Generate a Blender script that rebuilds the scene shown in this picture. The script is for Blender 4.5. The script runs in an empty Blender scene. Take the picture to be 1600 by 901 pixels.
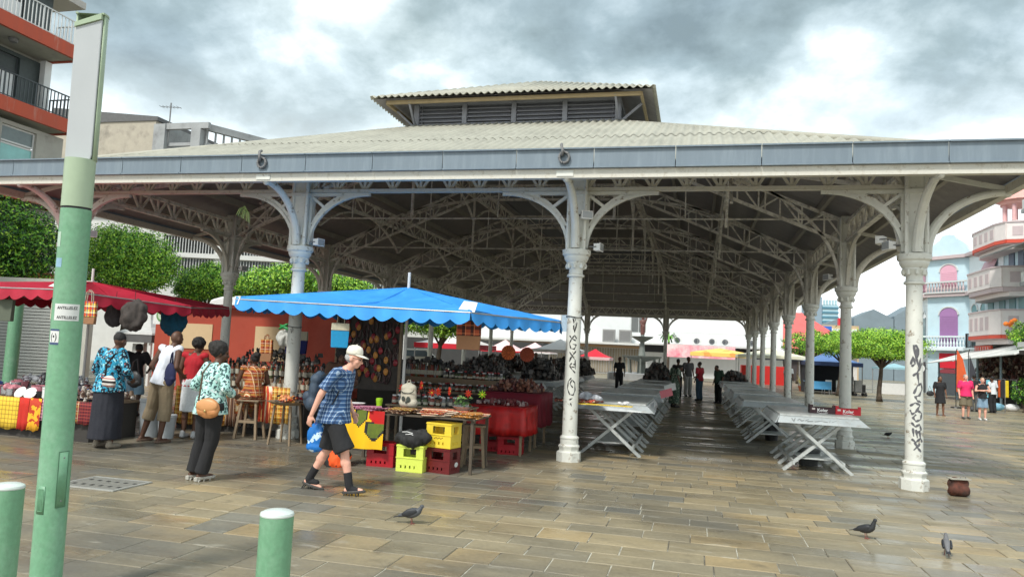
import bpy, math, random
import numpy as np
from math import sin, cos, pi, radians as R
from mathutils import Vector, Matrix
random.seed(7)
rng = np.random.default_rng(7)
SC = bpy.context.scene
COL = SC.collection

# ------------------------------------------------------------------ camera
cd = bpy.data.cameras.new('camera'); cam = bpy.data.objects.new('camera', cd); COL.objects.link(cam)
cr = Vector((0.96978, 0.23945, 0.04671)); cu = Vector((-0.02517, -0.09222, 0.99542)); cf = Vector((-0.24266, 0.96652, 0.08341))
m = Matrix((cr, cu, -cf)).transposed().to_4x4(); m.translation = Vector((2.0015, -12.3139, 1.75))
cam.matrix_world = m
cd.sensor_width = 36; cd.lens = 26.22; cd.clip_start = .05; cd.clip_end = 3000
SC.camera = cam

# ------------------------------------------------------------------ world: cloudy daylight sky
W = bpy.data.worlds.new('World'); SC.world = W; W.use_nodes = True
SUN_EL, SUN_AZ = 50, 198          # azimuth measured from +Y towards +X
def setup_world():
    nt = W.node_tree; N = nt.nodes; L = nt.links; N.clear()
    out = N.new('ShaderNodeOutputWorld')
    sky = N.new('ShaderNodeTexSky'); sky.sky_type = 'NISHITA'; sky.sun_disc = False
    sky.sun_elevation = R(SUN_EL); sky.sun_rotation = R(SUN_AZ); sky.air_density = 1.0; sky.dust_density = 2.0
    b1 = N.new('ShaderNodeBackground'); b1.inputs[1].default_value = .12; L.new(sky.outputs[0], b1.inputs[0])
    tc = N.new('ShaderNodeTexCoord'); sep = N.new('ShaderNodeSeparateXYZ'); L.new(tc.outputs['Generated'], sep.inputs[0])
    def M(op, a, b=None, c=None, clamp=False):
        n = N.new('ShaderNodeMath'); n.operation = op; n.use_clamp = clamp
        for i, v in enumerate((a, b, c)):
            if v is None: continue
            if isinstance(v, (int, float)): n.inputs[i].default_value = v
            else: L.new(v, n.inputs[i])
        return n.outputs[0]
    z = M('MAXIMUM', sep.outputs[2], 0.0)
    den = M('ADD', z, .42)
    px = M('DIVIDE', sep.outputs[0], den); py = M('DIVIDE', sep.outputs[1], den)
    cmb = N.new('ShaderNodeCombineXYZ'); L.new(px, cmb.inputs[0]); L.new(py, cmb.inputs[1])
    def noise(scale, det, rough, off, dist=0.0):
        mp = N.new('ShaderNodeMapping'); mp.inputs['Location'].default_value = off; L.new(cmb.outputs[0], mp.inputs[0])
        n = N.new('ShaderNodeTexNoise'); n.inputs['Scale'].default_value = scale; n.inputs['Detail'].default_value = det
        n.inputs['Roughness'].default_value = rough; n.inputs['Distortion'].default_value = dist; L.new(mp.outputs[0], n.inputs[0]); return n.outputs[0]
    big = noise(1.9, 4, .5, (CLX, CLY, 0), .15)
    fine = noise(5.5, 7, .6, (7.1, 2.2, 0), .1)
    s = M('ADD', M('MULTIPLY', M('MULTIPLY_ADD', M('SUBTRACT', big, .5), 1.35, .5), .66), M('MULTIPLY', M('MULTIPLY_ADD', M('SUBTRACT', fine, .5), 1.3, .5), .34))
    rp = N.new('ShaderNodeValToRGB'); e = rp.color_ramp.elements
    e[0].position = .36; e[0].color = (.135, .178, .19, 1); e[1].position = .72; e[1].color = (.98, 1.01, 1.0, 1)
    a = e.new(.455); a.color = (.22, .28, .292, 1); a = e.new(.535); a.color = (.38, .45, .462, 1); a = e.new(.60); a.color = (.60, .665, .67, 1)
    L.new(s, rp.inputs[0])
    # brighter, thinner cloud towards the horizon
    hz = N.new('ShaderNodeMapRange'); hz.inputs[1].default_value = .02; hz.inputs[2].default_value = .36; hz.inputs[3].default_value = 1; hz.inputs[4].default_value = 0; L.new(z, hz.inputs[0])
    mx = N.new('ShaderNodeMix'); mx.data_type = 'RGBA'; L.new(M('POWER', hz.outputs[0], 1.4), mx.inputs[0]); L.new(rp.outputs[0], mx.inputs[6]); mx.inputs[7].default_value = (.95, .98, .98, 1)
    b2 = N.new('ShaderNodeBackground'); L.new(mx.outputs[2], b2.inputs[0]); b2.inputs[1].default_value = 1.0
    ms = N.new('ShaderNodeMixShader')
    cov = N.new('ShaderNodeMapRange'); cov.inputs[1].default_value = .3; cov.inputs[2].default_value = .75; cov.inputs[3].default_value = .97; cov.inputs[4].default_value = .80; L.new(fine, cov.inputs[0])
    L.new(cov.outputs[0], ms.inputs[0]); L.new(b1.outputs[0], ms.inputs[1]); L.new(b2.outputs[0], ms.inputs[2]); L.new(ms.outputs[0], out.inputs[0])
CLX, CLY = 3.0, 1.0
setup_world()
sd = bpy.data.lights.new('sun', 'SUN'); sd.energy = 1.6; sd.angle = R(10); sd.color = (1, .965, .9)
so = bpy.data.objects.new('sun', sd); COL.objects.link(so)
sdir = Vector((sin(R(SUN_AZ))*cos(R(SUN_EL)), cos(R(SUN_AZ))*cos(R(SUN_EL)), sin(R(SUN_EL))))
so.rotation_euler = sdir.to_track_quat('Z', 'Y').to_euler()
SC.view_settings.view_transform = 'Standard'; SC.view_settings.look = 'None'; SC.view_settings.gamma = 1
SC.view_settings.exposure = 1.08

# ------------------------------------------------------------------ helpers
MC = {}
def mat(name, col, rough=.6, var=.12, scale=6, bump=0.0, metal=0.0, col2=None, amt=.5, s2=2.0, attr=False, streak=False, spec=.5, emis=0, alpha=1, trans=0, sharp=.12, objvar=0, coat=0):
    """procedural material: base colour broken by noise, optional second colour in patches, noise bump"""
    if name in MC: return MC[name]
    mt = bpy.data.materials.new(name); mt.use_nodes = True; nt = mt.node_tree; N = nt.nodes; L = nt.links
    b = N['Principled BSDF']; b.inputs['Metallic'].default_value = metal; b.inputs['Specular IOR Level'].default_value = spec
    if coat: b.inputs['Coat Weight'].default_value = coat
    geo = N.new('ShaderNodeNewGeometry') if not objvar else None
    tc = N.new('ShaderNodeTexCoord'); vec = tc.outputs['Object']
    n1 = N.new('ShaderNodeTexNoise'); n1.inputs['Scale'].default_value = scale; n1.inputs['Detail'].default_value = 6; n1.inputs['Roughness'].default_value = .6
    if streak:
        mp = N.new('ShaderNodeMapping'); mp.inputs['Scale'].default_value = (1, 1, .12); L.new(vec, mp.inputs[0]); L.new(mp.outputs[0], n1.inputs[0])
    else: L.new(vec, n1.inputs[0])
    c = N.new('ShaderNodeRGB'); c.outputs[0].default_value = (*col, 1); cur = c.outputs[0]
    if attr:
        at = N.new('ShaderNodeAttribute'); at.attribute_name = 'Col'; cur = at.outputs[0]
    if col2:
        n2 = N.new('ShaderNodeTexNoise'); n2.inputs['Scale'].default_value = s2; n2.inputs['Detail'].default_value = 8; n2.inputs['Roughness'].default_value = .7
        if streak: L.new(mp.outputs[0], n2.inputs[0])
        else: L.new(vec, n2.inputs[0])
        r = N.new('ShaderNodeMapRange'); r.inputs[1].default_value = 1-amt-sharp+(-.0); r.inputs[2].default_value = 1-amt+sharp; L.new(n2.outputs[0], r.inputs[0])
        x = N.new('ShaderNodeMix'); x.data_type = 'RGBA'; L.new(r.outputs[0], x.inputs[0]); L.new(cur, x.inputs[6]); x.inputs[7].default_value = (*col2, 1); cur = x.outputs[2]
    hs = N.new('ShaderNodeHueSaturation'); L.new(cur, hs.inputs['Color'])
    mr = N.new('ShaderNodeMapRange'); mr.inputs[1].default_value = .25; mr.inputs[2].default_value = .75; mr.inputs[3].default_value = 1-var; mr.inputs[4].default_value = 1+var; L.new(n1.outputs[0], mr.inputs[0])
    if objvar:
        oi = N.new('ShaderNodeObjectInfo'); mm = N.new('ShaderNodeMapRange'); mm.inputs[3].default_value = 1-objvar; mm.inputs[4].default_value = 1+objvar; L.new(oi.outputs['Random'], mm.inputs[0])
        mu = N.new('ShaderNodeMath'); mu.operation = 'MULTIPLY'; L.new(mr.outputs[0], mu.inputs[0]); L.new(mm.outputs[0], mu.inputs[1]); L.new(mu.outputs[0], hs.inputs['Value'])
    else: L.new(mr.outputs[0], hs.inputs['Value'])
    L.new(hs.outputs[0], b.inputs['Base Color'])
    rr = N.new('ShaderNodeMapRange'); rr.inputs[1].default_value = .3; rr.inputs[2].default_value = .7; rr.inputs[3].default_value = max(.03, rough-.1); rr.inputs[4].default_value = min(1, rough+.1); L.new(n1.outputs[0], rr.inputs[0]); L.new(rr.outputs[0], b.inputs['Roughness'])
    if bump:
        bp = N.new('ShaderNodeBump'); bp.inputs['Strength'].default_value = bump; bp.inputs['Distance'].default_value = .01; L.new(n1.outputs[0], bp.inputs['Height']); L.new(bp.outputs[0], b.inputs['Normal'])
    if emis: L.new(hs.outputs[0], b.inputs['Emission Color']); b.inputs['Emission Strength'].default_value = emis
    if trans: b.inputs['Transmission Weight'].default_value = trans
    MC[name] = mt; return mt

def plaid(name, base, lines, rough=.8, size=.06, coord='Object'):
    """woven check: lines = [(axis, period, phase, width, colour, strength)]"""
    if name in MC: return MC[name]
    mt = bpy.data.materials.new(name); mt.use_nodes = True; nt = mt.node_tree; N = nt.nodes; L = nt.links
    b = N['Principled BSDF']; b.inputs['Roughness'].default_value = rough
    tc = N.new('ShaderNodeTexCoord'); sp = N.new('ShaderNodeSeparateXYZ'); L.new(tc.outputs[coord], sp.inputs[0])
    su = N.new('ShaderNodeMath'); su.operation = 'ADD'; L.new(sp.outputs[0], su.inputs[0]); L.new(sp.outputs[1], su.inputs[1])
    c = N.new('ShaderNodeRGB'); c.outputs[0].default_value = (*base, 1); cur = c.outputs[0]
    for ax, per, ph, w, colr, st in lines:
        src = {'x': su.outputs[0], 'z': sp.outputs[2], 'X': sp.outputs[0], 'Y': sp.outputs[1]}[ax]
        a = N.new('ShaderNodeMath'); a.operation = 'MULTIPLY_ADD'; L.new(src, a.inputs[0]); a.inputs[1].default_value = 1/per; a.inputs[2].default_value = ph+50
        f = N.new('ShaderNodeMath'); f.operation = 'FRACT'; L.new(a.outputs[0], f.inputs[0])
        l = N.new('ShaderNodeMath'); l.operation = 'LESS_THAN'; L.new(f.outputs[0], l.inputs[0]); l.inputs[1].default_value = w
        q = N.new('ShaderNodeMath'); q.operation = 'MULTIPLY'; L.new(l.outputs[0], q.inputs[0]); q.inputs[1].default_value = st
        x = N.new('ShaderNodeMix'); x.data_type = 'RGBA'; L.new(q.outputs[0], x.inputs[0]); L.new(cur, x.inputs[6]); x.inputs[7].default_value = (*colr, 1); cur = x.outputs[2]
    L.new(cur, b.inputs['Base Color']); MC[name] = mt; return mt

def spots(name, base, cols, scale=30, thr=.5, rough=.8, kind='noise'):
    """printed cloth: blotches of several colours over a base colour"""
    if name in MC: return MC[name]
    mt = bpy.data.materials.new(name); mt.use_nodes = True; nt = mt.node_tree; N = nt.nodes; L = nt.links
    b = N['Principled BSDF']; b.inputs['Roughness'].default_value = rough
    tc = N.new('ShaderNodeTexCoord'); cur = None
    c = N.new('ShaderNodeRGB'); c.outputs[0].default_value = (*base, 1); cur = c.outputs[0]
    for i, (colr, sc, t) in enumerate(cols):
        mp = N.new('ShaderNodeMapping'); mp.inputs['Location'].default_value = (i*3.7, i*1.3, i*2.1); L.new(tc.outputs['Object'], mp.inputs[0])
        if kind == 'voronoi':
            n = N.new('ShaderNodeTexVoronoi'); n.inputs['Scale'].default_value = sc; L.new(mp.outputs[0], n.inputs[0]); o = n.outputs['Distance']
            l = N.new('ShaderNodeMath'); l.operation = 'LESS_THAN'
        else:
            n = N.new('ShaderNodeTexNoise'); n.inputs['Scale'].default_value = sc; n.inputs['Detail'].default_value = 2; L.new(mp.outputs[0], n.inputs[0]); o = n.outputs[0]
            l = N.new('ShaderNodeMath'); l.operation = 'GREATER_THAN'
        L.new(o, l.inputs[0]); l.inputs[1].default_value = t
        x = N.new('ShaderNodeMix'); x.data_type = 'RGBA'; L.new(l.outputs[0], x.inputs[0]); L.new(cur, x.inputs[6]); x.inputs[7].default_value = (*colr, 1); cur = x.outputs[2]
    L.new(cur, b.inputs['Base Color']); MC[name] = mt; return mt

class MB:
    """collects faces, builds ONE mesh object"""
    def __init__(s): s.v = []; s.f = []; s.m = []; s.cur = 0; s.T = None
    def add(s, vs, fs):
        o = len(s.v)
        if s.T is not None: vs = [s.T @ Vector(p) for p in vs]
        s.v += [tuple(p) for p in vs]; s.f += [tuple(i+o for i in f) for f in fs]; s.m += [s.cur]*len(fs); return s
    def box(s, x0, x1, y0, y1, z0, z1):
        return s.add([(x0,y0,z0),(x1,y0,z0),(x1,y1,z0),(x0,y1,z0),(x0,y0,z1),(x1,y0,z1),(x1,y1,z1),(x0,y1,z1)],
                     [(3,2,1,0),(4,5,6,7),(0,1,5,4),(1,2,6,5),(2,3,7,6),(3,0,4,7)])
    def taper(s, c, wx, wy, h, kx=.8, ky=.8):
        x, y, z = c; a, b = wx/2, wy/2; p, q = a*kx, b*ky
        return s.add([(x-a,y-b,z),(x+a,y-b,z),(x+a,y+b,z),(x-a,y+b,z),(x-p,y-q,z+h),(x+p,y-q,z+h),(x+p,y+q,z+h),(x-p,y+q,z+h)],
                     [(3,2,1,0),(4,5,6,7),(0,1,5,4),(1,2,6,5),(2,3,7,6),(3,0,4,7)])
    def beam(s, p, q, w=.05, h=.05, up=(0,0,1)):
        p = Vector(p); q = Vector(q); d = (q-p)
        if d.length < 1e-6: return s
        d.normalize(); u = Vector(up)
        if abs(d.dot(u)) > .98: u = Vector((1,0,0)) if abs(d.x) < .9 else Vector((0,1,0))
        a = d.cross(u).normalized()*w/2; b = a.cross(d).normalized()*h/2
        vs = [p-a-b,p+a-b,p+a+b,p-a+b,q-a-b,q+a-b,q+a+b,q-a+b]
        return s.add(vs, [(3,2,1,0),(4,5,6,7),(0,1,5,4),(1,2,6,5),(2,3,7,6),(3,0,4,7)])
    def path(s, pts, w, h, up=(0,0,1), closed=False):
        """rectangular bar swept along points; 'up' = normal of the plane the curve lies in gives width"""
        pts = [Vector(p) for p in pts]; u = Vector(up).normalized(); rings = []; n = len(pts)
        for i, p in enumerate(pts):
            d = (pts[(i+1) % n] - pts[i-1]) if closed else (pts[min(i+1, n-1)] - pts[max(i-1, 0)])
            d.normalize(); a = d.cross(u).normalized()*h/2; b = u*w/2
            rings.append([p-a-b,p+a-b,p+a+b,p-a+b])
        vs = [q for r in rings for q in r]; fs = []
        for i in range(n if closed else n-1):
            o = 4*i; t = 4*((i+1) % n)
            for k in range(4): fs.append((o+k, o+(k+1)%4, t+(k+1)%4, t+k))
        if not closed: fs += [(3,2,1,0), tuple(4*(n-1)+k for k in range(4))]
        return s.add(vs, fs)
    def tube(s, pts, r, n=8, closed=False):
        pts = [Vector(p) for p in pts]; k = len(pts); rs = r if isinstance(r, (list, tuple)) else [r]*k
        vs = []; fs = []; ref = None
        for i, p in enumerate(pts):
            d = (pts[(i+1) % k] - pts[i-1]) if closed else (pts[min(i+1, k-1)] - pts[max(i-1, 0)])
            if d.length < 1e-7: d = Vector((0,0,1))
            d.normalize()
            if ref is None: ref = Vector((0,0,1)) if abs(d.z) < .9 else Vector((1,0,0))
            a = d.cross(ref)
            if a.length < 1e-4: a = d.orthogonal()
            a.normalize(); b = d.cross(a).normalized(); ref = (-b).cross(Vector((0,0,0))) if False else ref
            for j in range(n):
                t = 2*pi*j/n; vs.append(p+(a*cos(t)+b*sin(t))*rs[i])
        for i in range(k if closed else k-1):
            for j in range(n):
                i2 = (i+1) % k; fs.append((i*n+j, i*n+(j+1)%n, i2*n+(j+1)%n, i2*n+j))
        if not closed: fs += [tuple(range(n))[::-1], tuple((k-1)*n+j for j in range(n))]
        return s.add(vs, fs)
    def lathe(s, prof, n=16, c=(0,0,0), rx=1, ry=1, caps=True, a0=0):
        x, y, z = c; vs = []; fs = []; k = len(prof)
        for r, h in prof:
            for j in range(n): t = 2*pi*j/n+a0; vs.append((x+r*rx*cos(t), y+r*ry*sin(t), z+h))
        for i in range(k-1):
            for j in range(n): fs.append((i*n+j, i*n+(j+1)%n, (i+1)*n+(j+1)%n, (i+1)*n+j))
        if caps: fs += [tuple(range(n))[::-1], tuple((k-1)*n+j for j in range(n))]
        return s.add(vs, fs)
    def ell(s, c, rx, ry, rz, n=10, k=6, rot=None):
        vs = []; fs = []; M3 = rot or Matrix.Identity(3); c = Vector(c)
        for i in range(1, k):
            a = pi*i/k
            for j in range(n): t = 2*pi*j/n; vs.append(c+M3 @ Vector((rx*sin(a)*cos(t), ry*sin(a)*sin(t), rz*cos(a))))
        vs += [c+M3 @ Vector((0,0,rz)), c+M3 @ Vector((0,0,-rz))]; T = len(vs)-2
        for i in range(k-2):
            for j in range(n): fs.append((i*n+j, (i+1)*n+j, (i+1)*n+(j+1)%n, i*n+(j+1)%n))
        for j in range(n): fs.append((T, j, (j+1)%n)); fs.append((T+1, (k-2)*n+(j+1)%n, (k-2)*n+j))
        return s.add(vs, fs)
    def poly(s, pts, ext):
        """flat outline extruded by vector ext"""
        pts = [Vector(p) for p in pts]; n = len(pts); e = Vector(ext)
        fs = [tuple(range(n))[::-1], tuple(range(n, 2*n))]+[(i, (i+1)%n, n+(i+1)%n, n+i) for i in range(n)]
        return s.add(pts+[p+e for p in pts], fs)
    def grid(s, P):
        """P[i][j] -> point; open sheet"""
        a = len(P); b = len(P[0]); vs = [q for r in P for q in r]
        return s.add(vs, [(i*b+j, i*b+j+1, (i+1)*b+j+1, (i+1)*b+j) for i in range(a-1) for j in range(b-1)])
    def mesh(s, name, mats, smooth=False):
        me = bpy.data.meshes.new(name); me.from_pydata(s.v, [], s.f)
        ml = mats if isinstance(mats, (list, tuple)) else [mats]
        for q in ml: me.materials.append(q)
        if len(ml) > 1: me.polygons.foreach_set('material_index', s.m)
        if smooth: me.polygons.foreach_set('use_smooth', [True]*len(me.polygons))
        me.update(); return me
    def build(s, name, mats, parent=None, smooth=False, bevel=0, solid=0, loc=None, auto=False):
        o = bpy.data.objects.new(name, s.mesh(name, mats, smooth or auto)); COL.objects.link(o)
        if parent is not None: o.parent = parent
        if loc is not None: o.location = loc
        if solid: q = o.modifiers.new('s', 'SOLIDIFY'); q.thickness = solid; q.offset = 0
        if bevel: q = o.modifiers.new('b', 'BEVEL'); q.width = bevel; q.segments = 2; q.limit_method = 'ANGLE'
        if auto:
            try: o.data.set_sharp_from_angle(angle=R(35))
            except Exception: pass
        return o
def tag(o, label=None, cat=None, group=None, kind=None):
    if label: o['label'] = label
    if cat: o['category'] = cat
    if group: o['group'] = group
    if kind: o['kind'] = kind
    return o
def thing(name, label, cat, loc=(0,0,0), rz=0, group=None):
    o = bpy.data.objects.new(name, None); o.empty_display_size = .2; COL.objects.link(o); o.location = loc; o.rotation_euler = (0,0,rz)
    return tag(o, label, cat, group)
KIDS = {}
def kids(o): return [c for c in COL.objects if c.parent == o]
def copy_tree(o, loc, rz, label=None, scale=None, _ch=None):
    """a copy of a thing with copies of its parts and sub-parts (mesh data shared)"""
    allo = list(COL.objects); ch = {}
    for q in allo:
        if q.parent: ch.setdefault(q.parent, []).append(q)
    def rec(a, par):
        b = a.copy(); COL.objects.link(b)
        if par is not None: b.parent = par
        for q in ch.get(a, []): rec(q, b)
        return b
    r = rec(o, None); r.location = loc; r.rotation_euler = (0,0,rz)
    if label: r['label'] = label
    if scale: r.scale = (scale,)*3
    return r
def text_mesh(body, size, name, m, parent, M4, ext=.002, align='CENTER', bold=0, kind=None):
    """real lettering as a thin raised mesh"""
    cu_ = bpy.data.curves.new(name, 'FONT'); cu_.body = body; cu_.size = size; cu_.extrude = ext; cu_.align_x = align; cu_.align_y = 'CENTER'; cu_.offset = bold; cu_.resolution_u = 2
    to = bpy.data.objects.new(name, cu_); COL.objects.link(to)
    dg = bpy.context.evaluated_depsgraph_get(); me = bpy.data.meshes.new_from_object(to.evaluated_get(dg)); bpy.data.objects.remove(to)
    me.materials.clear(); me.materials.append(m); me.transform(M4)
    o = bpy.data.objects.new(name, me); COL.objects.link(o)
    if parent is not None: o.parent = parent
    return o
def face_cam(x, y, z, rz=0, rx=pi/2): return Matrix.Translation((x,y,z)) @ Matrix.Rotation(rz, 4, 'Z') @ Matrix.Rotation(rx, 4, 'X')

# ------------------------------------------------------------------ shared materials
def hexc(r, g, b): # sRGB 0-255 -> linear
    return tuple(((c/255)/12.92 if c/255 <= .04045 else ((c/255+.055)/1.055)**2.4) for c in (r, g, b))
PAINT = mat('cream_paint', (.60,.58,.51), .5, .1, 9, .15, col2=(.30,.26,.19), amt=.36, s2=9)
PAINTW = mat('white_column_paint', (.66,.665,.61), .45, .08, 8, .12, col2=(.25,.20,.14), amt=.385, s2=7, sharp=.04)
IRON = mat('grey_beige_iron_paint', (.80,.775,.71), .6, .15, 6, .1, col2=(.2,.18,.15), amt=.4, s2=5)
ZINC = mat('zinc_fascia', (.165,.21,.25), .42, .08, 5, .08, col2=(.21,.26,.30), amt=.42, s2=9, streak=True, objvar=.025)
SHEET = mat('fibre_cement_roof', (.40,.39,.325), .75, .08, 3, .1, col2=(.31,.30,.25), amt=.42, s2=1.3, objvar=.04)
SHEETUND = mat('dark_roof_boarding', (.30,.285,.29), .85, .2, 5, .1)
LOUV = mat('blue_grey_louvre', (.26,.27,.30), .6, .15, 5)
BLACK = mat('black_plastic', (.015,.015,.016), .5, .1)
DARK = mat('dark_shadow_cloth', (.03,.03,.032), .9, .2)
WHITE = mat('white_paint', (.75,.75,.73), .5, .05)
GREEN = mat('green_street_paint', (.150,.335,.195), .42, .13, 30, .2, col2=(.21,.39,.25), amt=.42, s2=6)
STEELG = mat('grey_table_paint', (.47,.495,.48), .36, .12, 8, .1, col2=(.22,.22,.2), amt=.38, s2=10)
WOOD = mat('weathered_wood', (.26,.19,.12), .7, .2, 14, .2)
def fabric(name, c, var=.12): return mat(name, c, .85, var, 30, .25)
# ------------------------------------------------------------------ ground
GX0, GX1, GY0, GY1 = -24, 34, -10.5, 44
def slab_mat(tiles):
    mt = bpy.data.materials.new('stone_paving_far' if tiles else 'stone_slab'); mt.use_nodes = True; nt = mt.node_tree; N = nt.nodes; L = nt.links
    b = N['Principled BSDF']; tc = N.new('ShaderNodeTexCoord'); geo = N.new('ShaderNodeNewGeometry'); pos = geo.outputs['Position']
    def nz(scale, det, off=(0,0,0), sc=(1,1,1)):
        mp = N.new('ShaderNodeMapping'); mp.inputs['Location'].default_value = off; mp.inputs['Scale'].default_value = sc; L.new(pos, mp.inputs[0])
        n = N.new('ShaderNodeTexNoise'); n.inputs['Scale'].default_value = scale; n.inputs['Detail'].default_value = det; n.inputs['Roughness'].default_value = .62; L.new(mp.outputs[0], n.inputs[0]); return n.outputs[0]
    def mixc(f, a, c):
        x = N.new('ShaderNodeMix'); x.data_type = 'RGBA'; L.new(f, x.inputs[0])
        for k, v in ((6, a), (7, c)):
            if isinstance(v, tuple): x.inputs[k].default_value = (*v, 1)
            else: L.new(v, x.inputs[k])
        return x.outputs[2]
    def mr(v, a, b_, c=0, d=1):
        n = N.new('ShaderNodeMapRange'); n.inputs[1].default_value = a; n.inputs[2].default_value = b_; n.inputs[3].default_value = c; n.inputs[4].default_value = d; L.new(v, n.inputs[0]); return n.outputs[0]
    if tiles:
        br = N.new('ShaderNodeTexBrick'); br.inputs['Scale'].default_value = 1; br.inputs['Brick Width'].default_value = .55; br.inputs['Row Height'].default_value = .34; br.inputs['Mortar Size'].default_value = .006
        br.inputs['Color1'].default_value = (.27,.235,.165,1); br.inputs['Color2'].default_value = (.33,.285,.195,1); br.inputs['Mortar'].default_value = (.35,.33,.27,1); L.new(pos, br.inputs[0]); base = br.outputs[0]
        tone = mr(nz(.6, 2), .3, .7)
    else:
        at = N.new('ShaderNodeAttribute'); at.attribute_name = 'Col'; base = at.outputs[0]
        tone = at.outputs['Alpha']
    # stains: dark grime in blotches stretched along the courses, pale dry scuffs
    g1 = mr(nz(.22, 5, (3,9,0), (1,1.5,1)), .46, .64); g2 = mr(nz(1.3, 7, (1,2,0), (1,2.2,1)), .48, .72); fine = nz(26, 5)
    c = mixc(N_mul(N, L, g1, .75), base, (.125,.122,.108)); c = mixc(N_mul(N, L, g2, .5), c, (.115,.095,.062))
    c = mixc(N_mul(N, L, mr(nz(2.1, 6, (8,1,0), (1,3,1)), .60, .74), .55), c, (.55,.52,.43))
    sx = N.new('ShaderNodeSeparateXYZ'); L.new(pos, sx.inputs[0])
    def mth(op, a, b_):
        n = N.new('ShaderNodeMath'); n.operation = op
        for k, v in enumerate((a, b_)):
            if isinstance(v, (int, float)): n.inputs[k].default_value = v
            else: L.new(v, n.inputs[k])
        return n.outputs[0]
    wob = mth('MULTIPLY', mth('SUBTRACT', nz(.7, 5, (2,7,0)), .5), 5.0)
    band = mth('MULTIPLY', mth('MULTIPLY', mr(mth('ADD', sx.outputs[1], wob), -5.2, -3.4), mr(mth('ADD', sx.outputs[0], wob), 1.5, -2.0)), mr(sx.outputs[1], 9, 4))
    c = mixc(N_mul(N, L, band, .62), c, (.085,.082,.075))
    spot = mr(nz(3.3, 7, (4,4,0)), .60, .70); c = mixc(N_mul(N, L, spot, .45), c, (.10,.085,.06))
    hs = N.new('ShaderNodeHueSaturation'); L.new(c, hs.inputs['Color']); L.new(mr(fine, .25, .75, .86, 1.14), hs.inputs['Value']); L.new(hs.outputs[0], b.inputs['Base Color'])
    wet = mr(nz(.5, 4, (5,5,0), (.6,2.6,1)), .40, .58)
    mm = N.new('ShaderNodeMath'); mm.operation = 'MULTIPLY_ADD'; L.new(wet, mm.inputs[0]); mm.inputs[1].default_value = -.38; mm.inputs[2].default_value = .72
    m2 = N.new('ShaderNodeMath'); m2.operation = 'MULTIPLY_ADD'; m2.use_clamp = True; L.new(tone, m2.inputs[0]); m2.inputs[1].default_value = -.18; L.new(mm.outputs[0], m2.inputs[2])
    m3 = N.new('ShaderNodeMath'); m3.operation = 'MAXIMUM'; L.new(m2.outputs[0], m3.inputs[0]); m3.inputs[1].default_value = .15; L.new(m3.outputs[0], b.inputs['Roughness'])
    bp = N.new('ShaderNodeBump'); bp.inputs['Strength'].default_value = .35; bp.inputs['Distance'].default_value = .006; L.new(nz(9, 6), bp.inputs['Height']); L.new(bp.outputs[0], b.inputs['Normal'])
    b.inputs['Specular IOR Level'].default_value = .45
    return mt
def N_mul(N, L, s, k):
    n = N.new('ShaderNodeMath'); n.operation = 'MULTIPLY'; L.new(s, n.inputs[0]); n.inputs[1].default_value = k; return n.outputs[0]
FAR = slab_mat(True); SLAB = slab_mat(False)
JOINT = mat('pale_mortar', (.50,.48,.40), .9, .15, 12, col2=(.10,.09,.07), amt=.52, s2=1.1, sharp=.05)
g = MB(); g.box(-700, 700, -60, 900, -1, -.03); ground = g.build('ground', FAR); tag(ground, kind='structure')
gj = MB(); gj.add([(GX0,GY0,-.006),(GX1,GY0,-.006),(GX1,GY1,-.006),(GX0,GY1,-.006)], [(0,1,2,3)]); tag(gj.build('mortar_bed', JOINT), kind='structure')
skirt = MB()
for a in ((-700,GX0,-60,900),(GX1,700,-60,900),(GX0,GX1,-60,GY0),(GX0,GX1,GY1,900)): skirt.add([(a[0],a[2],-.002),(a[1],a[2],-.002),(a[1],a[3],-.002),(a[0],a[3],-.002)], [(0,1,2,3)])
tag(skirt.build('square_paving', FAR), kind='structure')
cr_ = random.Random(5); slabs = []
y = GY0
while y < GY1-.3:
    w = cr_.choice([.28,.33,.33,.37,.42]); x = GX0 - cr_.random()*.6
    while x < GX1:
        l = cr_.choice([.40,.46,.5,.55,.62,.74])
        t = cr_.random()
        if t < .34: col = (.33,.275,.175)
        elif t < .60: col = (.29,.25,.17)
        elif t < .80: col = (.38,.31,.19)
        elif t < .92: col = (.42,.32,.175)
        else: col = (.24,.225,.18)
        k = cr_.uniform(.84, 1.0); col = tuple(q*k for q in col)
        slabs.append((x, min(x+l, GX1), y, min(y+w, GY1), cr_.uniform(-.0015,.002), cr_.uniform(-.0012,.0012), col, cr_.random())); x += l
    y += w
MANH = (-5.0,-4.2,-5.22,-4.6)
def slab_geo(lst):
    V = []; F = []; C = []
    for (x0,x1,y0,y1,dz,tl,col,tn) in lst:
        gp = cr_.uniform(.003,.006); a, b_, c, d_ = x0+gp, x1-gp, y0+gp, y1-gp; o = len(V); e = .005
        V += [(a,c,-.02),(b_,c,-.02),(b_,d_,-.02),(a,d_,-.02),(a,c,dz-e-tl),(b_,c,dz-e+tl),(b_,d_,dz-e+tl),(a,d_,dz-e-tl),(a+e,c+e,dz-tl),(b_-e,c+e,dz+tl),(b_-e,d_-e,dz+tl),(a+e,d_-e,dz-tl)]
        F += [(o+0,o+1,o+5,o+4),(o+1,o+2,o+6,o+5),(o+2,o+3,o+7,o+6),(o+3,o+0,o+4,o+7),(o+4,o+5,o+9,o+8),(o+5,o+6,o+10,o+9),(o+6,o+7,o+11,o+10),(o+7,o+4,o+8,o+11),(o+8,o+9,o+10,o+11)]
        C += [(*col, tn)]*12
    return V, F, C
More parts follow.
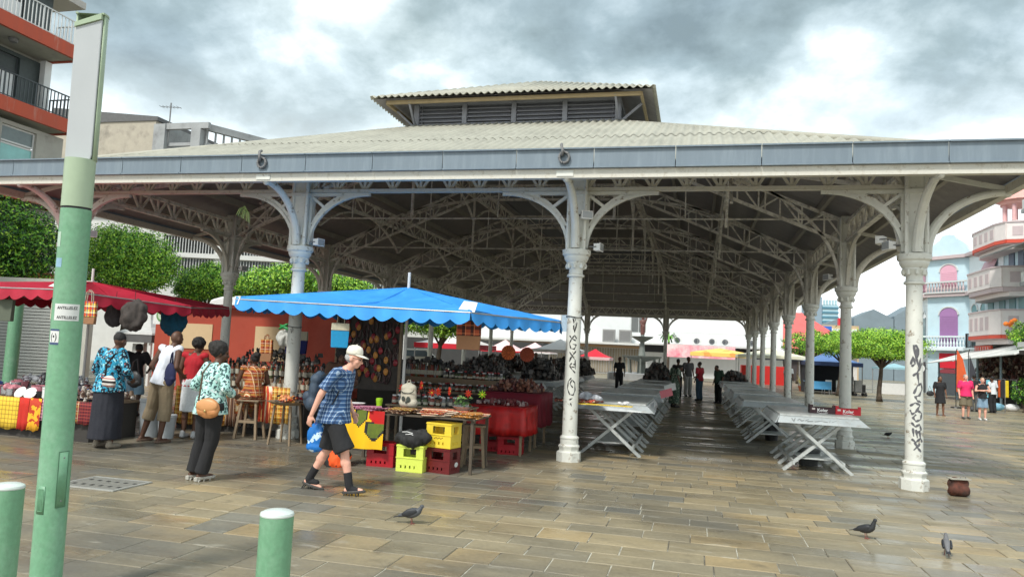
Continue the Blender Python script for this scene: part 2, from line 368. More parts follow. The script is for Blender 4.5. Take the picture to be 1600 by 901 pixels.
def slab_obj(name, lst, parent):
    V, F, C = slab_geo(lst); me = bpy.data.meshes.new(name); me.from_pydata(V, [], F); me.materials.append(SLAB)
    ca = me.color_attributes.new('Col', 'FLOAT_COLOR', 'POINT'); ca.data.foreach_set('color', np.array(C, dtype=np.float32).ravel())
    o = bpy.data.objects.new(name, me); COL.objects.link(o); o.parent = parent; return o
def skipm(s): return s[1] > MANH[0] and s[0] < MANH[1] and s[3] > MANH[2] and s[2] < MANH[3]

cp = Vector((2.0, -12.31)); cf2 = Vector((-.2435, .97))
def vis(s):
    c = Vector(((s[0]+s[1])/2, (s[2]+s[3])/2)) - cp; dpt = c.dot(cf2)
    return dpt > 5.9 and abs(c.x*.97+c.y*.2435) < dpt*.70
near = sorted([s for s in slabs if vis(s)], key=lambda s: (Vector((s[0], s[2]))-cp).dot(cf2) )[:300]
ns = set(id(s) for s in near)
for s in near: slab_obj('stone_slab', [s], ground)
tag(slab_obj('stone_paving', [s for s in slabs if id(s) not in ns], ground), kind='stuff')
# manhole cover let into the paving
mh = thing('manhole_cover', 'square paved manhole cover with pale metal rim set in the stone paving', 'manhole cover', (MANH[0], MANH[2], .013))
w_, h_ = MANH[1]-MANH[0], MANH[3]-MANH[2]
q = MB(); q.box(0,w_,0,.03,-.01,.004).box(0,w_,h_-.03,h_,-.01,.004).box(0,.03,.031,h_-.031,-.01,.004).box(w_-.03,w_,.031,h_-.031,-.01,.004); q.build('rim', mat('galv_rim', (.38,.38,.35), .45, .1), mh)
q = MB(); q.box(.032,w_*.5-.004,.032,h_-.032,-.01,0); q.build('cover_plate', mat('worn_concrete', (.2,.195,.17), .8, .2, 20, .4), mh)
q = MB(); q.box(w_*.5+.004,w_-.032,.032,h_-.032,-.01,.001); q.build('cover_plate', MC['worn_concrete'], mh)
q = MB()
for k in range(6): q.box(.1+k*.12,.14+k*.12,.15,.2,.0012,.0032); q.box(.1+k*.12,.14+k*.12,.4,.44,.0012,.0032)
q.build('lifting_slot', BLACK, mh)
# ------------------------------------------------------------------ market pavilion
S, SJ, O = 5.152, 5.322, 1.2755
XL, XR, YF, YB = -2*S, S, 0.0, 7*SJ
EX0, EX1, EY0, EY1 = XL-O, XR+O, YF-O, YB+O
SL = .418; ZE = 4.66
def roofz(x, y): return ZE + SL*min(x-EX0, EX1-x, y-EY0, EY1-y)
pav = thing('market_pavilion', 'long open iron market hall with corrugated hipped roof, lantern and painted cast columns', 'market hall')
def column(i, j):
    x, y = i*S, j*SJ; nr = 20 if j < 3 else 12
    edge = [i in (-2, 1), j in (0, 7)]
    b = MB(); b.lathe([(.205,0),(.205,.15),(.19,.165),(.165,.17),(.165,.215),(.18,.235),(.18,.255),(.16,.275),(.145,.29),(.145,.35),(.155,.365),(.155,.385),(.13,.405)], 8 if j < 3 else 8, a0=pi/8)
    b.lathe([(.15,.27),(.152,.30),(.15,.36),(.158,.37),(.158,.39),(.125,.42)], nr)
    c = thing_part('column', None, pav, (x, y, 0)); b.build('base', PAINTW, c, auto=True)
    s_ = MB(); s_.lathe([(.124,.41),(.122,1.2),(.117,2.3),(.111,3.02)], nr+4); s_.build('shaft', PAINTW, c, auto=True)
    k = MB(); k.lathe([(.111,3.02),(.145,3.035),(.145,3.065),(.12,3.08),(.115,3.14),(.13,3.2),(.165,3.25),(.16,3.27),(.175,3.285),(.205,3.34),(.205,3.37),(.235,3.40),(.24,3.45),(.24,3.478)], nr+4)
    for a in range(8):
        t = a*pi/4; k.ell((.15*cos(t), .15*sin(t), 3.21), .035, .035, .055, 6, 4)
    k.build('capital', PAINTW, c, auto=True)
    p = MB(); zt = roofz(x, y)-.14
    p.box(-.13,.13,-.13,.13,3.48,zt)
    for a, b_ in ((-.15,-.15),(.15,-.15),(-.15,.15),(.15,.15)): p.tube([(a*.9,b_*.9,3.48),(a*.9,b_*.9,zt-.05)], .035, 6)
    p.box(-.17,.17,-.17,.17,4.40,4.46)
    p.build('pier', PAINTW if j < 2 else PAINT, c, auto=True)
    return c
def thing_part(name, label, parent, loc):
    """a part that is itself one mesh node: tiny joining plate so that it can carry sub-parts"""
    q = MB(); q.box(-.16,.16,-.16,.16,3.4795,3.4975); o = q.build(name, PAINTW, parent, loc=loc); return o
def bracket(o, dx, dy, reach=1.28, z0=3.52, z1=4.45, m=PAINTW, strut=True, w=.07):
    """curved spandrel bracket in the vertical plane through (dx,dy)"""
    q = MB(); n = 14; up = (-dy, dx, 0)
    P = lambda s_, z: (dx*s_, dy*s_, z)
    arc = [P(.16+(reach-.16)*(1-cos(t*pi/2/n)), z0+(z1-z0)*sin(t*pi/2/n)) for t in range(n+1)]
    q.path(arc, w, .055, up); q.path([(a[0], a[1], a[2]+.06) for a in arc[3:]], w*.45, .09, up)
    if strut:
        q.beam(P(.17, z1-.03), (arc[7][0], arc[7][1], arc[7][2]), .05, .06, up)
        q.beam(P(.16, z1), P(reach+.05, z1), w*.8, .06, up); q.beam(P(.165, z0+.05), P(.165, z1), .05, .05, up)
    return q.build('bracket', m, o, auto=True)
def eave_bracket(o, dx, dy, reach, m=PAINTW):
    q = MB(); n = 14; k = math.hypot(dx, dy); P = lambda s_, z: (dx/k*s_, dy/k*s_, z)
    arc = [P(.17+(reach-.17)*(1-cos(t*pi/2/n))**1.0, 3.5+(.93)*sin(t*pi/2/n)) for t in range(n+1)]
    q.tube(arc, [.075-.02*t/n for t in range(n+1)], 10)
    q.ell(P(reach-.02, 4.40), .06, .06, .05, 8, 5)
    q.beam(P(.15, 4.72), P(reach, 4.47), .06, .07)
    return q.build('eave_bracket', m, o, auto=True)
cols = {}
for i in range(-2, 2):
    for j in range(0, 8):
        if i in (-2, 1) or j in (0, 7):
            c = cols[i, j] = column(i, j); m_ = PAINTW if j == 0 else PAINT
            if i > -2 and j in (0, 7): bracket(c, -1, 0, m=m_)
            if i < 1 and j in (0, 7): bracket(c, 1, 0, m=m_)
            if j > 0 and i in (-2, 1): bracket(c, 0, -1, m=m_)
            if j < 7 and i in (-2, 1): bracket(c, 0, 1, m=m_)
            if i == 1: eave_bracket(c, 1, 0, O, m_)
            if i == -2: eave_bracket(c, -1, 0, O, m_)
            if j == 0: eave_bracket(c, 0, -1, O, m_)
            if j == 7: eave_bracket(c, 0, 1, O, m_)
# perimeter girders, each bay one part with its struts
def girder(p, q_, front):
    p = Vector(p); q_ = Vector(q_); L_ = (q_-p).length; d = (q_-p)/L_; nn = 9; m_ = PAINT if front else IRON
    g = MB(); up = (0,0,1); a = p+d*.14; b = q_-d*.14
    zb, zt = 4.515, 4.90
    for z, h, w in ((zb, .06, .11), (zt, .07, .11)): g.beam((a.x,a.y,z), (b.x,b.y,z), w, h)
    if not front:
        for k in range(nn):
            s0 = p+d*(.14+(L_-.28)*k/nn); s1 = p+d*(.14+(L_-.28)*(k+1)/nn); mid = (s0+s1)/2
            g.beam((s0.x,s0.y,zb),(s0.x,s0.y,zt),.05,.03,d); g.beam((s0.x,s0.y,zb),(mid.x,mid.y,zt),.05,.04); g.beam((mid.x,mid.y,zt),(s1.x,s1.y,zb),.05,.04)
        o = g.build('girder', m_, pav); return
    o = g.build('girder', m_, pav)
    for k in range(nn+1):
        s0 = p+d*(.14+(L_-.28)*k/nn)
        if 0 < k < nn: MB().beam((s0.x,s0.y,zb+.04),(s0.x,s0.y,zt-.03),.05,.05).build('strut', m_, o)
        if k < nn:
            s1 = p+d*(.14+(L_-.28)*(k+1)/nn); e = d*.03
            A = s0+e; B_ = s0+(s1-s0)*.42; C_ = s0+(s1-s0)*.58; D = s1-e
            MB().beam((A.x,A.y+.004,zb+.04),(B_.x,B_.y+.004,zt-.03),.04,.045).build('strut', m_, o)
            MB().beam((C_.x,C_.y+.004,zt-.03),(D.x,D.y+.004,zb+.04),.04,.045).build('strut', m_, o)
for i in range(-2, 1): girder((i*S,0,0), ((i+1)*S,0,0), True); girder((i*S,YB,0), ((i+1)*S,YB,0), False)
for j in range(7): girder((XL,j*SJ,0), (XL,(j+1)*SJ,0), False); girder((XR,j*SJ,0), (XR,(j+1)*SJ,0), False)
# eaves beam (cream) and zinc fascia panels
q = MB()
for (a, b) in (((EX0,EY0),(EX1,EY0)), ((EX1,EY0),(EX1,EY1)), ((EX1,EY1),(EX0,EY1)), ((EX0,EY1),(EX0,EY0))):
    d = Vector((b[0]-a[0], b[1]-a[1], 0)).normalized(); q.beam((a[0]-d.x*.05,a[1]-d.y*.05,4.467),(b[0]-d.x*.055,b[1]-d.y*.055,4.467),.12,.134)
q.build('eaves_beam', PAINT, pav)
def fascia(a, b, n, nrm):
    a = Vector(a); b = Vector(b)
    for k in range(n):
        p = a.lerp(b, k/n); r = a.lerp(b, (k+1)/n); d = (b-a).normalized()*.006
        f = MB(); o_ = Vector(nrm)*.075
        f.beam((p.x+o_.x+d.x,p.y+o_.y+d.y,4.69),(r.x+o_.x-d.x,r.y+o_.y-d.y,4.69),.03,.30)
        f.beam((p.x+o_.x*1.3+d.x,p.y+o_.y*1.3+d.y,4.838),(r.x+o_.x*1.3-d.x,r.y+o_.y*1.3-d.y,4.838),.07,.022)
        f.beam((p.x+o_.x*1.3+d.x,p.y+o_.y*1.3+d.y,4.546),(r.x+o_.x*1.3-d.x,r.y+o_.y*1.3-d.y,4.546),.06,.018)
        f.build('fascia_panel', ZINC, pav)
fascia((EX0,EY0,0),(EX1,EY0,0),15,(0,-1,0)); fascia((EX1,EY0,0),(EX1,EY1,0),32,(1,0,0)); fascia((EX0,EY0,0),(EX0,EY1,0),32,(-1,0,0)); fascia((EX0,EY1,0),(EX1,EY1,0),15,(0,1,0))
# corrugated sheets: every sheet its own piece, clipped by the hips and stopped at the lantern
LX0, LX1, LY0, LY1 = -S, 0.0, SJ, 6*SJ
WL = .177
def sheet(u0, u1, v0, v1, frame, hipfn, topcut=None):
    """frame(u,v)->(x,y,z without wave); v = distance up from the eave"""
    n = max(2, int(round((u1-u0)/WL*6))); A = []; B_ = []
    for k in range(n+1):
        u = u0+(u1-u0)*k/n; hi = min(v1, hipfn(u)); lo = min(v0, hi)
        wv = .026*cos(2*pi*u/WL); A.append(frame(u, lo, wv)); B_.append(frame(u, max(hi, lo), wv))
    if all((Vector(a)-Vector(b)).length < .02 for a, b in zip(A, B_)): return
    f = MB(); f.grid([A, B_]); return f.build('roof_sheet', [SHEET], pav, smooth=True)
HALF = (EX1-EX0)/2
def slope(kind, u0, u1, vmax, dv, du):
    if kind == 'F': fr = lambda u, v, w: (u, EY0+v, ZE+SL*v+w)
    if kind == 'B': fr = lambda u, v, w: (u, EY1-v, ZE+SL*v+w)
    if kind == 'R': fr = lambda u, v, w: (EX1-v, u, ZE+SL*v+w)
    if kind == 'L': fr = lambda u, v, w: (EX0+v, u, ZE+SL*v+w)
    a, b = (EX0, EX1) if kind in 'FB' else (EY0, EY1)
    hip = lambda u: max(0, min(u-a, b-u))
    nu = int((u1-u0)/du+.5)
    for i in range(nu):
        ua = u0+(u1-u0)*i/nu; ub = u0+(u1-u0)*(i+1)/nu
        v = 0; lift = 0
        while v < vmax-.01:
            v2 = min(v+dv, vmax)
            sheet(ua, ub, v-(.12 if v > 0 else 0.03), v2, (lambda U, V, w_, L_=lift: (lambda P: (P[0], P[1], P[2]+L_))(fr(U, V, w_))), hip)
            v = v2; lift += .012
slope('F', EX0, EX1, 6.62, 3.31, .885); slope('R', EY0, EY1, 6.45, 6.5, .885); slope('L', EY0, EY1, 6.45, 6.5, .885); slope('B', EX0, EX1, 6.62, 6.7, .885)
# dark boarding under the sheets
q = MB(); e = .05
def rp(x, y, dz): return (x, y, roofz(x, y)-dz)
a, b_, c, d_ = (EX0,EY0), (EX1,EY0), (EX1,EY1), (EX0,EY1); A, B_, C_, D_ = (LX0,LY0), (LX1,LY0), (LX1,LY1), (LX0,LY1)
for f4 in ((a,b_,B_,A),(b_,c,C_,B_),(c,d_,D_,C_),(d_,a,A,D_)): q.add([rp(*p, .075) for p in f4], [(0,1,2,3)])
q.build('roof_boarding', SHEETUND, pav)
# hip cappings
for p, t in ((a,A),(b_,B_),(c,C_),(d_,D_)): MB().tube([rp(*p,-.02), rp(*t,-.02)], .06, 8).build('hip_capping', SHEET, pav, smooth=True)
# purlins running round the roof
q = MB(); ql = MB()
for k, v in enumerate(np.arange(.7, 6.3, 1.12)):
    z = ZE+SL*v-.16; x0, x1, y0, y1 = EX0+v, EX1-v, EY0+v, EY1-v; T = q
    for p, t in (((x0,y0),(x1,y0)),((x1,y0),(x1,y1)),((x1,y1),(x0,y1)),((x0,y1),(x0,y0))): T.beam((*p,z),(*t,z),.08,.16)
q.build('purlin', mat('purlin_paint', (.33,.31,.28), .7, .2, 4), pav); 
# trusses
def lattice(g, P, Q, dep, n, w=.035, drop=(0,0,-1)):
    """parallel-chord lattice from P to Q, depth measured straight down"""
    P = Vector(P); Q = Vector(Q); D = Vector((0,0,-dep)); g.beam(P, Q, .07, .07); g.beam(P+D, Q+D, .07, .07)
    for k in range(n):
        a = P.lerp(Q, k/n); b = P.lerp(Q, (k+1)/n); g.beam(a, a+D, w, w, (Q-P)); 
        if k % 2: g.beam(a, b+D, w, w)
        else: g.beam(a+D, b, w, w)
    g.beam(Q, Q+D, w, w, (Q-P))
def halftruss(x0, y0, x1, y1, n=11, dz=.26, arch=True, ztop=None):
    g = MB(); z0 = roofz(x0, y0)-dz; z1 = roofz(x1, y1)-dz; lattice(g, (x0,y0,z0), (x1,y1,z1), .48, n)
    if arch:
        P = []; nn = 20
        for k in range(nn+1):
            t = k/nn*pi/2*.92; s_ = 1-cos(t); P.append((x0+(x1-x0)*(.03+s_*1.02), y0+(y1-y0)*(.03+s_*1.02), 3.55+(z1-.55-3.55)*sin(t)/sin(pi/2*.92)))
        up = Vector((-(y1-y0), x1-x0, 0)).normalized(); g.path(P, .07, .06, up)
        for k in (5, 8, 11, 14):
            p = P[k]; f = max(0, min(1, ((Vector(p[:2])-Vector((x0,y0))).length/(Vector((x1,y1))-Vector((x0,y0))).length)))
            g.beam(p, (p[0], p[1], z0+(z1-z0)*f-.48), .03, .03)
    g.build('truss', IRON, pav)
for j in range(1, 7):
    y = j*SJ; halftruss(XL, y, LX0, y); halftruss(XR, y, LX1, y)
    g = MB(); g.tube([(XL,y,5.0),(XR,y,5.0)], .022, 6); z = roofz(LX0,y)-.3
    for x in (LX0, LX1): g.beam((x,y,5.0),(x,y,z),.06,.06)
    lattice(g, (LX0,y,z+.0), (LX1,y,z), .45, 10)
    P = [(-S/2+7.2*cos(t), y, 3.9+2.9*sin(t)) for t in np.linspace(pi*.22, pi*.78, 22)]; g.path(P, .06, .05, (0,1,0))
    for k in (3, 7, 11, 14, 18): g.beam(P[k], (P[k][0], y, 5.0), .025, .025)
    g.build('tie_beam', IRON, pav)
for i in (-1, 0):
    halftruss(i*S, YF, i*S, LY0); halftruss(i*S, YB, i*S, LY1)
for (x, y, x1, y1) in ((XL,YF,LX0,LY0),(XR,YF,LX1,LY0),(XL,YB,LX0,LY1),(XR,YB,LX1,LY1)): halftruss(x, y, x1, y1, 15)
# lattice purlins along the hall at one third of the slope, with shallow arches
for x in (XL+S*.5, XR-S*.5, LX0, LX1):
    g = MB(); z = (ZE+SL*min(x-EX0, EX1-x))-.3; ya = max(YF+.0, EY0+min(x-EX0, EX1-x)); yb = EY1-(ya-EY0)
    for j in range(7):
        p, t = max(j*SJ, ya), min((j+1)*SJ, yb)
        if t-p < 1: continue
        lattice(g, (x,p,z), (x,t,z), .38, 8, .03)
        P = [(x, p+(t-p)*k/10, z-.4-.75*(abs(k/10-.5)*2)**2.2) for k in range(11)]
        g.path(P, .06, .05, (1,0,0))
    g.build('lattice_purlin', IRON, pav)
# lantern
zl = roofz(LX1, LY0+1)-.02; zb = 7.30; zt = 8.02
def louvre_wall(p, q_, n):
    p = Vector(p); q_ = Vector(q_); d = (q_-p).normalized(); nr = Vector((d.y, -d.x, 0))
    o = MB(); o.beam(p+Vector((0,0,zb+.06)), q_+Vector((0,0,zb+.06)), .1, .16); o.beam(p+Vector((0,0,zt-.04)), q_+Vector((0,0,zt-.04)), .1, .12)
    o.beam(p-nr*.12+Vector((0,0,(zb+zt)/2)), q_-nr*.12+Vector((0,0,(zb+zt)/2)), .02, zt-zb)
    w = o.build('lantern_wall', LOUV, pav)
    for k in range(n+1):
        a = p.lerp(q_, k/n); MB().beam(a+nr*.02+Vector((0,0,zb+.1)), a+nr*.02+Vector((0,0,zt-.09)), .12, .12, d).build('post', LOUV, w)
        if k < n:
            b = p.lerp(q_, (k+1)/n)
            for h in range(5):
                z = zb+.2+h*.105; s_ = MB(); s_.T = None
                A0 = a+d*.07; B0 = b-d*.07; f = nr*.05; g_ = -nr*.05
                s_.add([A0+f+Vector((0,0,z)), B0+f+Vector((0,0,z)), B0+g_+Vector((0,0,z+.085)), A0+g_+Vector((0,0,z+.085)), A0+f+Vector((0,0,z-.018)), B0+f+Vector((0,0,z-.018)), B0+g_+Vector((0,0,z+.067)), A0+g_+Vector((0,0,z+.067))], [(0,1,2,3),(7,6,5,4),(0,4,5,1),(1,5,6,2),(2,6,7,3),(3,7,4,0)])
                s_.build('louvre', LOUV, w)
louvre_wall((LX0,LY0,0), (LX1,LY0,0), 4); louvre_wall((LX1,LY0,0), (LX1,LY1,0), 8); louvre_wall((LX0,LY1,0), (LX0,LY0,0), 8); louvre_wall((LX1,LY1,0), (LX0,LY1,0), 4)
KX0, KX1, KY0, KY1 = LX0-.9, LX1+.9, LY0-.9, LY1+.9; KZ = 7.90; KS = .44
def kz(x, y): return KZ+KS*min(x-KX0, KX1-x, y-KY0, KY1-y)
def lslope(kind):
    if kind in 'FB': a, b = KX0, KX1
    else: a, b = KY0, KY1
    fr = {'F': lambda u,v,w: (u,KY0+v,KZ+KS*v+w), 'B': lambda u,v,w: (u,KY1-v,KZ+KS*v+w), 'R': lambda u,v,w: (KX1-v,u,KZ+KS*v+w), 'L': lambda u,v,w: (KX0+v,u,KZ+KS*v+w)}[kind]
    hip = lambda u: max(0, min(u-a, b-u, (KX1-KX0)/2)); n = int((b-a)/.885+.5)
    for i in range(n):
        ua, ub = a+(b-a)*i/n, a+(b-a)*(i+1)/n; k = max(3, int((ub-ua)/WL*8)); A_ = []; B2 = []
        for t in range(k+1):
            u = ua+(ub-ua)*t/k; w_ = .028*cos(2*pi*u/WL); h = hip(u); A_.append(fr(u, -.04, w_)); B2.append(fr(u, h, w_))
        g = MB(); g.grid([A_, B2]); g.build('lantern_roof_sheet', SHEET, pav, smooth=True, solid=.012)
for k in 'FRLB': lslope(k)
q = MB(); xm = (KX0+KX1)/2; r1 = (xm, KY0+3.48, kz(xm, KY0+3.48)-.05); r2 = (xm, KY1-3.48, kz(xm, KY1-3.48)-.05); kk = [(KX0+.04,KY0+.04,KZ-.05),(KX1-.04,KY0+.04,KZ-.05),(KX1-.04,KY1-.04,KZ-.05),(KX0+.04,KY1-.04,KZ-.05)]
q.add(kk+[r1, r2], [(0,1,4),(1,2,5,4),(2,3,5),(3,0,4,5)]); q.build('lantern_soffit', SHEETUND, pav)
q = MB(); ec = mat('ochre_edge_timber', (.42,.33,.19), .7, .15)
z_ = KZ-.06
for p, t in (((KX0+.3,KY0+.3),(KX1-.3,KY0+.3)),((KX1-.3,KY0+.3),(KX1-.3,KY1-.3)),((KX1-.3,KY1-.3),(KX0+.3,KY1-.3)),((KX0+.3,KY1-.3),(KX0+.3,KY0+.3))): q.beam((*p,z_),(*t,z_),.06,.09)
q.build('edge_timber', ec, pav)
q = MB()
for x, sx in ((LX0,-1),(LX1,1)):
    for y in [LY0+k*SJ*.625 for k in range(9)]: MB().beam((x+sx*.05,y,zb+.05),(x+sx*.62,y,KZ-.05),.05,.05).build('lantern_brace', LOUV, pav)
for x in (LX0, LX1):
    MB().beam((x+(.03 if x == 0 else -.03),LY0-.05,zb+.05),(x,LY0-.62,KZ-.05),.05,.05).build('lantern_brace', LOUV, pav)
# rope rings on the fascia and floodlights at the piers
RINGM = mat('old_iron', (.17,.17,.17), .6, .2, 20)
for i in (-1, 0):
    t = thing_ring = MB(); x = i*S-.02; y = EY0-.115
    for k in range(2): t.tube([(x+.075*cos(a), y-.015*k, 4.70+.085*sin(a)) for a in np.linspace(0, 2*pi, 17)[:-1]], .02, 6, closed=True)
    for a in range(8): t.ell((x+.075*cos(a*pi/4), y-.02, 4.70+.085*sin(a*pi/4)), .022, .02, .022, 6, 4)
    t.tube([(x-.03,y-.03,4.72),(x-.02,y-.06,4.80),(x-.05,y-.02,4.89),(x-.06,y+.05,4.92)], .024, 6)
    t.build('rope_ring', RINGM, pav, smooth=True); MB().box(x-.12,x+.14,EY0-.075,EY0-.061,4.425,4.51).build('joint_plate', PAINTW, pav)
def flood(x, y, z, rz, label):
    o = thing('floodlight', label, 'floodlight', (x,y,z), rz)
    MB().box(-.09,.09,-.1,0,-.06,.06).box(-.1,.1,-.115,-.101,-.07,.07).build('housing', WHITE, o, bevel=.006)
    MB().box(-.085,.085,-.119,-.1155,-.055,.055).build('glass', mat('lamp_glass', (.35,.37,.38), .15, .05), o)
    MB().tube([(-.1,-.05,0),(-.11,.06,0),(.11,.06,0),(.1,-.05,0)], .01, 5).build('yoke', RINGM, o)
flood(.31,-.02,3.53,R(80),'white floodlight at the top of the middle front column, on its right'); flood(.15,-.22,4.03,R(30),'small white floodlight clamped to the pier above the middle front column')
flood(S-.29,.05,3.62,R(-70),'white floodlight on the left of the rightmost front column'); flood(S-.34,.3,3.75,R(-120),'white floodlight turned to the side beside the rightmost front column')
flood(-S+.33,-.03,3.56,R(80),'pale floodlight at the top of the front column by the blue parasol'); flood(-2*S+.36,.1,3.7,R(60),'grey floodlight by the front column behind the green lamp post')
flood(-2*S+.33,SJ,3.62,R(80),'dark floodlight on the second left column above the red wall'); flood(S-.3,SJ+.2,3.72,R(-60),'white floodlight on the second column of the right row')
# ------------------------------------------------------------------ people
from mathutils import noise as mnoise
def prim_mesh(prims):
    b = MB()
    for p in prims:
        if p[0] == 'c':
            _, a, c, r1, r2 = p[:5]; a = Vector(a); c = Vector(c); n = 12
            b.tube([a, a.lerp(c, .5), c], [r1, (r1+r2)/2, r2], n); b.ell(a, r1, r1, r1, n, 8); b.ell(c, r2, r2, r2, n, 8)
        elif p[0] == 'f':
            _, a, c, r1, r2 = p[:5]; a = Vector(a); c = Vector(c); b.tube([a, a.lerp(c, .5), c], [r1, (r1+r2)/2, r2], 16); b.ell(a, r1, r1, r1, 12, 8)
        else:
            b.ell(p[1], *p[2], 16, 10, p[3] if len(p) > 3 else None)
    return b
def blob(name, prims, vox, m, parent, it=4, wr=0.0, wf=9, fac=.5):
    me = prim_mesh(prims).mesh(name, m); o = bpy.data.objects.new(name, me); COL.objects.link(o)
    q = o.modifiers.new('r', 'REMESH'); q.mode = 'VOXEL'; q.voxel_size = vox; q.use_smooth_shade = True
    if it: q = o.modifiers.new('s', 'SMOOTH'); q.iterations = it; q.factor = fac
    dg = bpy.context.evaluated_depsgraph_get(); m2 = bpy.data.meshes.new_from_object(o.evaluated_get(dg)); bpy.data.objects.remove(o); bpy.data.meshes.remove(me)
    m2.name = name; m2.materials.clear(); m2.materials.append(m)
    if wr:
        N_ = len(m2.vertices); co = np.empty(N_*3, np.float32); no = np.empty(N_*3, np.float32); m2.vertices.foreach_get('co', co); m2.vertices.foreach_get('normal', no); co = co.reshape(-1,3); no = no.reshape(-1,3)
        d = np.array([mnoise.noise(Vector((c[0]*wf, c[1]*wf, c[2]*wf*.55))) + .5*mnoise.noise(Vector((c[0]*wf*2.3+5, c[1]*wf*2.3, c[2]*wf*.9))) for c in co.tolist()], dtype=np.float32)
        co = co+no*d[:,None]*wr; m2.vertices.foreach_set('co', co.ravel()); m2.update()
    m2.polygons.foreach_set('use_smooth', [True]*len(m2.polygons))
    o = bpy.data.objects.new(name, m2); COL.objects.link(o); o.parent = parent; return o
def V3(s, f, z): return Vector((s, -f, z))
BASEP = dict(pel=(0,0,.93), wa=(0,0,1.08), ch=(0,.01,1.27), nk=(0,.0,1.44), hd=(0,.03,1.585),
    shR=(-.185,0,1.40), shL=(.185,0,1.40), elR=(-.235,-.03,1.12), elL=(.235,-.03,1.12), wrR=(-.24,.06,.88), wrL=(.24,.06,.88),
    hpR=(-.09,0,.90), hpL=(.09,0,.90), knR=(-.10,.02,.49), knL=(.10,.02,.49), anR=(-.10,-.02,.085), anL=(.10,-.02,.085), yaw=0)
SKB = hexc(92,62,46); SKM = hexc(120,82,60); SKW = hexc(226,170,148)
def person(label, loc, rz, pose={}, H=1.72, skin=SKB, build=1.0, vox=.011, hair=None, top=None, bottom=None, shoes=None, face=True, group=None, hands=True):
    J = dict(BASEP); J.update(pose); k = H/1.70; yaw = J.pop('yaw'); nod = J.pop('nod', 0); P = {n: V3(*v)*k for n, v in J.items()}
    o = thing('person', label, 'person', loc, rz, group); b = build
    sk = mat('skin_%d' % int(skin[0]*1000), skin, .5, .06, 10, .05)
    pr = []; add = pr.append
    W_ = k*b
    add(('e', P['pel'], (.155*W_, .115*W_, .12*k))); add(('c', P['pel'], P['wa'], .125*W_, .115*W_)); add(('e', P['ch']+Vector((0,0,-.01)), (.165*W_, .11*W_, .17*k)))
    add(('c', P['wa'], P['ch'], .115*W_, .12*W_)); add(('c', P['ch']+V3(0,0,.1)*k, P['nk'], .08*k, .055*k)); add(('c', P['nk']-V3(0,0,.03), P['hd']-V3(0,0,.03), .052*k, .05*k))
    for s in 'RL':
        add(('c', P['nk']-V3(0,0,.06)*k, P['sh'+s], .06*k, .058*W_)); add(('c', P['sh'+s], P['el'+s], .053*W_, .041*W_)); add(('c', P['el'+s], P['wr'+s], .040*W_, .025*k))
        add(('c', P['hp'+s], P['kn'+s], .088*W_, .054*k)); add(('c', P['kn'+s], P['kn'+s].lerp(P['an'+s], .35)+V3(0,-.015,0), .05*k, .054*k)); add(('c', P['kn'+s].lerp(P['an'+s], .35), P['an'+s], .052*k, .035*k))
        # foot
        fd = J.get('ft'+s, (0, 1, 0)); f_ = V3(*fd).normalized(); A = P['an'+s]
        add(('c', A+V3(0,0,-.045)-f_*.03, A+f_*.12+V3(0,0,-.055), .032*k, .028*k)); add(('c', A+f_*.10+V3(0,0,-.055), A+f_*.155+V3(0,0,-.06), .03*k, .022*k))
        # hand: palm, four unequal fingers and a thumb from the side of the palm
        w = P['wr'+s]; el = P['el'+s]; d = (w-el).normalized(); hdv = J.get('hd'+s)
        if hdv: d = V3(*hdv).normalized()
        sd_ = Vector((1 if s == 'L' else -1, 0, 0)); fwd = (V3(0,1,0) - d*V3(0,1,0).dot(d)); fwd = fwd.normalized() if fwd.length > .2 else Vector((0,0,1)).cross(d).normalized(); nrm = d.cross(fwd).normalized()
        if hands and vox < .0125:
            pc = w+d*.045*k; R3 = Matrix((nrm, fwd, d)).transposed(); add(('e', pc, (.016*k, .038*k, .052*k), R3)); inn = nrm if nrm.dot(sd_) < 0 else -nrm
            for i, (off, ln) in enumerate(((.026,.072),(.009,.082),(-.009,.076),(-.026,.06))):
                b0 = w+d*.085*k+fwd*off*k; b1 = b0+(d*.8+inn*.35).normalized()*ln*.5*k; b2 = b1+(d*.45+inn*.8).normalized()*ln*.5*k
                add(('c', b0, b1, .0092*k, .0085*k)); add(('c', b1, b2, .0085*k, .0075*k))
            t0 = w+d*.03*k+fwd*.03*k; t1 = t0+(d*.6+fwd*.6+inn*.3).normalized()*.035*k; add(('c', t0, t1, .0115*k, .0095*k)); add(('c', t1, t1+(d*.9+inn*.4).normalized()*.03*k, .0095*k, .008*k))
        else: add(('e', w+d*.07*k, (.03*k,.03*k,.06*k), Matrix((nrm, fwd, d)).transposed()))
    # head
    Hh = P['hd']; Rz = Matrix.Rotation(yaw, 3, 'Z') @ Matrix.Rotation(nod, 3, 'X')
    hp = lambda s_, f, z: Hh+Rz @ V3(s_, f, z)*k
    add(('e', hp(0,-.012,.022), (.074*k, .092*k, .098*k), Rz)); add(('e', hp(0,.03,-.03), (.056*k,.058*k,.07*k), Rz)); add(('e', hp(0,.052,-.075), (.032*k,.028*k,.028*k), Rz))
    add(('c', hp(0,.088,.012), hp(0,.104,-.022), .009*k, .014*k)); add(('e', hp(0,.08,.03), (.05*k,.012*k,.012*k), Rz)); add(('e', hp(0,.082,-.052), (.024*k,.012*k,.012*k), Rz))
    for s_ in (-1, 1): add(('e', hp(.075*s_,-.01,-.005), (.012*k,.022*k,.033*k), Rz)); add(('e', hp(.04*s_,.062,-.02), (.022*k,.02*k,.022*k), Rz))
    body = blob('body', pr, vox, sk, o, it=3)
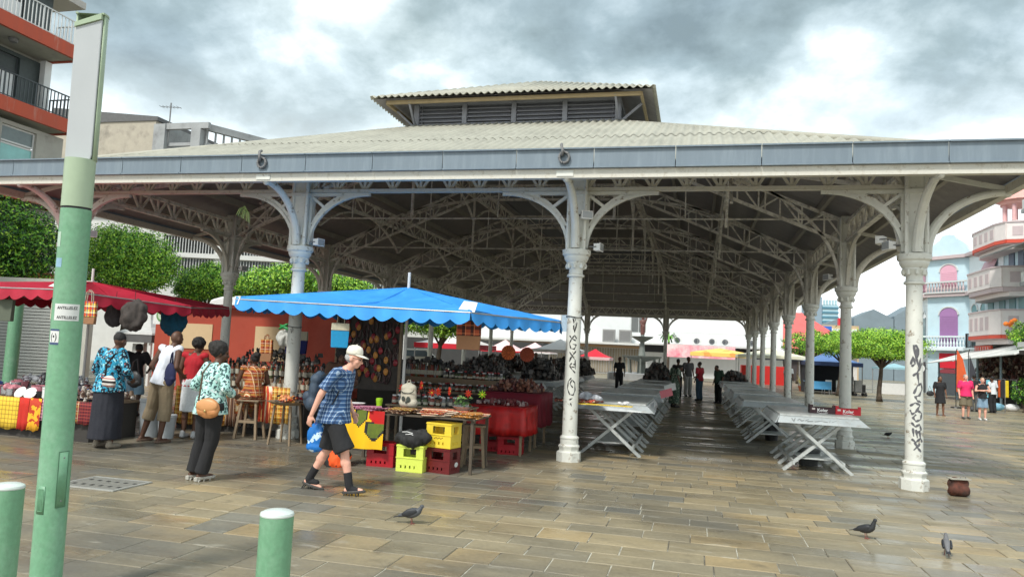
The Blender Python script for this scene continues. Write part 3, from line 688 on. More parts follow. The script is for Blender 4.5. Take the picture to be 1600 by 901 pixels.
    if face:
        for s_ in (-1, 1): MB().ell(hp(.031*s_,.083,.012), .011*k, .007*k, .007*k, 8, 5).build('eye', mat('eye_dark', (.02,.015,.01), .3, .02), o, smooth=True)
        MB().ell(hp(0,.093,-.053), .021*k, .005*k, .0045*k, 8, 5).build('mouth', mat('lips', (.2,.07,.06), .5, .05), o, smooth=True)
    if hair:
        kind, hc = hair; hm = mat('hair_%s_%d' % (kind, int(hc[0]*1000)), hc, .75, .3, 60, .8); hpz = []
        if kind == 'short': hpz = [('e', hp(0,-.028,.045), (.081*k,.091*k,.088*k), Rz)]
        if kind == 'afro': hpz = [('e', hp(0,-.04,.05), (.11*k,.115*k,.11*k), Rz), ('e', hp(0,-.11,.07), (.06*k,.06*k,.06*k), Rz)]
        if kind == 'bun': hpz = [('e', hp(0,-.03,.045), (.083*k,.095*k,.09*k), Rz), ('e', hp(0,-.10,.10), (.06*k,.06*k,.055*k), Rz)]
        if kind == 'puffs': hpz = [('e', hp(0,-.03,.045), (.088*k,.098*k,.092*k), Rz), ('e', hp(.07,-.08,.09), (.065*k,.06*k,.055*k), Rz), ('e', hp(-.07,-.08,.09), (.065*k,.06*k,.055*k), Rz)]
        if kind == 'long': hpz = [('e', hp(0,-.03,.045), (.083*k,.094*k,.09*k), Rz), ('c', hp(0,-.07,.0), hp(0,-.08,-.16), .07*k, .05*k), ('c', hp(.06,-.03,0), hp(.065,-.04,-.13), .03*k, .025*k), ('c', hp(-.06,-.03,0), hp(-.065,-.04,-.13), .03*k, .025*k)]
        if kind == 'fringe': hpz = [('e', hp(0,-.035,.0), (.079*k,.084*k,.06*k), Rz)]
        blob('hair', hpz, vox, hm, o, it=1, wr=.012 if kind != 'short' else .005, wf=38)
    if top:
        kind, m_ = top; t = []; c = t.append; g = .020*k
        c(('e', P['ch']+V3(0,0,-.01), (.168*W_+g, .115*W_+g, .165*k))); c(('c', P['ch'], P['wa'], .125*W_+g*.7, .13*W_+g)); c(('f', P['wa'], P['pel']+V3(0,0,-.06), .13*W_+g, .165*W_+g))
        c(('c', P['ch']+V3(0,0,.1)*k, P['nk']-V3(0,0,.035)*k, .09*k, .068*k))
        for s in 'RL':
            c(('c', P['nk']-V3(0,0,.075)*k, P['sh'+s], .062*k, .064*W_))
            if kind in ('tshirt', 'shirt', 'blouse'): e_ = P['sh'+s].lerp(P['el'+s], .8 if kind != 'blouse' else 1.0); c(('f', P['sh'+s], e_, .064*W_, .07*W_ if kind != 'blouse' else .058*W_))
            if kind == 'blouse' or kind == 'long': c(('c', P['sh'+s], P['el'+s], .064*W_, .054*W_)); c(('c', P['el'+s], P['wr'+s].lerp(P['el'+s], .35 if kind == 'blouse' else .05), .056*W_, .055*k if kind == 'blouse' else .04*k))
        if kind in ('shirt', 'blouse', 'tunic'): c(('f', P['pel']+V3(0,0,.03), P['pel']+V3(0,0,-.11)*k, .165*W_+g, .19*W_+g))
        blob('shirt' if kind != 'tank' else 'tank_top', t, vox, m_, o, it=4, wr=.007, wf=11)
    if bottom:
        kind, m_ = bottom; t = []; c = t.append; g = .018*k
        c(('e', P['pel'], (.158*W_+g, .12*W_+g, .13*k)))
        if kind in ('trousers', 'capris', 'shorts'):
            for s in 'RL':
                r1 = .095*W_+g; 
                if kind == 'trousers': c(('c', P['hp'+s], P['kn'+s], r1, .068*W_+g)); c(('f', P['kn'+s], P['an'+s]+V3(0,0,-.01), .066*W_+g, .066*k+g*.8))
                elif kind == 'capris': c(('c', P['hp'+s], P['kn'+s], r1, .075*W_+g)); c(('f', P['kn'+s], P['kn'+s].lerp(P['an'+s], .42), .075*k+g, .074*k+g))
                else: c(('f', P['hp'+s].lerp(P['kn'+s], .15), P['hp'+s].lerp(P['kn'+s], 1.0), .078*W_+g, .100*W_+g))
        if kind == 'skirt': c(('f', P['pel'], (P['knR']+P['knL'])/2+V3(0,0,-.03), .16*W_+g, .19*W_)); 
        if kind == 'longskirt': c(('f', P['pel'], (P['anR']+P['anL'])/2+V3(0,0,.05), .165*W_+g, .20*W_))
        if kind == 'dress': c(('f', P['pel'], (P['knR']+P['knL'])/2+V3(0,0,.03), .15*W_+g, .21*W_)); c(('c', P['wa'], P['pel'], .12*W_+g, .15*W_+g)); c(('e', P['ch']+V3(0,0,-.01), (.165*W_+g, .112*W_+g, .16*k)))
        if kind == 'seatskirt':
            for s in 'RL': c(('c', P['hp'+s], P['kn'+s], .12*W_, .11*W_)); c(('c', P['kn'+s], P['kn'+s]+V3(0,.0,-.22), .11*W_, .10*W_))
            c(('e', (P['pel']+P['knR'])/2+V3(.05,0,.0), (.15,.2,.1)))
        blob({'trousers':'trousers','capris':'capri_trousers','shorts':'shorts','skirt':'skirt','longskirt':'skirt','dress':'dress','seatskirt':'skirt'}[kind], t, vox, m_, o, it=3, wr=.008, wf=9)
    if shoes:
        kind, m_ = shoes
        for s in 'RL':
            f_ = V3(*J.get('ft'+s, (0,1,0))).normalized(); A = P['an'+s]; sd_ = f_.cross(Vector((0,0,1))).normalized(); R3 = Matrix((sd_, f_, sd_.cross(f_)*-1)).transposed()
            if kind == 'shoe':
                blob('shoe', [('c', A+V3(0,0,-.04)-f_*.03, A+f_*.13+V3(0,0,-.05), .043*k, .04*k), ('c', A+f_*.12+V3(0,0,-.05), A+f_*.165+V3(0,0,-.055), .038*k, .03*k), ('c', A-f_*.02+V3(0,0,-.03), A-f_*.02+V3(0,0,.01), .045*k, .04*k)], .008, m_, o, it=2)
            else:
                q = MB(); q.T = Matrix.Translation(A-V3(0,0,.073)*1) @ R3.to_4x4()
                q.lathe([(.9,0),(1,.006),(1,.024),(.92,.03)], 16, (0,.06,-.018), .045*k, .145*k)
                if kind == 'heel': q.box(-.03,.03,-.075,-.02,-.012,.03)
                for yy in (.02, .10): q.tube([(-.045,yy,.01),(-.03,yy,.055),(0,yy,.066),(.03,yy,.055),(.045,yy,.01)], .009, 5)
                q.tube([(-.04,-.04,.01),(-.03,-.06,.06),(0,-.065,.075),(.03,-.06,.06),(.04,-.04,.01)], .008, 5)
                q.build('sandal', m_, o, smooth=False)
    o['H'] = 1; del o['H']
    return o, P, k
blk = mat('black_cloth', (.018,.018,.02), .9, .2, 20, .3)
# --- the walking man
SHB = plaid('blue_check_shirt', hexc(52,92,140), [('x',.042,0,.14,hexc(180,200,220),.75),('z',.05,0,.12,hexc(180,200,220),.75),('x',.042,.5,.25,hexc(25,45,80),.6),('z',.05,.5,.25,hexc(25,45,80),.6)])
man, P, k = person('older man walking right in white cap, blue check shirt, black shorts and sandals', (-2.15,-4.12,0), pi/2+.05,
    dict(pel=(0,-.01,.90), wa=(0,.02,1.05), ch=(0,.05,1.25), nk=(0,.115,1.41), hd=(0,.20,1.535), nod=.28, shR=(-.18,.06,1.37), shL=(.18,.08,1.37), elR=(-.26,-.07,1.12), wrR=(-.27,-.16,.89), elL=(.25,.02,1.1), wrL=(.24,.12,.9), hdR=(0,-.25,-1),
         hpR=(-.09,.01,.88), hpL=(.09,-.02,.88), knR=(-.09,.19,.49), anR=(-.09,.27,.105), knL=(.09,-.09,.48), anL=(.09,-.31,.12), ftR=(0,1,.12), ftL=(0,1,-.25)),
    H=1.74, skin=SKW, vox=.0085, hair=('fringe', (.42,.41,.40)), top=('shirt', SHB), bottom=('shorts', blk), shoes=('sandal', mat('dark_sandal', (.06,.055,.05), .6, .2)))
hd = P['hd']; q = MB(); q.T = Matrix.Translation(hd) @ Matrix.Rotation(.12, 4, 'X'); CAPM = fabric('cap_cloth', hexc(225,220,205))
q.lathe([(1,0),(1.02,.03),(.97,.065),(.8,.095),(.45,.112),(.05,.118)], 20, (0,.012,.045), .084, .100); q.ell((0,0,.165), .01,.01,.008, 6, 4)
cap = q.build('cap', CAPM, man, smooth=True)
q = MB(); q.T = Matrix.Translation(hd) @ Matrix.Rotation(.12, 4, 'X'); A_ = []; B_ = []
for t in np.linspace(-1.15, 1.15, 13): A_.append((.082*sin(t), .012-.098*cos(t), .052)); B_.append((.088*sin(t), .0-.175*cos(t)*(1 if abs(t) < 9 else 1), .052-.028*cos(t)))
q.grid([A_, B_]); q.build('cap_peak', CAPM, man, solid=.006, smooth=True)
for s in 'RL':
    a = P['an'+s]; n_ = P['kn'+s]; d = (n_-a).normalized(); blob('sock', [('c', a-V3(0,0,.01), a+d*.14, .047, .05), ('c', a+V3(0,0,-.035), a+V3(0,.10,-.045), .04, .036)], .009, blk, man, it=1)
gl = MB(); Rg = Matrix.Rotation(.28, 3, 'X')
for s_ in (-1, 1):
    c = hd+Rg @ V3(.033*s_,.104,.010); gl.tube([c+Vector((.026*cos(t),0,.02*sin(t))) for t in np.linspace(0,2*pi,13)[:-1]], .0022, 5, closed=True); gl.tube([hd+Rg @ V3(.06*s_,.10,.015), hd+Rg @ V3(.082*s_,-.005,.015)], .0022, 5)
gl.build('glasses', BLACK, man)
# backpack on his back (carried -> a thing of its own)
BPM = mat('slate_backpack_nylon', hexc(58,74,92), .6, .18, 8, .3, col2=hexc(38,48,62), amt=.45, s2=6)
def backpack(label, m_, loc, rz, s=1.0, pocket=None, straps=True):
    o = thing('backpack', label, 'backpack', loc, rz)
    blob('bag_body', [('e', (0,0,0), (.145*s,.085*s,.22*s)), ('c', (-.08*s,0,-.13*s), (.08*s,0,-.13*s), .085*s, .085*s), ('c', (-.07*s,0,.12*s), (.07*s,0,.12*s), .07*s, .07*s)], .010, m_, o, 4, wr=.007, wf=6)
    blob('front_pocket', [('c', (-.06*s,.075*s,-.07*s), (.06*s,.075*s,-.07*s), .06*s, .06*s), ('c', (-.05*s,.07*s,-.12*s), (.05*s,.07*s,-.12*s), .055*s, .055*s)], .010, pocket or m_, o, 2, wr=.008)
    q = MB()
    if straps:
        for x in (-.085, .085): q.path([(x*s,-.06*s,.17*s),(x*s,-.14*s,.22*s),(x*s*1.1,-.24*s,.20*s),(x*s*1.3,-.29*s,.05*s),(x*s*1.3,-.24*s,-.10*s),(x*s,-.08*s,-.17*s)], .035*s, .008, (1,0,0))
    q.tube([(-.03*s,-.02*s,.21*s),(-.02*s,0,.255*s),(.02*s,0,.255*s),(.03*s,-.02*s,.21*s)], .007, 5)
    q.build('strap', BLACK if straps else m_, o); return o
bp_ = backpack('slate blue backpack on the back of the walking man in the cap', BPM, (-2.15-.225,-4.15,1.17), pi/2+.05, 1.12); bp_.rotation_euler = (.10, 0, pi/2+.05)
# carrier bag held low behind him
PB = spots('blue_tie_dye_plastic', hexc(20,110,190), [(hexc(200,225,240),9,.56),(hexc(10,60,140),7,.60)], kind='noise', rough=.35)
cb = thing('carrier_bag', 'blue and white patterned plastic carrier bag hanging behind the walking man', 'carrier bag', (-2.42,-4.0,.62), .2)
blob('bag_body', [('e', (0,0,0), (.13,.06,.17)), ('c', (-.07,0,-.13), (.07,0,-.13), .06, .06), ('c', (0,0,.1), (.03,0,.2), .05, .025)], .011, PB, cb, 2, wr=.02, wf=9); MB().tube([(.03,0,.2),(.05,-.02,.27),(.02,.0,.2)], .012, 6).build('handle', PB, cb)
# --- woman with tan shoulder bag
SPK = spots('speckled_mint_blouse', hexc(178,222,214), [(hexc(50,80,82),34,.535),(hexc(225,240,238),20,.60)])
w2, P, k = person('woman seen from behind in speckled mint blouse, black trousers and block heels', (-3.85,-4.20,0), pi-.35,
    dict(pel=(-.10,.0,.93), wa=(-.10,.02,1.09), ch=(-.08,.05,1.27), nk=(-.07,.06,1.43), hd=(-.07,.10,1.56), yaw=-.55, nod=.2, shR=(-.25,.05,1.39), shL=(.10,.06,1.39), elR=(-.36,.0,1.14), elL=(.25,-.02,1.14), wrR=(-.28,.20,1.05), wrL=(.2,.22,1.08),
         hpR=(-.19,0,.90), hpL=(-.01,0,.90), knR=(-.13,.03,.50), anR=(-.04,-.02,.11), knL=(.06,.02,.50), anL=(.13,-.02,.11)), H=1.69, skin=SKB, build=1.0, vox=.0095,
    hair=('afro', (.02,.017,.015)), top=('blouse', SPK), bottom=('trousers', blk), shoes=('heel', mat('cream_heel', (.45,.43,.38), .5, .1)))
def shoulder_bag(label, m_, loc, rz, size, strap, sm=None, name='shoulder_bag'):
    o = thing(name, label, 'bag', loc, rz); a, b_, c = size
    blob('bag_body', [('e', (0,0,0), (a,b_,c)), ('c', (-a*.55,0,-c*.35), (a*.55,0,-c*.35), b_*.95, b_*.95), ('c', (-a*.6,0,c*.4), (a*.6,0,c*.4), b_*.6, b_*.6)], .009, m_, o, 2, wr=.006)
    if strap: MB().path(strap, .03, .006, (0,1,0)).build('strap', sm or m_, o)
    return o
TAN = mat('tan_leather', hexc(196,134,82), .45, .1, 12, .1, col2=hexc(160,98,52), amt=.4, s2=7)
sb = shoulder_bag('tan leather saddle bag with a flap on the back of the woman in black trousers', TAN, (-3.66,-4.42,.90), .1, (.155,.055,.125), [(-.13,.0,.08),(-.09,-.035,.28),(-.07,-.06,.42),(-.02,.0,.53),(.03,.08,.56)], mat('strap_brown', (.15,.09,.05), .5, .1))
blob('flap', [('e', (0,-.035,.035), (.14,.032,.08))], .009, mat('tan_flap', hexc(208,150,98), .45, .08), sb, 1); MB().ell((0,-.072,-.03), .014,.008,.02, 8, 5).build('clasp', mat('brass', (.5,.38,.15), .3, .05, metal=.8), sb, smooth=True)
# --- man in tank top
w3, P, k = person('bald man seen from behind in white tank top and khaki capri trousers', (-6.60,-1.75,0), pi-.28,
    dict(pel=(-.13,.03,.93), wa=(-.16,.05,1.09), ch=(-.2,.07,1.28), nk=(-.22,.09,1.44), hd=(-.23,.14,1.56), nod=.35, shR=(-.40,.07,1.41), shL=(-.02,.06,1.41), elR=(-.46,.0,1.14), elL=(.05,-.05,1.14), wrR=(-.38,.18,1.02), wrL=(.10,.10,.98),
         hpR=(-.22,.03,.90), hpL=(-.04,.02,.90), knR=(-.19,.07,.50), anR=(-.17,.03,.085), knL=(.10,.05,.50), anL=(.18,-.02,.085)), H=1.84, skin=SKB, build=1.0, vox=.0105,
    top=('tank', mat('white_tank_cotton', (.72,.74,.80), .85, .05, 5, .1)), bottom=('capris', fabric('khaki_cloth', hexc(140,124,100))), shoes=('sandal', mat('sandal_brown', (.16,.10,.07), .6, .2)))
o = shoulder_bag('black handbag hanging at the left hip of the man in the tank top', BLACK, (-6.92,-1.85,1.0), 0, (.13,.06,.14), [(-.08,0,.1),(-.05,.0,.28),(.02,0,.34),(.07,0,.12)]);
o = shoulder_bag('navy drawstring bag hanging at the right side of the man in the tank top', fabric('navy_nylon', hexc(34,38,74)), (-6.20,-1.92,1.12), 0, (.10,.05,.19), [(-.02,0,.15),(.0,.0,.32),(.02,0,.36),(.03,0,.15)])
# --- woman in blue print
PRN = spots('turquoise_print', hexc(40,150,185), [(hexc(25,35,50),16,.50),(hexc(150,215,230),26,.60),(hexc(165,80,70),20,.66)])
w4, P, k = person('woman seen from behind in turquoise printed blouse and long dark skirt', (-6.70,-2.62,0), pi-.1,
    dict(ch=(0,.03,1.27), nk=(0,.05,1.43), hd=(-.03,.09,1.56), nod=.3, elR=(-.30,.0,1.13), elL=(.28,-.02,1.13), wrR=(-.20,.2,1.0), wrL=(.25,.12,.93), anR=(-.13,-.02,.085), anL=(.12,-.02,.085)), H=1.76, skin=SKB, build=1.12, vox=.0105,
    hair=('short', (.018,.016,.015)), top=('blouse', PRN), bottom=('longskirt', fabric('navy_skirt_cloth', (.02,.021,.03))), shoes=('shoe', fabric('beige_shoe', hexc(150,140,125))))
BAGST = plaid('striped_bag', hexc(205,198,190), [('z',.11,.2,.3,hexc(30,26,26),1),('z',.11,.65,.12,hexc(165,50,40),1)])
o = shoulder_bag('small black, red and cream handbag carried behind the woman in turquoise', BAGST, (-6.47,-2.90,1.02), -.25, (.15,.055,.09), [(-.1,0,.04),(-.12,.02,.25),(-.04,.1,.42),(.0,.2,.45)], BLACK)
# --- woman in red behind
w5, P, k = person('woman in red top and white skirt standing behind the speckled blouse', (-6.45,-1.0,0), pi+.1,
    dict(hd=(0,.1,1.555), nod=.35, elR=(-.27,.03,1.14), wrR=(-.18,.24,1.05)), H=1.72, skin=SKB, vox=.012, hair=('afro', (.015,.013,.012)), top=('tank', fabric('red_top_cloth', hexc(176,28,40))), bottom=('skirt', fabric('white_skirt_cloth', (.68,.72,.73))), shoes=('shoe', fabric('white_shoe', (.5,.5,.5))))
# --- seated vendor
MAD = plaid('madras_orange', hexc(176,84,44), [('x',.10,0,.3,hexc(120,30,28),.8),('z',.11,.1,.3,hexc(196,140,60),.7),('x',.10,.5,.08,hexc(235,220,180),.8),('z',.11,.6,.07,hexc(235,220,180),.8),('x',.10,.7,.1,hexc(60,70,40),.7)])
MADG = plaid('madras_yellow', hexc(206,150,44), [('x',.09,0,.28,hexc(170,60,30),.75),('z',.09,.1,.28,hexc(120,90,40),.7),('x',.09,.5,.08,hexc(240,225,150),.9),('z',.09,.6,.08,hexc(240,225,150),.9)])
w6, P, k = person('seated woman in off-shoulder orange madras dress on a wooden stool', (-5.65,-.42,0), pi+.75,
    dict(pel=(0,0,.80), wa=(0,.01,.94), ch=(0,.03,1.13), nk=(0,.04,1.28), hd=(0,.08,1.40), yaw=.3, shR=(-.18,.02,1.25), shL=(.18,.02,1.25), elR=(-.27,.06,1.0), elL=(.27,.06,1.0), wrR=(-.2,.28,.9), wrL=(.2,.28,.9),
      hpR=(-.09,.02,.77), hpL=(.09,.02,.77), knR=(-.12,.40,.66), knL=(.12,.42,.66), anR=(-.10,.28,.30), anL=(.12,.30,.30)), H=1.66, skin=SKB, build=1.08, vox=.011, hair=('bun', (.016,.014,.013)), top=('tank', MAD), bottom=('seatskirt', MAD), shoes=('sandal', BLACK))
def stool(label, x, y, rz, h=.7, w=.36):
    o = thing('wooden_stool', label, 'stool', (x,y,0), rz); MB().box(-w/2,w/2,-w/2*.8,w/2*.8,h-.03,h).build('seat', WOOD, o, bevel=.004)
    for sx in (-1, 1):
        for sy in (-1, 1): MB().beam((sx*w*.33,sy*w*.26,h-.031),(sx*w*.5,sy*w*.42,0),.04,.04).build('leg', WOOD, o)
    for t, sy in ((.3,-1),(.3,1)): MB().beam((-w*.44,sy*w*.36,t),(w*.44,sy*w*.36,t),.03,.045).build('rail', WOOD, o)
    return o
stool('tall wooden stool under the seated woman in the madras dress', -5.65, -.42, .1, .68, .40)
stool('small grey wooden stool at the end of the spice table by the red cloth', -1.22, -1.35, .15, .62, .34)
# --- vendor under the blue parasol
w7, P, k = person('stall keeper in dark top, madras bodice and tall black headwrap under the blue parasol', (-3.9,-.55,0), .5,
    dict(hd=(0,.08,1.545), nod=.3, elR=(-.27,.05,1.1), elL=(.27,.05,1.1), wrR=(-.1,.25,1.02), wrL=(.12,.26,1.02)), H=1.66, skin=SKB, build=1.05, vox=.012, hair=('afro', (.012,.012,.012)), top=('tshirt', mat('madras_dark', (.10,.05,.03), .9, .3, 10)), bottom=('longskirt', MAD))
blob('headwrap', [('e', P['hd']+V3(0,-.03,.13), (.11,.12,.09)), ('e', P['hd']+V3(.07,-.05,.17), (.08,.07,.08))], .012, blk, w7, 1, wr=.01)
blob('bodice', [('e', P['ch']+V3(0,.03,-.02), (.15,.11,.10))], .011, MADG, w7, 1)
# --- small figure beyond the turquoise blouse
person('person in black top and pale blue shorts bending behind the left stall', (-9.6,1.3,0), pi+.5, dict(hd=(0,.2,1.5), nk=(0,.12,1.4), ch=(0,.08,1.26), elR=(-.3,.1,1.1), wrR=(-.2,.3,1.0)), H=1.6, skin=SKB, vox=.014, hair=('short', (.02,.02,.02)), top=('tshirt', blk), bottom=('shorts', fabric('pale_denim', hexc(150,185,205))), shoes=('shoe', BLACK))
# --- inside the hall
def simple(label, x, y, rz, H, top, bottom, hair=('short',(.015,.014,.013)), skin=SKB, pose={}, shoes=True, kt='tshirt', kb='trousers', build=1.0, vox=.016, face=False):
    return person(label, (x,y,0), rz, pose, H, skin, build, vox, hair, (kt, top) if top else None, (kb, bottom) if bottom else None, ('shoe', BLACK) if shoes else None, face)[0]
RED = fabric('red_shirt_cloth', hexc(170,40,52)); JEAN = fabric('blue_jean', hexc(70,95,115)); GREYC = fabric('grey_cloth', (.1,.1,.1))
simple('person in red shirt and jeans standing in the aisle inside the hall', 2.14, 21.2, pi+.9, 1.66, RED, JEAN, pose=dict(elR=(-.28,.05,1.15), wrR=(-.1,.25,1.05)))
simple('person in black shirt standing left of the red shirt in the aisle', 1.2, 22.0, pi-.2, 1.74, blk, blk)
simple('tall person in grey beside the column in the aisle inside the hall', 1.62, 24.2, .5, 1.86, GREYC, fabric('pale_trouser', (.4,.4,.38)))
simple('person in dark green leaning over goods on the right of the aisle', 2.9, 20.0, -.8, 1.6, fabric('dark_green_cloth', (.03,.06,.04)), blk, pose=dict(hd=(0,.15,1.53)))
simple('person in patterned green dress bending at the left of the aisle', 1.25, 15.6, pi-.9, 1.66, spots('green_print', (.05,.09,.06), [((.35,.38,.3),18,.58)]), spots('green_print', (.05,.09,.06), []), kb='longskirt', pose=dict(hd=(0,.25,1.45), nk=(0,.18,1.36), ch=(0,.1,1.22)))
simple('person in black standing beside the heap of dark goods', -1.6, 24.0, .2, 1.7, blk, blk)
simple('dark dressed person standing behind the tables by the white gazebo', -5.2, 21.5, .3, 1.72, GREYC, blk)
simple('person in white shirt among the gazebos beyond the right row of columns', 7.1, 33.0, pi-.5, 1.75, mat('white_shirt_far', (.65,.68,.7), .8, .05), blk)
# --- on the square to the right
DEN = fabric('light_denim', hexc(125,150,170)); 
pw, P_, _ = person('woman in short black dress with a black bag crossing the square', (11.35,20.6,0), .15, dict(anR=(-.07,-.1,.09), anL=(.09,.12,.09), knR=(-.08,-.02,.5), knL=(.09,.1,.5)), 1.55, SKM, 1.05, .0135, ('long', (.02,.018,.016)), ('tshirt', blk), ('dress', blk), ('sandal', mat('tan_sandal', (.3,.2,.15), .6, .1)))
shoulder_bag('small black handbag at the side of the woman in the black dress', BLACK, (10.98,20.5,.86), 0, (.14,.05,.11), [(-.08,0,.08),(-.02,0,.3),(.06,0,.08)])
person('large man in bright pink t-shirt and khaki shorts walking across the square', (11.95,19.6,0), .05, dict(anR=(-.13,.1,.09), anL=(.13,-.1,.09), knR=(-.12,.1,.5)), 1.66, SKW, 1.28, .0135, ('short', (.35,.33,.3)), ('tshirt', fabric('hot_pink_cotton', hexc(228,44,104))), ('shorts', fabric('olive_khaki', hexc(110,100,80))), ('shoe', GREYC))
person('young woman in black top and denim shorts with arms folded on the square', (12.45,19.4,0), -.05, dict(elR=(-.26,.06,1.16), elL=(.26,.06,1.16), wrR=(.05,.2,1.2), wrL=(-.06,.22,1.17), hdR=(1,.2,.1), hdL=(-1,.2,.1)), 1.58, SKW, .92, .0135, ('short', (.25,.2,.12)), ('tank', blk), ('shorts', DEN), ('shoe', WHITE))
simple('person in dark clothes browsing at the shop behind the pink t-shirt', 14.3, 26.0, pi, 1.66, blk, GREYC); simple('person with white top browsing under the shop awning', 14.9, 25.6, pi+.5, 1.62, mat('white_shirt_far', (.6,.6,.6), .8, .05), blk)
# ------------------------------------------------------------------ street furniture in front
lp = thing('street_lamp', 'tall round green street lamp post with a long pale light panel, nearest on the left', 'street lamp', (-2.108,-8.137,0)); lp.rotation_euler = (R(1.76), R(.3), R(14)); lp.scale = (.85, .85, 1)
MB().lathe([(.118,0),(.118,.02),(.112,.03),(.110,2.56)], 32).build('lower_pole', GREEN, lp, auto=True)
MB().lathe([(.104,2.56),(.104,2.575)], 32).build('joint_ring', BLACK, lp)
q = MB(); n = 32; hs = [2.575, 2.92]; q.lathe([(.110,2.575),(.110,2.90)], 32)
# upper head: half-round profile cut by the slanting light panel
prof = []
def head_ring(z, half):  # the front (towards -Y) is cut flat
    pts = []
    for j in range(33):
        t = -pi*.06+ (pi*1.12)*j/32; pts.append((.110*cos(t), .110*sin(t), z))
    return pts
q.build('upper_sleeve', mat('green_upper', (.36,.45,.31), .4, .06, 9), lp, auto=True)
q = MB(); rings = [head_ring(z, 1) for z in (2.90, 3.2, 3.5, 3.9)]
q.grid(rings); q.build('head_shell', MC['green_upper'], lp, auto=True, solid=.012)
q = MB(); q.poly([(-.108,-.035,2.90),(.092,-.035,2.90),(.100,-.035,2.93),(.100,-.035,3.86),(-.108,-.035,3.80)], (0,.02,0)); q.build('light_panel', mat('frosted_panel', (.44,.46,.47), .35, .04, 3), lp, bevel=.006)
q = MB(); q.add([(.110*cos(t)*1.03, .110*sin(t)*1.03-.0, 3.90+.0) for t in np.linspace(-.3,pi+.3,18)], [tuple(range(18))]); q.T = None
q.path([(.11*cos(t), .11*sin(t), 3.90) for t in np.linspace(-.35, pi+.35, 18)], .012, .02); q.poly([(-.11,-.05,3.80),(.10,-.05,3.86),(.10,-.05,3.90),(-.11,-.05,3.83)], (0,.03,0)); q.build('head_cap', MC['green_upper'], lp)
def wrap(z0, z1, t0, t1, r, m, name, par, lab=None, solid=.001):
    q = MB(); T = np.linspace(t0, t1, 14); q.grid([[(r*cos(t), r*sin(t), z0) for t in T], [(r*cos(t), r*sin(t), z1) for t in T]]); o = q.build(name, m, par, smooth=True)
    if lab: o['label'] = lab
    return o
HP = thing_hatch = MB(); T = np.linspace(R(-48), R(-10), 9)
HP.grid([[(.1125*cos(t), .1125*sin(t), .60) for t in T], [(.1125*cos(t), .1125*sin(t), .96) for t in T]]); ht = HP.build('access_hatch', GREEN, lp, smooth=True, solid=.003)
q = MB(); E_ = [(T[0],.60),(T[-1],.60),(T[-1],.96),(T[0],.96)]
L1 = [(t,.60) for t in T]+[(T[-1],z) for z in np.linspace(.62,.94,5)]+[(t,.96) for t in T[::-1]]+[(T[0],z) for z in np.linspace(.94,.62,5)]
q.tube([(.1135*cos(t), .1135*sin(t), z) for t, z in L1], .0022, 5, closed=True); q.build('hatch_seam', mat('green_shadow', (.05,.13,.07), .6, .1), ht)
for z in (.64, .92): q = MB(); q.ell((.1145*cos(R(-29)), .1145*sin(R(-29)), z), .006,.006,.006, 8, 5); q.build('hatch_screw', RINGM, ht)
q = MB(); T2 = np.linspace(R(-120), R(-86), 7); q.grid([[(.1125*cos(t), .1125*sin(t), .56) for t in T2], [(.1125*cos(t), .1125*sin(t), .74) for t in T2]]); pl = q.build('maker_plate', GREEN, lp, smooth=True, solid=.003)
q = MB()
for z in (.58,.66,.72): q.path([(.1145*cos(t), .1145*sin(t), z) for t in T2[1:-1]], .004, .004)
for t in T2[1:-1]: q.beam((.1145*cos(t),.1145*sin(t),.585),(.1145*cos(t),.1145*sin(t),.715),.004,.004)
q.build('raised_letters', GREEN, pl)
STK = mat('sticker_white', (.68,.69,.67), .5, .05, 9)
s1 = wrap(1.815, 1.925, R(-112), R(-16), .1118, STK, 'sticker', lp, 'white sticker printed ANTILLES twice')
def curved_text(body, size, z, tc_, r, m, par, name='lettering'):
    me_o = text_mesh(body, size, name, m, par, Matrix.Identity(4), .0004, 'CENTER', .0006); me = me_o.data
    for v in me.vertices:
        t = tc_ + v.co.x/r; v.co = Vector(((r+v.co.z)*cos(t), (r+v.co.z)*sin(t), z+v.co.y))
    me.update(); return me_o
INK = mat('print_black', (.02,.02,.02), .6, .02)
for z in (1.898, 1.835): curved_text('ANTILLES.EZ', .026, z, R(-62), .1124, INK, s1)
s2_ = wrap(1.66, 1.755, R(-128), R(-84), .1118, STK, 'sticker', lp, 'small blue and white round-emblem sticker')
wrap(1.655, 1.67, R(-128), R(-84), .1121, mat('print_navy', (.05,.08,.18), .5, .05), 'sticker_stripe', s2_); wrap(1.745, 1.758, R(-128), R(-84), .1121, MC['print_navy'], 'sticker_stripe', s2_)
curved_text('(•)', .06, 1.706, R(-106), .1124, INK, s2_)
s3 = wrap(2.165, 2.225, R(-130), R(-98), .1118, mat('sticker_blue', (.25,.42,.55), .5, .2, 60), 'sticker', lp, 'pale blue square sticker'); wrap(2.30, 2.40, R(-138), R(-112), .1118, mat('sticker_grey_green', (.42,.55,.45), .6, .1, 20), 'sticker', lp)
def bollard(label, x, y, zt):
    o = thing('bollard', label, 'bollard', (x,y,0), 0, 'green bollards in front of the market')
    o.scale = (.88, .88, 1); MB().lathe([(.115,0),(.115,.03),(.1,.04),(.1,zt-.03)], 32).build('post', GREEN, o, auto=True); MB().lathe([(.1,zt-.029),(.102,zt-.022),(.098,zt-.012),(.075,zt-.002),(.03,zt+.004),(.002,zt+.005)], 32).build('cap', mat('bollard_cap', (.62,.68,.64), .3, .03, 8), o, auto=True); return o
bollard('green bollard with white domed cap standing alone at the bottom of the photo', -.158, -8.641, .845); bollard('green bollard with white cap beside the foot of the green lamp post', -1.885, -8.70, .845)
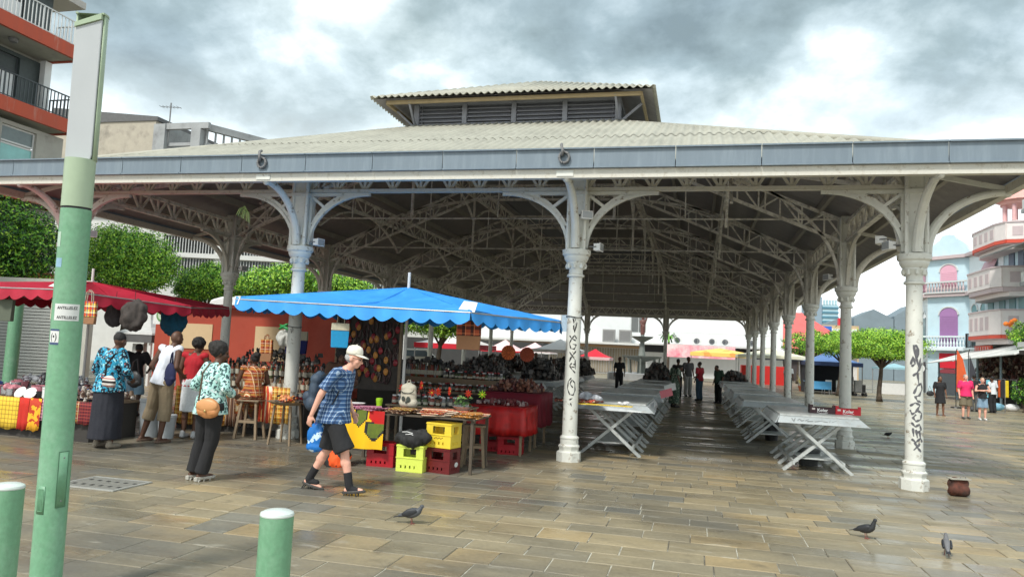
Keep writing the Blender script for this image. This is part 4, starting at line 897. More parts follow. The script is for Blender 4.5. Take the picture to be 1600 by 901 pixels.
# ------------------------------------------------------------------ trestle tables
def trestle(label, loc, w=1.10, L_=2.45, h=.93, frames=4, group='grey folding market tables', spread=None):
    o = thing('market_table', label, 'market table', loc, 0, group)
    q = MB(); q.box(-.06,w+.06,0,L_,h-.03,h); q.build('table_top', STEELG, o, bevel=.003)
    q = MB(); q.poly([(-.06,-.001,h-.032),(w+.06,-.001,h-.032),(w+.20,-.09,h-.14),(-.10,-.05,h-.14)], (0,-.02,0)); q.build('front_flap', mat('flap_paint', (.36,.40,.41), .4, .1, 7, col2=(.25,.25,.23), amt=.36, s2=14), o)
    q = MB(); q.poly([(w+.061,0,h-.03),(w+.061,L_,h-.03),(w+.13,L_,h-.15),(w+.20,-.08,h-.15)], (.015,0,.0)); q.build('side_flap', MC['flap_paint'], o)
    q = MB(); q.poly([(-.061,0,h-.03),(-.061,L_,h-.03),(-.12,L_,h-.15),(-.12,-.04,h-.15)], (-.015,0,.0)); q.build('side_flap', MC['flap_paint'], o)
    for k in range(frames):
        y = .10+(L_-.2)*k/(frames-1); b = .03
        MB().beam((0+.06,y,h-.04),(w-.02,y,0),.05,.075,(0,1,0)).build('leg', STEELG, o); MB().beam((w-.06,y+.056,h-.04),(0.02,y+.056,0),.05,.075,(0,1,0)).build('leg', STEELG, o)
    MB().beam((w*.16,.05,.14),(w*.16,L_-.05,.14),.035,.07).build('rail', STEELG, o); MB().beam((w*.86,.05,.15),(w*.86,L_-.05,.15),.035,.07).build('rail', STEELG, o)
    MB().box(w*.25,w*.75,.15,L_-.1,.20,.22).build('shelf', STEELG, o); return o
T0 = trestle('grey folding table in front of the right row, crisps carton trays on its end', (3.42,.90,0))
pos = [('second', 3.08, 4.85), ('third', 3.06, 8.6), ('fourth', 3.04, 12.3), ('fifth', 3.02, 15.9), ('sixth', 3.0, 19.4), ('farthest', 3.0, 22.8)]
for w_, x, y in pos: copy_tree(T0, (x, y, 0), 0, '%s grey folding table along the right row of columns, bare top' % w_)
T1 = copy_tree(T0, (0.0,1.05,0), 0, 'grey folding table with a yellow cloth strip right of the middle column')
for w_, y in (('second', 4.65), ('third', 8.25), ('fourth', 11.9), ('fifth', 15.5)): copy_tree(T0, (0.0, y, 0), 0, '%s grey folding table in the middle row behind the yellow cloth' % w_)
for w_, x, y in (('nearest', -3.15, 5.2), ('second', -3.2, 8.9), ('third', -3.2, 12.6), ('fourth', -3.3, 16.3)): copy_tree(T0, (x, y, 0), 0, '%s grey folding table left of the middle column behind the red cloth' % w_)
for w_, x, y in (('left', -6.1, 12.5), ('right', -4.65, 12.9), ('far', -6.2, 17.0)): copy_tree(T0, (x, y, 0), 0, '%s one of the three grey tables deep in the left half of the hall' % w_)
# scribble on the front flap
def brushline(pts, w, m, name, par, lift=.002, closed=False):
    q = MB(); q.path(pts, .002, w, (0,-1,0), closed); return q.build(name, m, par)
FI = mat('faded_ink', (.16,.17,.17), .7, .1); M4s = Matrix.Translation((.12,-.0625,.848)) @ Matrix.Rotation(R(47), 4, 'X')
for pts in ([(0,.03),(.03,-.03),(.06,.035)], [(.09,-.01),(.12,.02),(.15,-.015),(.19,.0)], [(.21,-.01),(.27,.03),(.24,-.02),(.33,-.01)], [(.35,-.015),(.45,.0),(.55,-.015)], [(.46,.02),(.48,.035)], [(.58,-.01),(.60,.03)], [(.62,-.01),(.70,.03)]):
    brushline([M4s @ Vector((x, y, 0)) for x, y in pts], .010, FI, 'scribble', T0)
# carton trays
def tray(label, x, col, logo):
    o = thing('carton_tray', label, 'carton', (x,1.55,.932), 0, 'crisps carton trays'); m_ = mat('carton_%s' % logo, col, .45, .08); q = MB()
    for (a,b_,c,d_) in ((0,.40,0,.006),(0,.40,.26,.266),(0,.006,.006,.26),(.394,.4,.006,.26)): q.box(a,b_,c,d_,0,.10)
    q.box(.0061,.3939,.0061,.2599,0,.004); q.build('tray_body', m_, o)
    for px_ in (0,.35): MB().box(px_,px_+.05,-.001,.006,.101,.145).build('corner_tab', m_, o)
    MB().box(.0,.012,0,.266,.101,.145).build('corner_tab', m_, o)
    text_mesh('Koler' if logo == 'dark' else 'Koler', .075, 'lettering', WHITE, o, face_cam(.2,-.003,.055), .0008, 'CENTER', .002); MB().path([(.11+.18*t,-.003,.02-.018*sin(t*pi)) for t in np.linspace(0,1,8)], .002, .006, (0,-1,0)).build('swoosh', WHITE, o)
    MB().box(.03,.08,-.002,0,.06,.09).build('price_patch', mat('patch', (.6,.55,.5), .6, .1), o); return o
tray('dark maroon crisps carton tray on the end of the right front table', 3.92, hexc(50,18,26), 'dark'); tray('red crisps carton tray beside the dark one on the right front table', 4.33, hexc(178,22,36), 'red')
def bucket(label, x, y, m_, r=.15, h=.3, rz=0, z=0):
    o = thing('bucket', label, 'bucket', (x,y,z), rz); MB().lathe([(r*.8,0),(r,h),(r*1.04,h+.005),(r*1.04,h+.03),(r*.96,h+.03),(r*.78,.02)], 20).build('bucket_body', m_, o, auto=True); MB().lathe([(r*1.03,h+.031),(r*1.03,h+.045),(.01,h+.05)], 20).build('lid', m_, o, auto=True); return o
bucket('dark grey tub on the ground under the right front table', 3.95, 1.9, mat('dark_tub', (.05,.055,.055), .5, .1), .19, .24); bucket('black tub under the second table of the right row', 3.7, 5.9, BLACK, .17, .42)
# goods on the yellow strip table
YS = spots('yellow_strip', hexc(232,196,40), [(hexc(150,110,30),30,.6),(hexc(245,225,120),50,.6)])
o = MB().box(-.02,1.0,.02,.30,.931,.936).build('yellow_cloth', YS); tag(o, 'yellow patterned cloth strip along the front of the table right of the middle column', 'cloth')
def crumple(name, label, cat, loc, m_, s=(.15,.1,.06), rz=0, group=None, seed=1, vox=.018, wr=.03):
    rr = random.Random(seed); pr = [('e', (rr.uniform(-s[0],s[0])*.6, rr.uniform(-s[1],s[1])*.6, rr.uniform(.2,.8)*s[2]), (s[0]*.5,s[1]*.5,s[2]*.5)) for _ in range(5)]+[('e', (0,0,s[2]*.4), (s[0]*.8,s[1]*.8,s[2]*.5))]
    o = thing(name, label, cat, loc, rz, group); blob('folds', pr, vox, m_, o, 1, wr=wr, wf=14); return o
crumple('jewellery_heap', 'pile of clear plastic packets on the yellow strip table', 'trinkets', (.25,.75,.935), mat('clear_packets', (.5,.52,.56), .2, .4, 20), (.22,.16,.14))
crumple('cloth_heap', 'folded red and brown cloths behind the yellow strip', 'cloth', (.1,.45,.935), spots('red_brown_cloth', hexc(90,50,40), [(hexc(190,80,60),14,.55),(hexc(200,180,150),22,.62)]), (.45,.12,.05), seed=3)
crumple('plastic_bag', 'white plastic bag near the right end of the yellow strip', 'bag', (.82,.5,.935), mat('white_plastic', (.7,.7,.7), .3, .05), (.12,.09,.05), seed=4)
for lab, x, y, z, c in (('pink card sign leaning at the edge of the second middle table', 1.26, 4.6, .86, hexc(225,130,140)), ('white card sign at the edge of the third middle table', 1.28, 6.4, .92, hexc(220,222,218))):
    o = MB().poly([(0,0,0),(.26,-.05,.09),(.22,-.08,.25),(-.04,-.03,.16)], (0,.004,0)).build('card_sign', mat('card_%d' % int(x*100), c, .6, .03), loc=(x,y,z)); tag(o, lab, 'card')
# ------------------------------------------------------------------ graffiti on the columns (flat paint film curved round the shaft)
GR = mat('graffiti_grey', (.11,.11,.12), .6, .35, 30); GRB = mat('graffiti_black', (.02,.02,.022), .6, .25, 30)
def graf(c, strokes, m, w=.018, R0=.1225):
    for st in strokes:
        q = MB(); pts = []
        st2 = []
        for (a, b_) in zip(st, st[1:]):
            for t in np.linspace(0, 1, 5)[:-1]: st2.append((a[0]+(b_[0]-a[0])*t, a[1]+(b_[1]-a[1])*t))
        st2.append(st[-1]); L_ = []
        for i, (s_, z) in enumerate(st2):
            a = st2[max(i-1, 0)]; b_ = st2[min(i+1, len(st2)-1)]; d = Vector((b_[0]-a[0], b_[1]-a[1])); d = d.normalized() if d.length > 0 else Vector((1,0)); nn = Vector((-d.y, d.x))*w/2*(.75+.35*sin(i*1.3))
            rr = float(np.interp(z, [.41,1.2,2.3,3.02], [.124,.122,.117,.111]))+.0022
            row = []
            for sg in (-1, 1):
                ss = s_+nn.x*sg; zz = z+nn.y*sg; t = -pi/2+ss/rr+.12; row.append((rr*cos(t), rr*sin(t), zz))
            L_.append(row)
        q.grid(L_); q.build('graffiti', m, c)
cs = cols[1,0]
graf(cs, [[(-.05,2.12),(-.02,1.90),(.0,2.1)],[(-.03,2.12),(.02,2.06),(.0,1.93)],[(-.09,1.83),(-.06,1.95),(-.03,1.84),(-.08,1.80)],[(-.02,1.95),(.02,1.78),(.05,1.93),(.03,1.75)],[(-.06,1.66),(.0,1.72),(.06,1.82),(.09,1.86)],[(.0,1.72),(.02,1.55)],[(-.05,1.40),(.0,1.52),(.06,1.56),(.08,1.48),(.03,1.38),(-.03,1.36),(.0,1.30),(.06,1.28)],
    [(-.10,1.22),(-.03,1.27),(.04,1.24),(-.02,1.14),(-.07,1.10),(-.10,1.16)],[(.0,1.16),(.07,1.12),(.05,1.03),(-.02,1.0),(-.06,1.05),(-.02,1.10)],[(-.08,.98),(-.03,.92),(.03,.96),(.06,.88),(.0,.84)],[(-.06,.90),(-.05,.78)],[(-.02,.88),(.0,.76)],[(.03,.86),(.05,.74)],[(-.08,.74),(-.02,.70),(.05,.76),(.08,.70)],[(-.04,.70),(.0,.62),(.06,.56)],[(.04,.68),(-.05,.58)]], GR, .034)
cs = cols[0,0]
graf(cs, [[(-.01,2.33),(.01,2.27)],[(.0,2.22),(.02,2.10),(.06,2.27)],[(-.06,2.05),(-.02,2.0),(.03,2.06),(.06,2.0)],[(.05,1.97),(-.02,2.0),(-.06,1.92),(-.03,1.84),(.03,1.83),(.06,1.90),(.0,1.91)],[(-.05,1.78),(.06,1.64)],[(.06,1.80),(.0,1.72),(-.05,1.62),(-.02,1.70)],[(.0,1.60),(-.04,1.56),(.0,1.50),(.06,1.44)],[(.05,1.64),(.06,1.50)],[(.02,1.58),(.06,1.58)],[(.0,1.54),(.05,1.53)],[(.0,1.36),(-.05,1.30),(-.06,1.18),(-.02,1.09),(.04,1.08),(.07,1.16),(.06,1.28),(.01,1.33),(-.02,1.26),(.03,1.20)],[(-.02,1.0),(.03,1.03)],[(.0,.95),(.02,.90)]], GRB, .021)
def rope(c, z, name='rope'):
    q = MB(); q.tube([(.13*cos(t), .13*sin(t), z+.01*sin(2*t)) for t in np.linspace(0, 2*pi, 20)[:-1]], .007, 5, closed=True); q.tube([(.02,-.132,z),(.05,-.14,z-.05),(.02,-.14,z-.11),(.0,-.135,z-.03)], .006, 5); q.build(name, BLACK, c)
rope(cols[0,0], 2.36); rope(cols[-1,0], 2.0)
# ------------------------------------------------------------------ canopies
def parasol(name, label, cat, corners, apex, vt, m_, scal=.28, drop=.20, pole=None, under=None):
    """corners: list of (x,y,z) rim points; scalloped valance"""
    cx, cy, cz = apex; o = thing(name, label, cat, (cx,cy,0)); L_ = lambda p: (p[0]-cx, p[1]-cy, p[2]); n = len(corners)
    for k in range(n):
        a = Vector(L_(corners[k])); b_ = Vector(L_(corners[(k+1)%n])); ap = Vector((0,0,cz)); q = MB(); nu, nv = 26, 14; G = []
        for i in range(nv+1):
            t = i/nv; row = []
            for j in range(nu+1):
                s_ = j/nu; e = a.lerp(b_, s_); p = e.lerp(ap, t); p = p.copy(); sag = .09*sin(pi*s_)*sin(pi*t)*1.0+.03*sin(pi*s_)*(1-t); p.z += -sag + .35*(1-(1-t)**2)*0; p.z += .022*mnoise.noise(p*2.2)+.010*mnoise.noise(p*6.0); row.append(p)
            G.append(row)
        q.grid(G[::-1]); q.build('canopy_panel', m_, o, smooth=True)
        ns_ = max(3, int((b_-a).length/scal)); q = MB(); m2 = ns_*8; R1 = []; R2 = []; out = (a+b_)/2; out.z = 0; out.normalize()
        for j in range(m2+1):
            s_ = j/m2; e = a.lerp(b_, s_); e.z -= .03*sin(pi*s_); w = abs(sin(pi*s_*ns_)); wv = out*.018*sin(s_*ns_*2.3*2+k)
            R1.append(e); R2.append(e+wv+out*.02-Vector((0,0,drop-.07+.07*w)))
        q.grid([R1, R2]); q.build('valance', m_, o, smooth=True)
        MB().tube([a, a.lerp(ap,.5)-Vector((0,0,.0)), ap], .009, 5).build('seam', m_, o); mm_ = a.lerp(b_,.5); MB().tube([mm_+Vector((0,0,-.028)), mm_.lerp(ap,.5)-Vector((0,0,.105)), ap], .006, 5).build('seam', m_, o); MB().tube([a-Vector((0,0,.03)), b_-Vector((0,0,.03))], .012, 6).build('frame_bar', mat('frame_grey', (.4,.4,.4), .4, .05, metal=.5), o); MB().tube([a-Vector((0,0,.03)), (0,0,cz-.06)], .012, 6).build('rib', MC['frame_grey'], o)
    if pole: MB().tube([(pole[0]-cx, pole[1]-cy, 0), (0,0,cz+.26)], .025, 10).build('pole', mat('pole_white', (.62,.62,.6), .4, .05), o, auto=True)
    return o
BLUE = mat('blue_canopy_cloth', hexc(56,150,228), .7, .10, 4, .5, col2=hexc(70,160,230), amt=.35, s2=2); CRIM = mat('crimson_canopy_cloth', hexc(176,26,54), .7, .14, 4, .5, col2=hexc(140,20,40), amt=.4, s2=2)
pb = parasol('market_parasol', 'big bright blue market parasol with scalloped edge tied to the middle column', 'parasol', [(-4.85,-2.3,2.37),(-1.05,-2.45,2.28),(-.18,-.35,2.28),(-.45,1.3,2.34),(-4.6,1.5,2.4),(-5.5,-.2,2.42)], (-2.75,-.55,2.73), .2, BLUE, pole=(-2.75,-.55))
MB().poly([(-1.25+2.75,-2.40+.55,2.28),(-1.0+2.75,-2.42+.55,2.26),(-.98+2.75,-2.36+.55,2.40),(-1.2+2.75,-2.3+.55,2.42)], (0,-.006,0)).build('corner_patch', WHITE, pb); MB().poly([(-4.92+2.75,-2.26+.55,2.26),(-4.78+2.75,-2.33+.55,2.26),(-4.76+2.75,-2.3+.55,2.39),(-4.90+2.75,-2.24+.55,2.39)], (-.004,-.008,0)).build('corner_patch', WHITE, pb)
pr_ = parasol('market_parasol', 'crimson market parasol with scalloped edge over the left stall', 'parasol', [(-11.2,-2.6,2.42),(-8.0,-2.5,2.42),(-7.15,-.3,2.30),(-7.8,1.8,2.4),(-11.4,1.8,2.4)], (-9.4,-.3,2.70), .2, CRIM, pole=(-9.4,-.3))
MB().poly([(-8.15+9.4,-2.5+.3,2.44),(-7.9+9.4,-2.42+.3,2.42),(-7.95+9.4,-2.3+.3,2.50),(-8.2+9.4,-2.35+.3,2.50)], (0,-.004,.0)).build('corner_patch', WHITE, pr_)
MB().tube([(-5.1,-.12,2.28),(-4.0,.4,2.40),(-3.0,-.2,2.5)], .006, 4).build('cord', WHITE)
for o in [x for x in COL.objects if x.name == 'cord']: tag(o, 'thin pale cord strung under the blue parasol', 'cord')
# ------------------------------------------------------------------ spice stall under the blue parasol
def drape(name, label, m_, pts, z0, z1, group=None, amp=.03, cat='cloth', n=48, seed=1):
    """hanging cloth along a ground polyline"""
    rr = random.Random(seed); P = [Vector((*p, 0)) for p in pts]; seg = [(P[i+1]-P[i]).length for i in range(len(P)-1)]; T = sum(seg); cols_ = []
    for j in range(n+1):
        d = T*j/n; i = 0
        while i < len(seg)-1 and d > seg[i]: d -= seg[i]; i += 1
        p = P[i].lerp(P[i+1], d/seg[i]); t = (P[i+1]-P[i]).normalized(); nr = Vector((t.y, -t.x, 0)); f = sin(j*.9)+.5*sin(j*2.1+1)
        cols_.append([p+nr*(amp*f*s_*.8+.02*s_)+Vector((0,0,z1+(z0-z1)*s_ + (.015*sin(j*.7) if s_ == 1 else 0))) for s_ in (0, .25, .5, .75, 1)])
    q = MB(); q.grid(cols_); o = q.build(name, m_, None, smooth=True, solid=.004); tag(o, label, cat, group); return o
def plank_table(label, x0, x1, y0, y1, h, m_=WOOD, legs=True):
    o = thing('stall_table', label, 'table', (x0,y0,0)); w, d = x1-x0, y1-y0; MB().box(0,w,0,d,h-.025,h).build('table_top', m_, o)
    for a in (.05, w-.05):
        for b_ in (.05, d-.05): MB().beam((a,b_,0),(a,b_,h-.026),.04,.04).build('leg', m_, o)
    return o
plank_table('wooden table of folded madras and spices under the blue parasol', -3.05, -.98, -2.2, -1.35, .775, mat('dark_old_wood', (.09,.07,.05), .8, .2, 12))
plank_table('table behind it crowded with jars and artificial flowers', -2.9, -1.5, -.9, -.25, .80)
plank_table('table under the bright red cloth beside the middle column', -1.75, -.78, .0, .85, .80)
SAT = mat('red_satin', hexc(184,26,24), .5, .25, 7, .8, col2=hexc(140,16,16), amt=.4, s2=5); MAR = mat('maroon_cloth', hexc(112,18,36), .8, .15, 6, .3)
drape('table_cloth', 'bright red cloth hanging over the table by the middle column', SAT, [(-1.78,.6),(-1.78,-.02),(-.75,-.03),(-.74,.9)], .34, .805, seed=2, amp=.055)
o = MB().box(-1.77,-.76,-.01,.88,.806,.812).build('table_cloth', SAT); tag(o, 'flat red cloth top of the table by the middle column', 'cloth')
drape('table_cloth', 'maroon cloth over the farther table behind the bright red one', MAR, [(-1.85,1.9),(-1.85,1.2),(-.75,1.2),(-.72,2.2)], .38, .98, seed=3)
plank_table('table under the maroon cloth behind the bright red one', -1.8, -.8, 1.25, 2.2, .97)
o = MB().box(-1.84,-.74,1.21,2.2,.981,.986).build('table_cloth', MAR); tag(o, 'maroon cloth lying flat on the farther table', 'cloth')
# yellow, red and green tea towel
def towel():
    q = MB(); cols_ = []; nx, nz = 30, 24; y = -2.235
    def P(u, v): return (-2.98+.66*u-.06*v*(1-u)-.0, y-.02*v-.022*sin(u*13)*v-.01*sin(u*5+2), .80-.56*v+.02*u*v)
    M_ = [mat('towel_yellow', hexc(238,186,14), .8, .05), mat('towel_red', hexc(190,24,22), .8, .1), mat('towel_green', hexc(96,110,36), .8, .25, 20), blk]
    for i in range(nx):
        for j in range(nz):
            u, v = (i+.5)/nx, (j+.5)/nz; k = 0
            if u > .62 and v < .36 and (u-.88)**2/.07+(v-.12)**2/.045 < 1.0: k = 1
            elif .33 < u < .56 and v < .40 and v < .40-abs(u-.42)*1.2: k = 2
            elif u > .62 and .33 < v < .70 and v < .73-abs(u-.78)*1.3+.05: k = 2
            elif (.30 < u < .60 and v < .46 and v < .46-abs(u-.42)*1.3) or (u > .58 and v < .80 and v < .80-abs(u-.78)*1.4+.05 and v > .3): k = 3
            q.cur = k; q.add([P(i/nx,j/nz),P((i+1)/nx,j/nz),P((i+1)/nx,(j+1)/nz),P(i/nx,(j+1)/nz)], [(0,1,2,3)])
    o = q.build('tea_towel', M_, None, smooth=True); tag(o, 'bright yellow cloth printed with red fruit and green leaves hanging from the spice table', 'cloth')
towel()
def crate(label, loc, rz, m_, h=.33, logo=None, w=.40, d=.30, slots=True, group=None):
    o = thing('drinks_crate', label, 'crate', loc, rz, group); t = .016
    def wall(L_, T4):
        q = MB(); q.T = T4; hy0, hy1 = h*.56, h*.86; a, b_ = L_*.26, L_*.74
        q.box(0,L_,0,t,0,h*.13); q.box(0,L_*.16,0,t,h*.13+.0004,h*.24).box(L_*.84,L_,0,t,h*.13+.0004,h*.24)
        for k in range(4): q.box(L_*(.16+.17*k)+L_*.055,L_*(.16+.17*k)+L_*.17-.0005,0,t,h*.13+.0004,h*.24)
        q.box(0,L_,0,t,h*.24+.0004,h*.56); q.box(0,a,0,t,h*.56+.0004,hy1).box(b_,L_,0,t,h*.56+.0004,hy1); q.box(0,L_,0,t,hy1+.0004,h)
        q.box(-.006,L_+.006,-.007,-.0005,h*.50,h*.54).box(-.006,L_+.006,-.007,-.0005,h*.93,h*.985); return q
    for L_, T4 in ((w, Matrix.Translation((-w/2,-d/2,0))), (d-2*t, Matrix.Translation((w/2,-d/2+t,0)) @ Matrix.Rotation(pi/2,4,'Z')), (w, Matrix.Translation((w/2,d/2,0)) @ Matrix.Rotation(pi,4,'Z')), (d-2*t, Matrix.Translation((-w/2,d/2-t,0)) @ Matrix.Rotation(-pi/2,4,'Z'))): wall(L_, T4).build('side_wall', m_, o)
    MB().box(-w/2+t,w/2-t,-d/2+t,d/2-t,.004,.012).build('crate_floor', m_, o)
    if logo: text_mesh(logo[0], logo[1], 'lettering', logo[2], o, face_cam(0,-d/2-.009,h*.36), .0008, 'CENTER', .0008)
    return o
YEL = mat('yellow_crate_plastic', hexc(236,206,62), .4, .06, 8); BRN = mat('maroon_crate_plastic', hexc(104,26,28), .4, .08, 8); LIME = mat('lime_crate_plastic', hexc(214,228,96), .4, .05, 8); REDC = mat('red_crate_plastic', hexc(170,20,34), .4, .08, 8)
cy1 = crate('yellow plastic drinks crate stacked on the maroon crate', (-1.46,-2.10,.352), -.20, YEL, .345); cb1 = crate('maroon plastic drinks crate at the bottom of the stack', (-1.46,-2.10,0), -.20, BRN, .345)
MB().path([(-.07+.018*i, -.1525, .135+.010*((i*7)%3-1)) for i in range(9)], .002, .006, (0,-1,0)).build('printed_script', BRN, cy1)
MB().ell((.207,.03,.12),.003,.05,.035,12,6).build('logo_patch', WHITE, cb1)
crate('lime green drinks crate lying on its side on the ground before the spice table', (-1.86,-2.22,0), -.03, LIME, .37, w=.40, d=.26); crate('red drinks crate half hidden under the yellow cloth', (-2.42,-1.98,0), .1, REDC, .34); crate('red drinks crate under the bright red table cloth', (-1.05,.28,0), .05, REDC, .30); crate('second red crate deeper under the red table cloth', (-1.45,.55,0), .05, REDC, .30)
o = crumple('draped_shirt', 'black garment with white stripes thrown over the lime green crate', 'garment', (-1.90,-2.25,.36), mat('black_stripe', (.02,.02,.02), .8, .2), (.30,.18,.22), seed=8); 
q = MB()
for k in range(3): q.tube([(-.08+.05*k,-.13,.19-.03*k),(.0+.05*k,-.15,.20-.03*k),(.08+.04*k,-.14,.18-.03*k)], .006, 4)
q.build('stripe', WHITE, o)
# stacks of folded madras placemats
fmats = [MAD, MADG, plaid('madras_pink', hexc(120,40,72), [('x',.07,0,.3,hexc(40,30,40),.8),('z',.05,.1,.3,hexc(200,120,150),.7),('x',.07,.5,.1,hexc(230,220,220),.8)]), plaid('madras_brown', hexc(120,84,60), [('x',.08,0,.3,hexc(60,36,30),.8),('x',.08,.5,.1,hexc(225,205,180),.8)]), plaid('madras_red', hexc(200,70,40), [('x',.08,0,.25,hexc(240,200,120),.8),('Y',.08,.5,.12,hexc(240,225,200),.9),('Y',.08,0,.2,hexc(150,30,30),.8)])]
rr = random.Random(11); desc = ['orange', 'yellow', 'pink and purple', 'brown', 'red and white']
where = ['left end', 'left middle', 'centre', 'right middle', 'right end']
k = 0
for i, (x, y, mi, nn) in enumerate([(-2.85,-1.95,2,5),(-2.60,-2.05,2,6),(-2.35,-1.9,2,4),(-2.15,-2.05,3,6),(-1.9,-1.95,3,6),(-1.62,-2.05,4,8),(-1.35,-2.0,4,7),(-1.15,-2.05,0,6),(-1.5,-1.65,4,5),(-1.15,-1.7,4,4)]):
    for j in range(nn):
        a = rr.uniform(-.5,.5); o = thing('folded_madras', 'folded %s madras cloth, %s of the spice table' % (desc[mi], where[min(4, int((x+3)/.42))]), 'cloth', (x+rr.uniform(-.05,.05), y+rr.uniform(-.06,.04), .78+j*.011+.0005*i), a, 'folded madras cloths on the spice table')
        q = MB(); L_ = rr.uniform(.16,.21); q.T = Matrix.Rotation(rr.uniform(-.06,.06),4,'X'); q.box(-L_,L_,-.12,.12,0,.0045).box(-L_,L_,-.12,.11,.0055,.0095); q.build('fold', fmats[mi] if rr.random() < .75 else fmats[rr.randrange(5)], o)
# cream backpack with butterfly print
CRB = mat('cream_canvas', hexc(190,184,166), .8, .06)
bk = backpack('cream canvas backpack with dark butterfly print standing on the spice table', CRB, (-2.18,-1.72,1.02), 0, .88, straps=False)
q = MB(); q.path([(.105*cos(t), -.075, .10+.05*sin(t)-.02) for t in np.linspace(pi,2*pi,12)], .01, .012, (0,1,0)); q.ell((-.05,-.083,-.05), .028,.008,.04, 8, 5).ell((.03,-.083,-.06), .035,.008,.045, 8, 5).ell((-.0,-.085,-.10), .02,.006,.02, 6, 4); q.build('print', mat('print_dark', (.05,.06,.05), .8, .1), bk)
# flowers, jars, bowls
def flower(label, x, y, z, m_, r=.055):
    o = thing('artificial_flower', label, 'flower', (x,y,z), rr.random()*3, 'artificial flowers on the spice table')
    for a in range(8):
        t = a*pi/4; q = MB(); q.ell((0,0,0), r*.5, r*.28, .008, 8, 4); q.T = None; m3 = q.build('petal', m_, o, smooth=True); m3.location = (r*.55*cos(t), -.004*(a%2), r*.55*sin(t)); m3.rotation_euler = (0,-t,0)
    MB().ell((0,-.012,0), r*.25,.012,r*.25, 8, 5).build('flower_centre', YEL, o)
FLR = mat('coral_petal', hexc(248,78,52), .6, .08); FLG = mat('lime_petal', hexc(170,220,40), .6, .08)
for (px_, z, m_, w_) in ((-2.5,1.02,FLR,'far left'),(-2.18,1.08,FLR,'above the backpack'),(-2.0,.98,FLR,'second from left'),(-1.9,1.0,FLR,'beside the glass jars'),(-1.72,1.02,FLR,'middle'),(-1.42,1.0,FLR,'behind the green leaves'),(-1.2,1.0,FLG,'at the right end')): flower('coral flower %s of the row on the spice table' % w_ if m_ is FLR else 'lime green flower at the right end of the row on the spice table', px_+.08, -1.42, z+.08, m_, .065)
GLS = mat('jar_glass', (.35,.36,.34), .12, .2, 8)
GLB = [mat('jar_amber', (.16,.07,.03), .2, .3, 20), mat('jar_red', (.25,.05,.03), .25, .3, 20), mat('jar_dark', (.04,.035,.03), .25, .3, 20), mat('jar_green', (.09,.12,.05), .3, .3, 20), mat('jar_grey', (.2,.2,.2), .3, .2, 20)]
def proto_jar(m_, r, h, lid, x, y, z, label, grp, neck=0):
    o = thing('bottle' if neck else 'jar', label, 'bottle' if neck else 'jar', (x,y,z), 0, grp); pr = [(r*.9,0),(r,.01),(r,h*.8),(r*.75,h*.9),(r*.72,h)] if not neck else [(r*.9,0),(r,.01),(r,h*.58),(r*.35,h*.74),(r*.3,h)]
    MB().lathe(pr, 10).build('glass_body', m_, o, smooth=True); MB().lathe([(r*(.8 if not neck else .36),h+.0005),(r*(.8 if not neck else .36),h+.022)], 10).build('lid', lid, o); 
    MB().lathe([(r*1.01,h*.2),(r*1.01,h*.55)], 10, caps=False).build('paper_label', mat('jar_label', (.5,.47,.38), .8, .2, 30), o); return o
protos = [proto_jar(GLB[i], .034+.006*(i%2), .11+.02*(i%3), [BLACK, WHITE, REDC][i%3], -2.8+.12*i, -.62, .80, ['amber spice jar','red sauce jar','dark preserve jar','green pickle jar','grey powder jar'][i]+' on the table behind the backpack', 'spice jars on the tables behind the backpack') for i in range(5)]
bots = [proto_jar(GLB[i], .036, .27, BLACK, -2.6+.1*i, -.45, .80, ['amber rum bottle','red punch bottle','dark rum bottle','green bottle','grey bottle'][i]+' standing behind the spice jars', 'rum and punch bottles', neck=1) for i in range(5)]
def scatter(protos_, n, x0, x1, y0, y1, z, where_, grp, rows=None, seed=3):
    r2 = random.Random(seed)
    for i in range(n):
        p = r2.choice(protos_); nm = p['label'].split(' on the')[0].split(' standing')[0]; p_ = ['left end','left part','middle','right part','right end']
        if rows: x = x0+(x1-x0)*(i % rows+.5)/rows+r2.uniform(-.01,.01); y = y0+(y1-y0)*((i//rows)+.5)/max(1, math.ceil(n/rows))
        else: x = r2.uniform(x0, x1); y = r2.uniform(y0, y1)
        c = copy_tree(p, (x, y, z), r2.random()*6, '%s, %s, %s' % (nm, where_, p_[min(4, int(5*(x-x0)/(x1-x0)))])); c['group'] = grp
scatter(protos, 34, -2.85, -1.55, -.88, -.3, .801, 'on the table behind the backpack', 'spice jars on the tables behind the backpack', rows=12)
for (x, c, l) in ((-2.72, GLB[1], 'red'), (-1.75, GLB[3], 'green')):
    pass
o = thing('leafy_bowl', 'bowl of wrapped green leaves under the coral flowers on the spice table', 'bowl', (-1.38,-1.55,.83)); MB().lathe([(.08,0),(.15,.06),(.16,.065),(.145,.06),(.07,.01)], 18).build('bowl', GLS, o, auto=True)
for i in range(26):
    a = rr.random()*6.3; r_ = rr.random()*.15; q = MB(); q.add([(0,0,0),(.025,.035,.02),(0,.09,.0),(-.025,.035,.02)], [(0,1,2,3)]); l = q.build('leaf', [mat('leaf_pale', hexc(120,160,90), .5, .2, objvar=.3), mat('leaf_dark', hexc(60,100,50), .5, .2, objvar=.3)][i%2], o); l.location = (r_*cos(a), r_*sin(a), .07+rr.random()*.13); l.rotation_euler = (rr.uniform(-1,1), rr.uniform(-1,1), a)
bucket('small lime green pot near the left end of the spice table', -2.72, -1.55, FLG, .05, .09, z=.80); 
o = thing('plate', 'white oval dish at the left end of the spice table', 'plate', (-2.98,-1.85,.84)); MB().lathe([(.06,0),(.15,.02),(.155,.025),(.05,.006)], 20).build('dish', WHITE, o, auto=True)
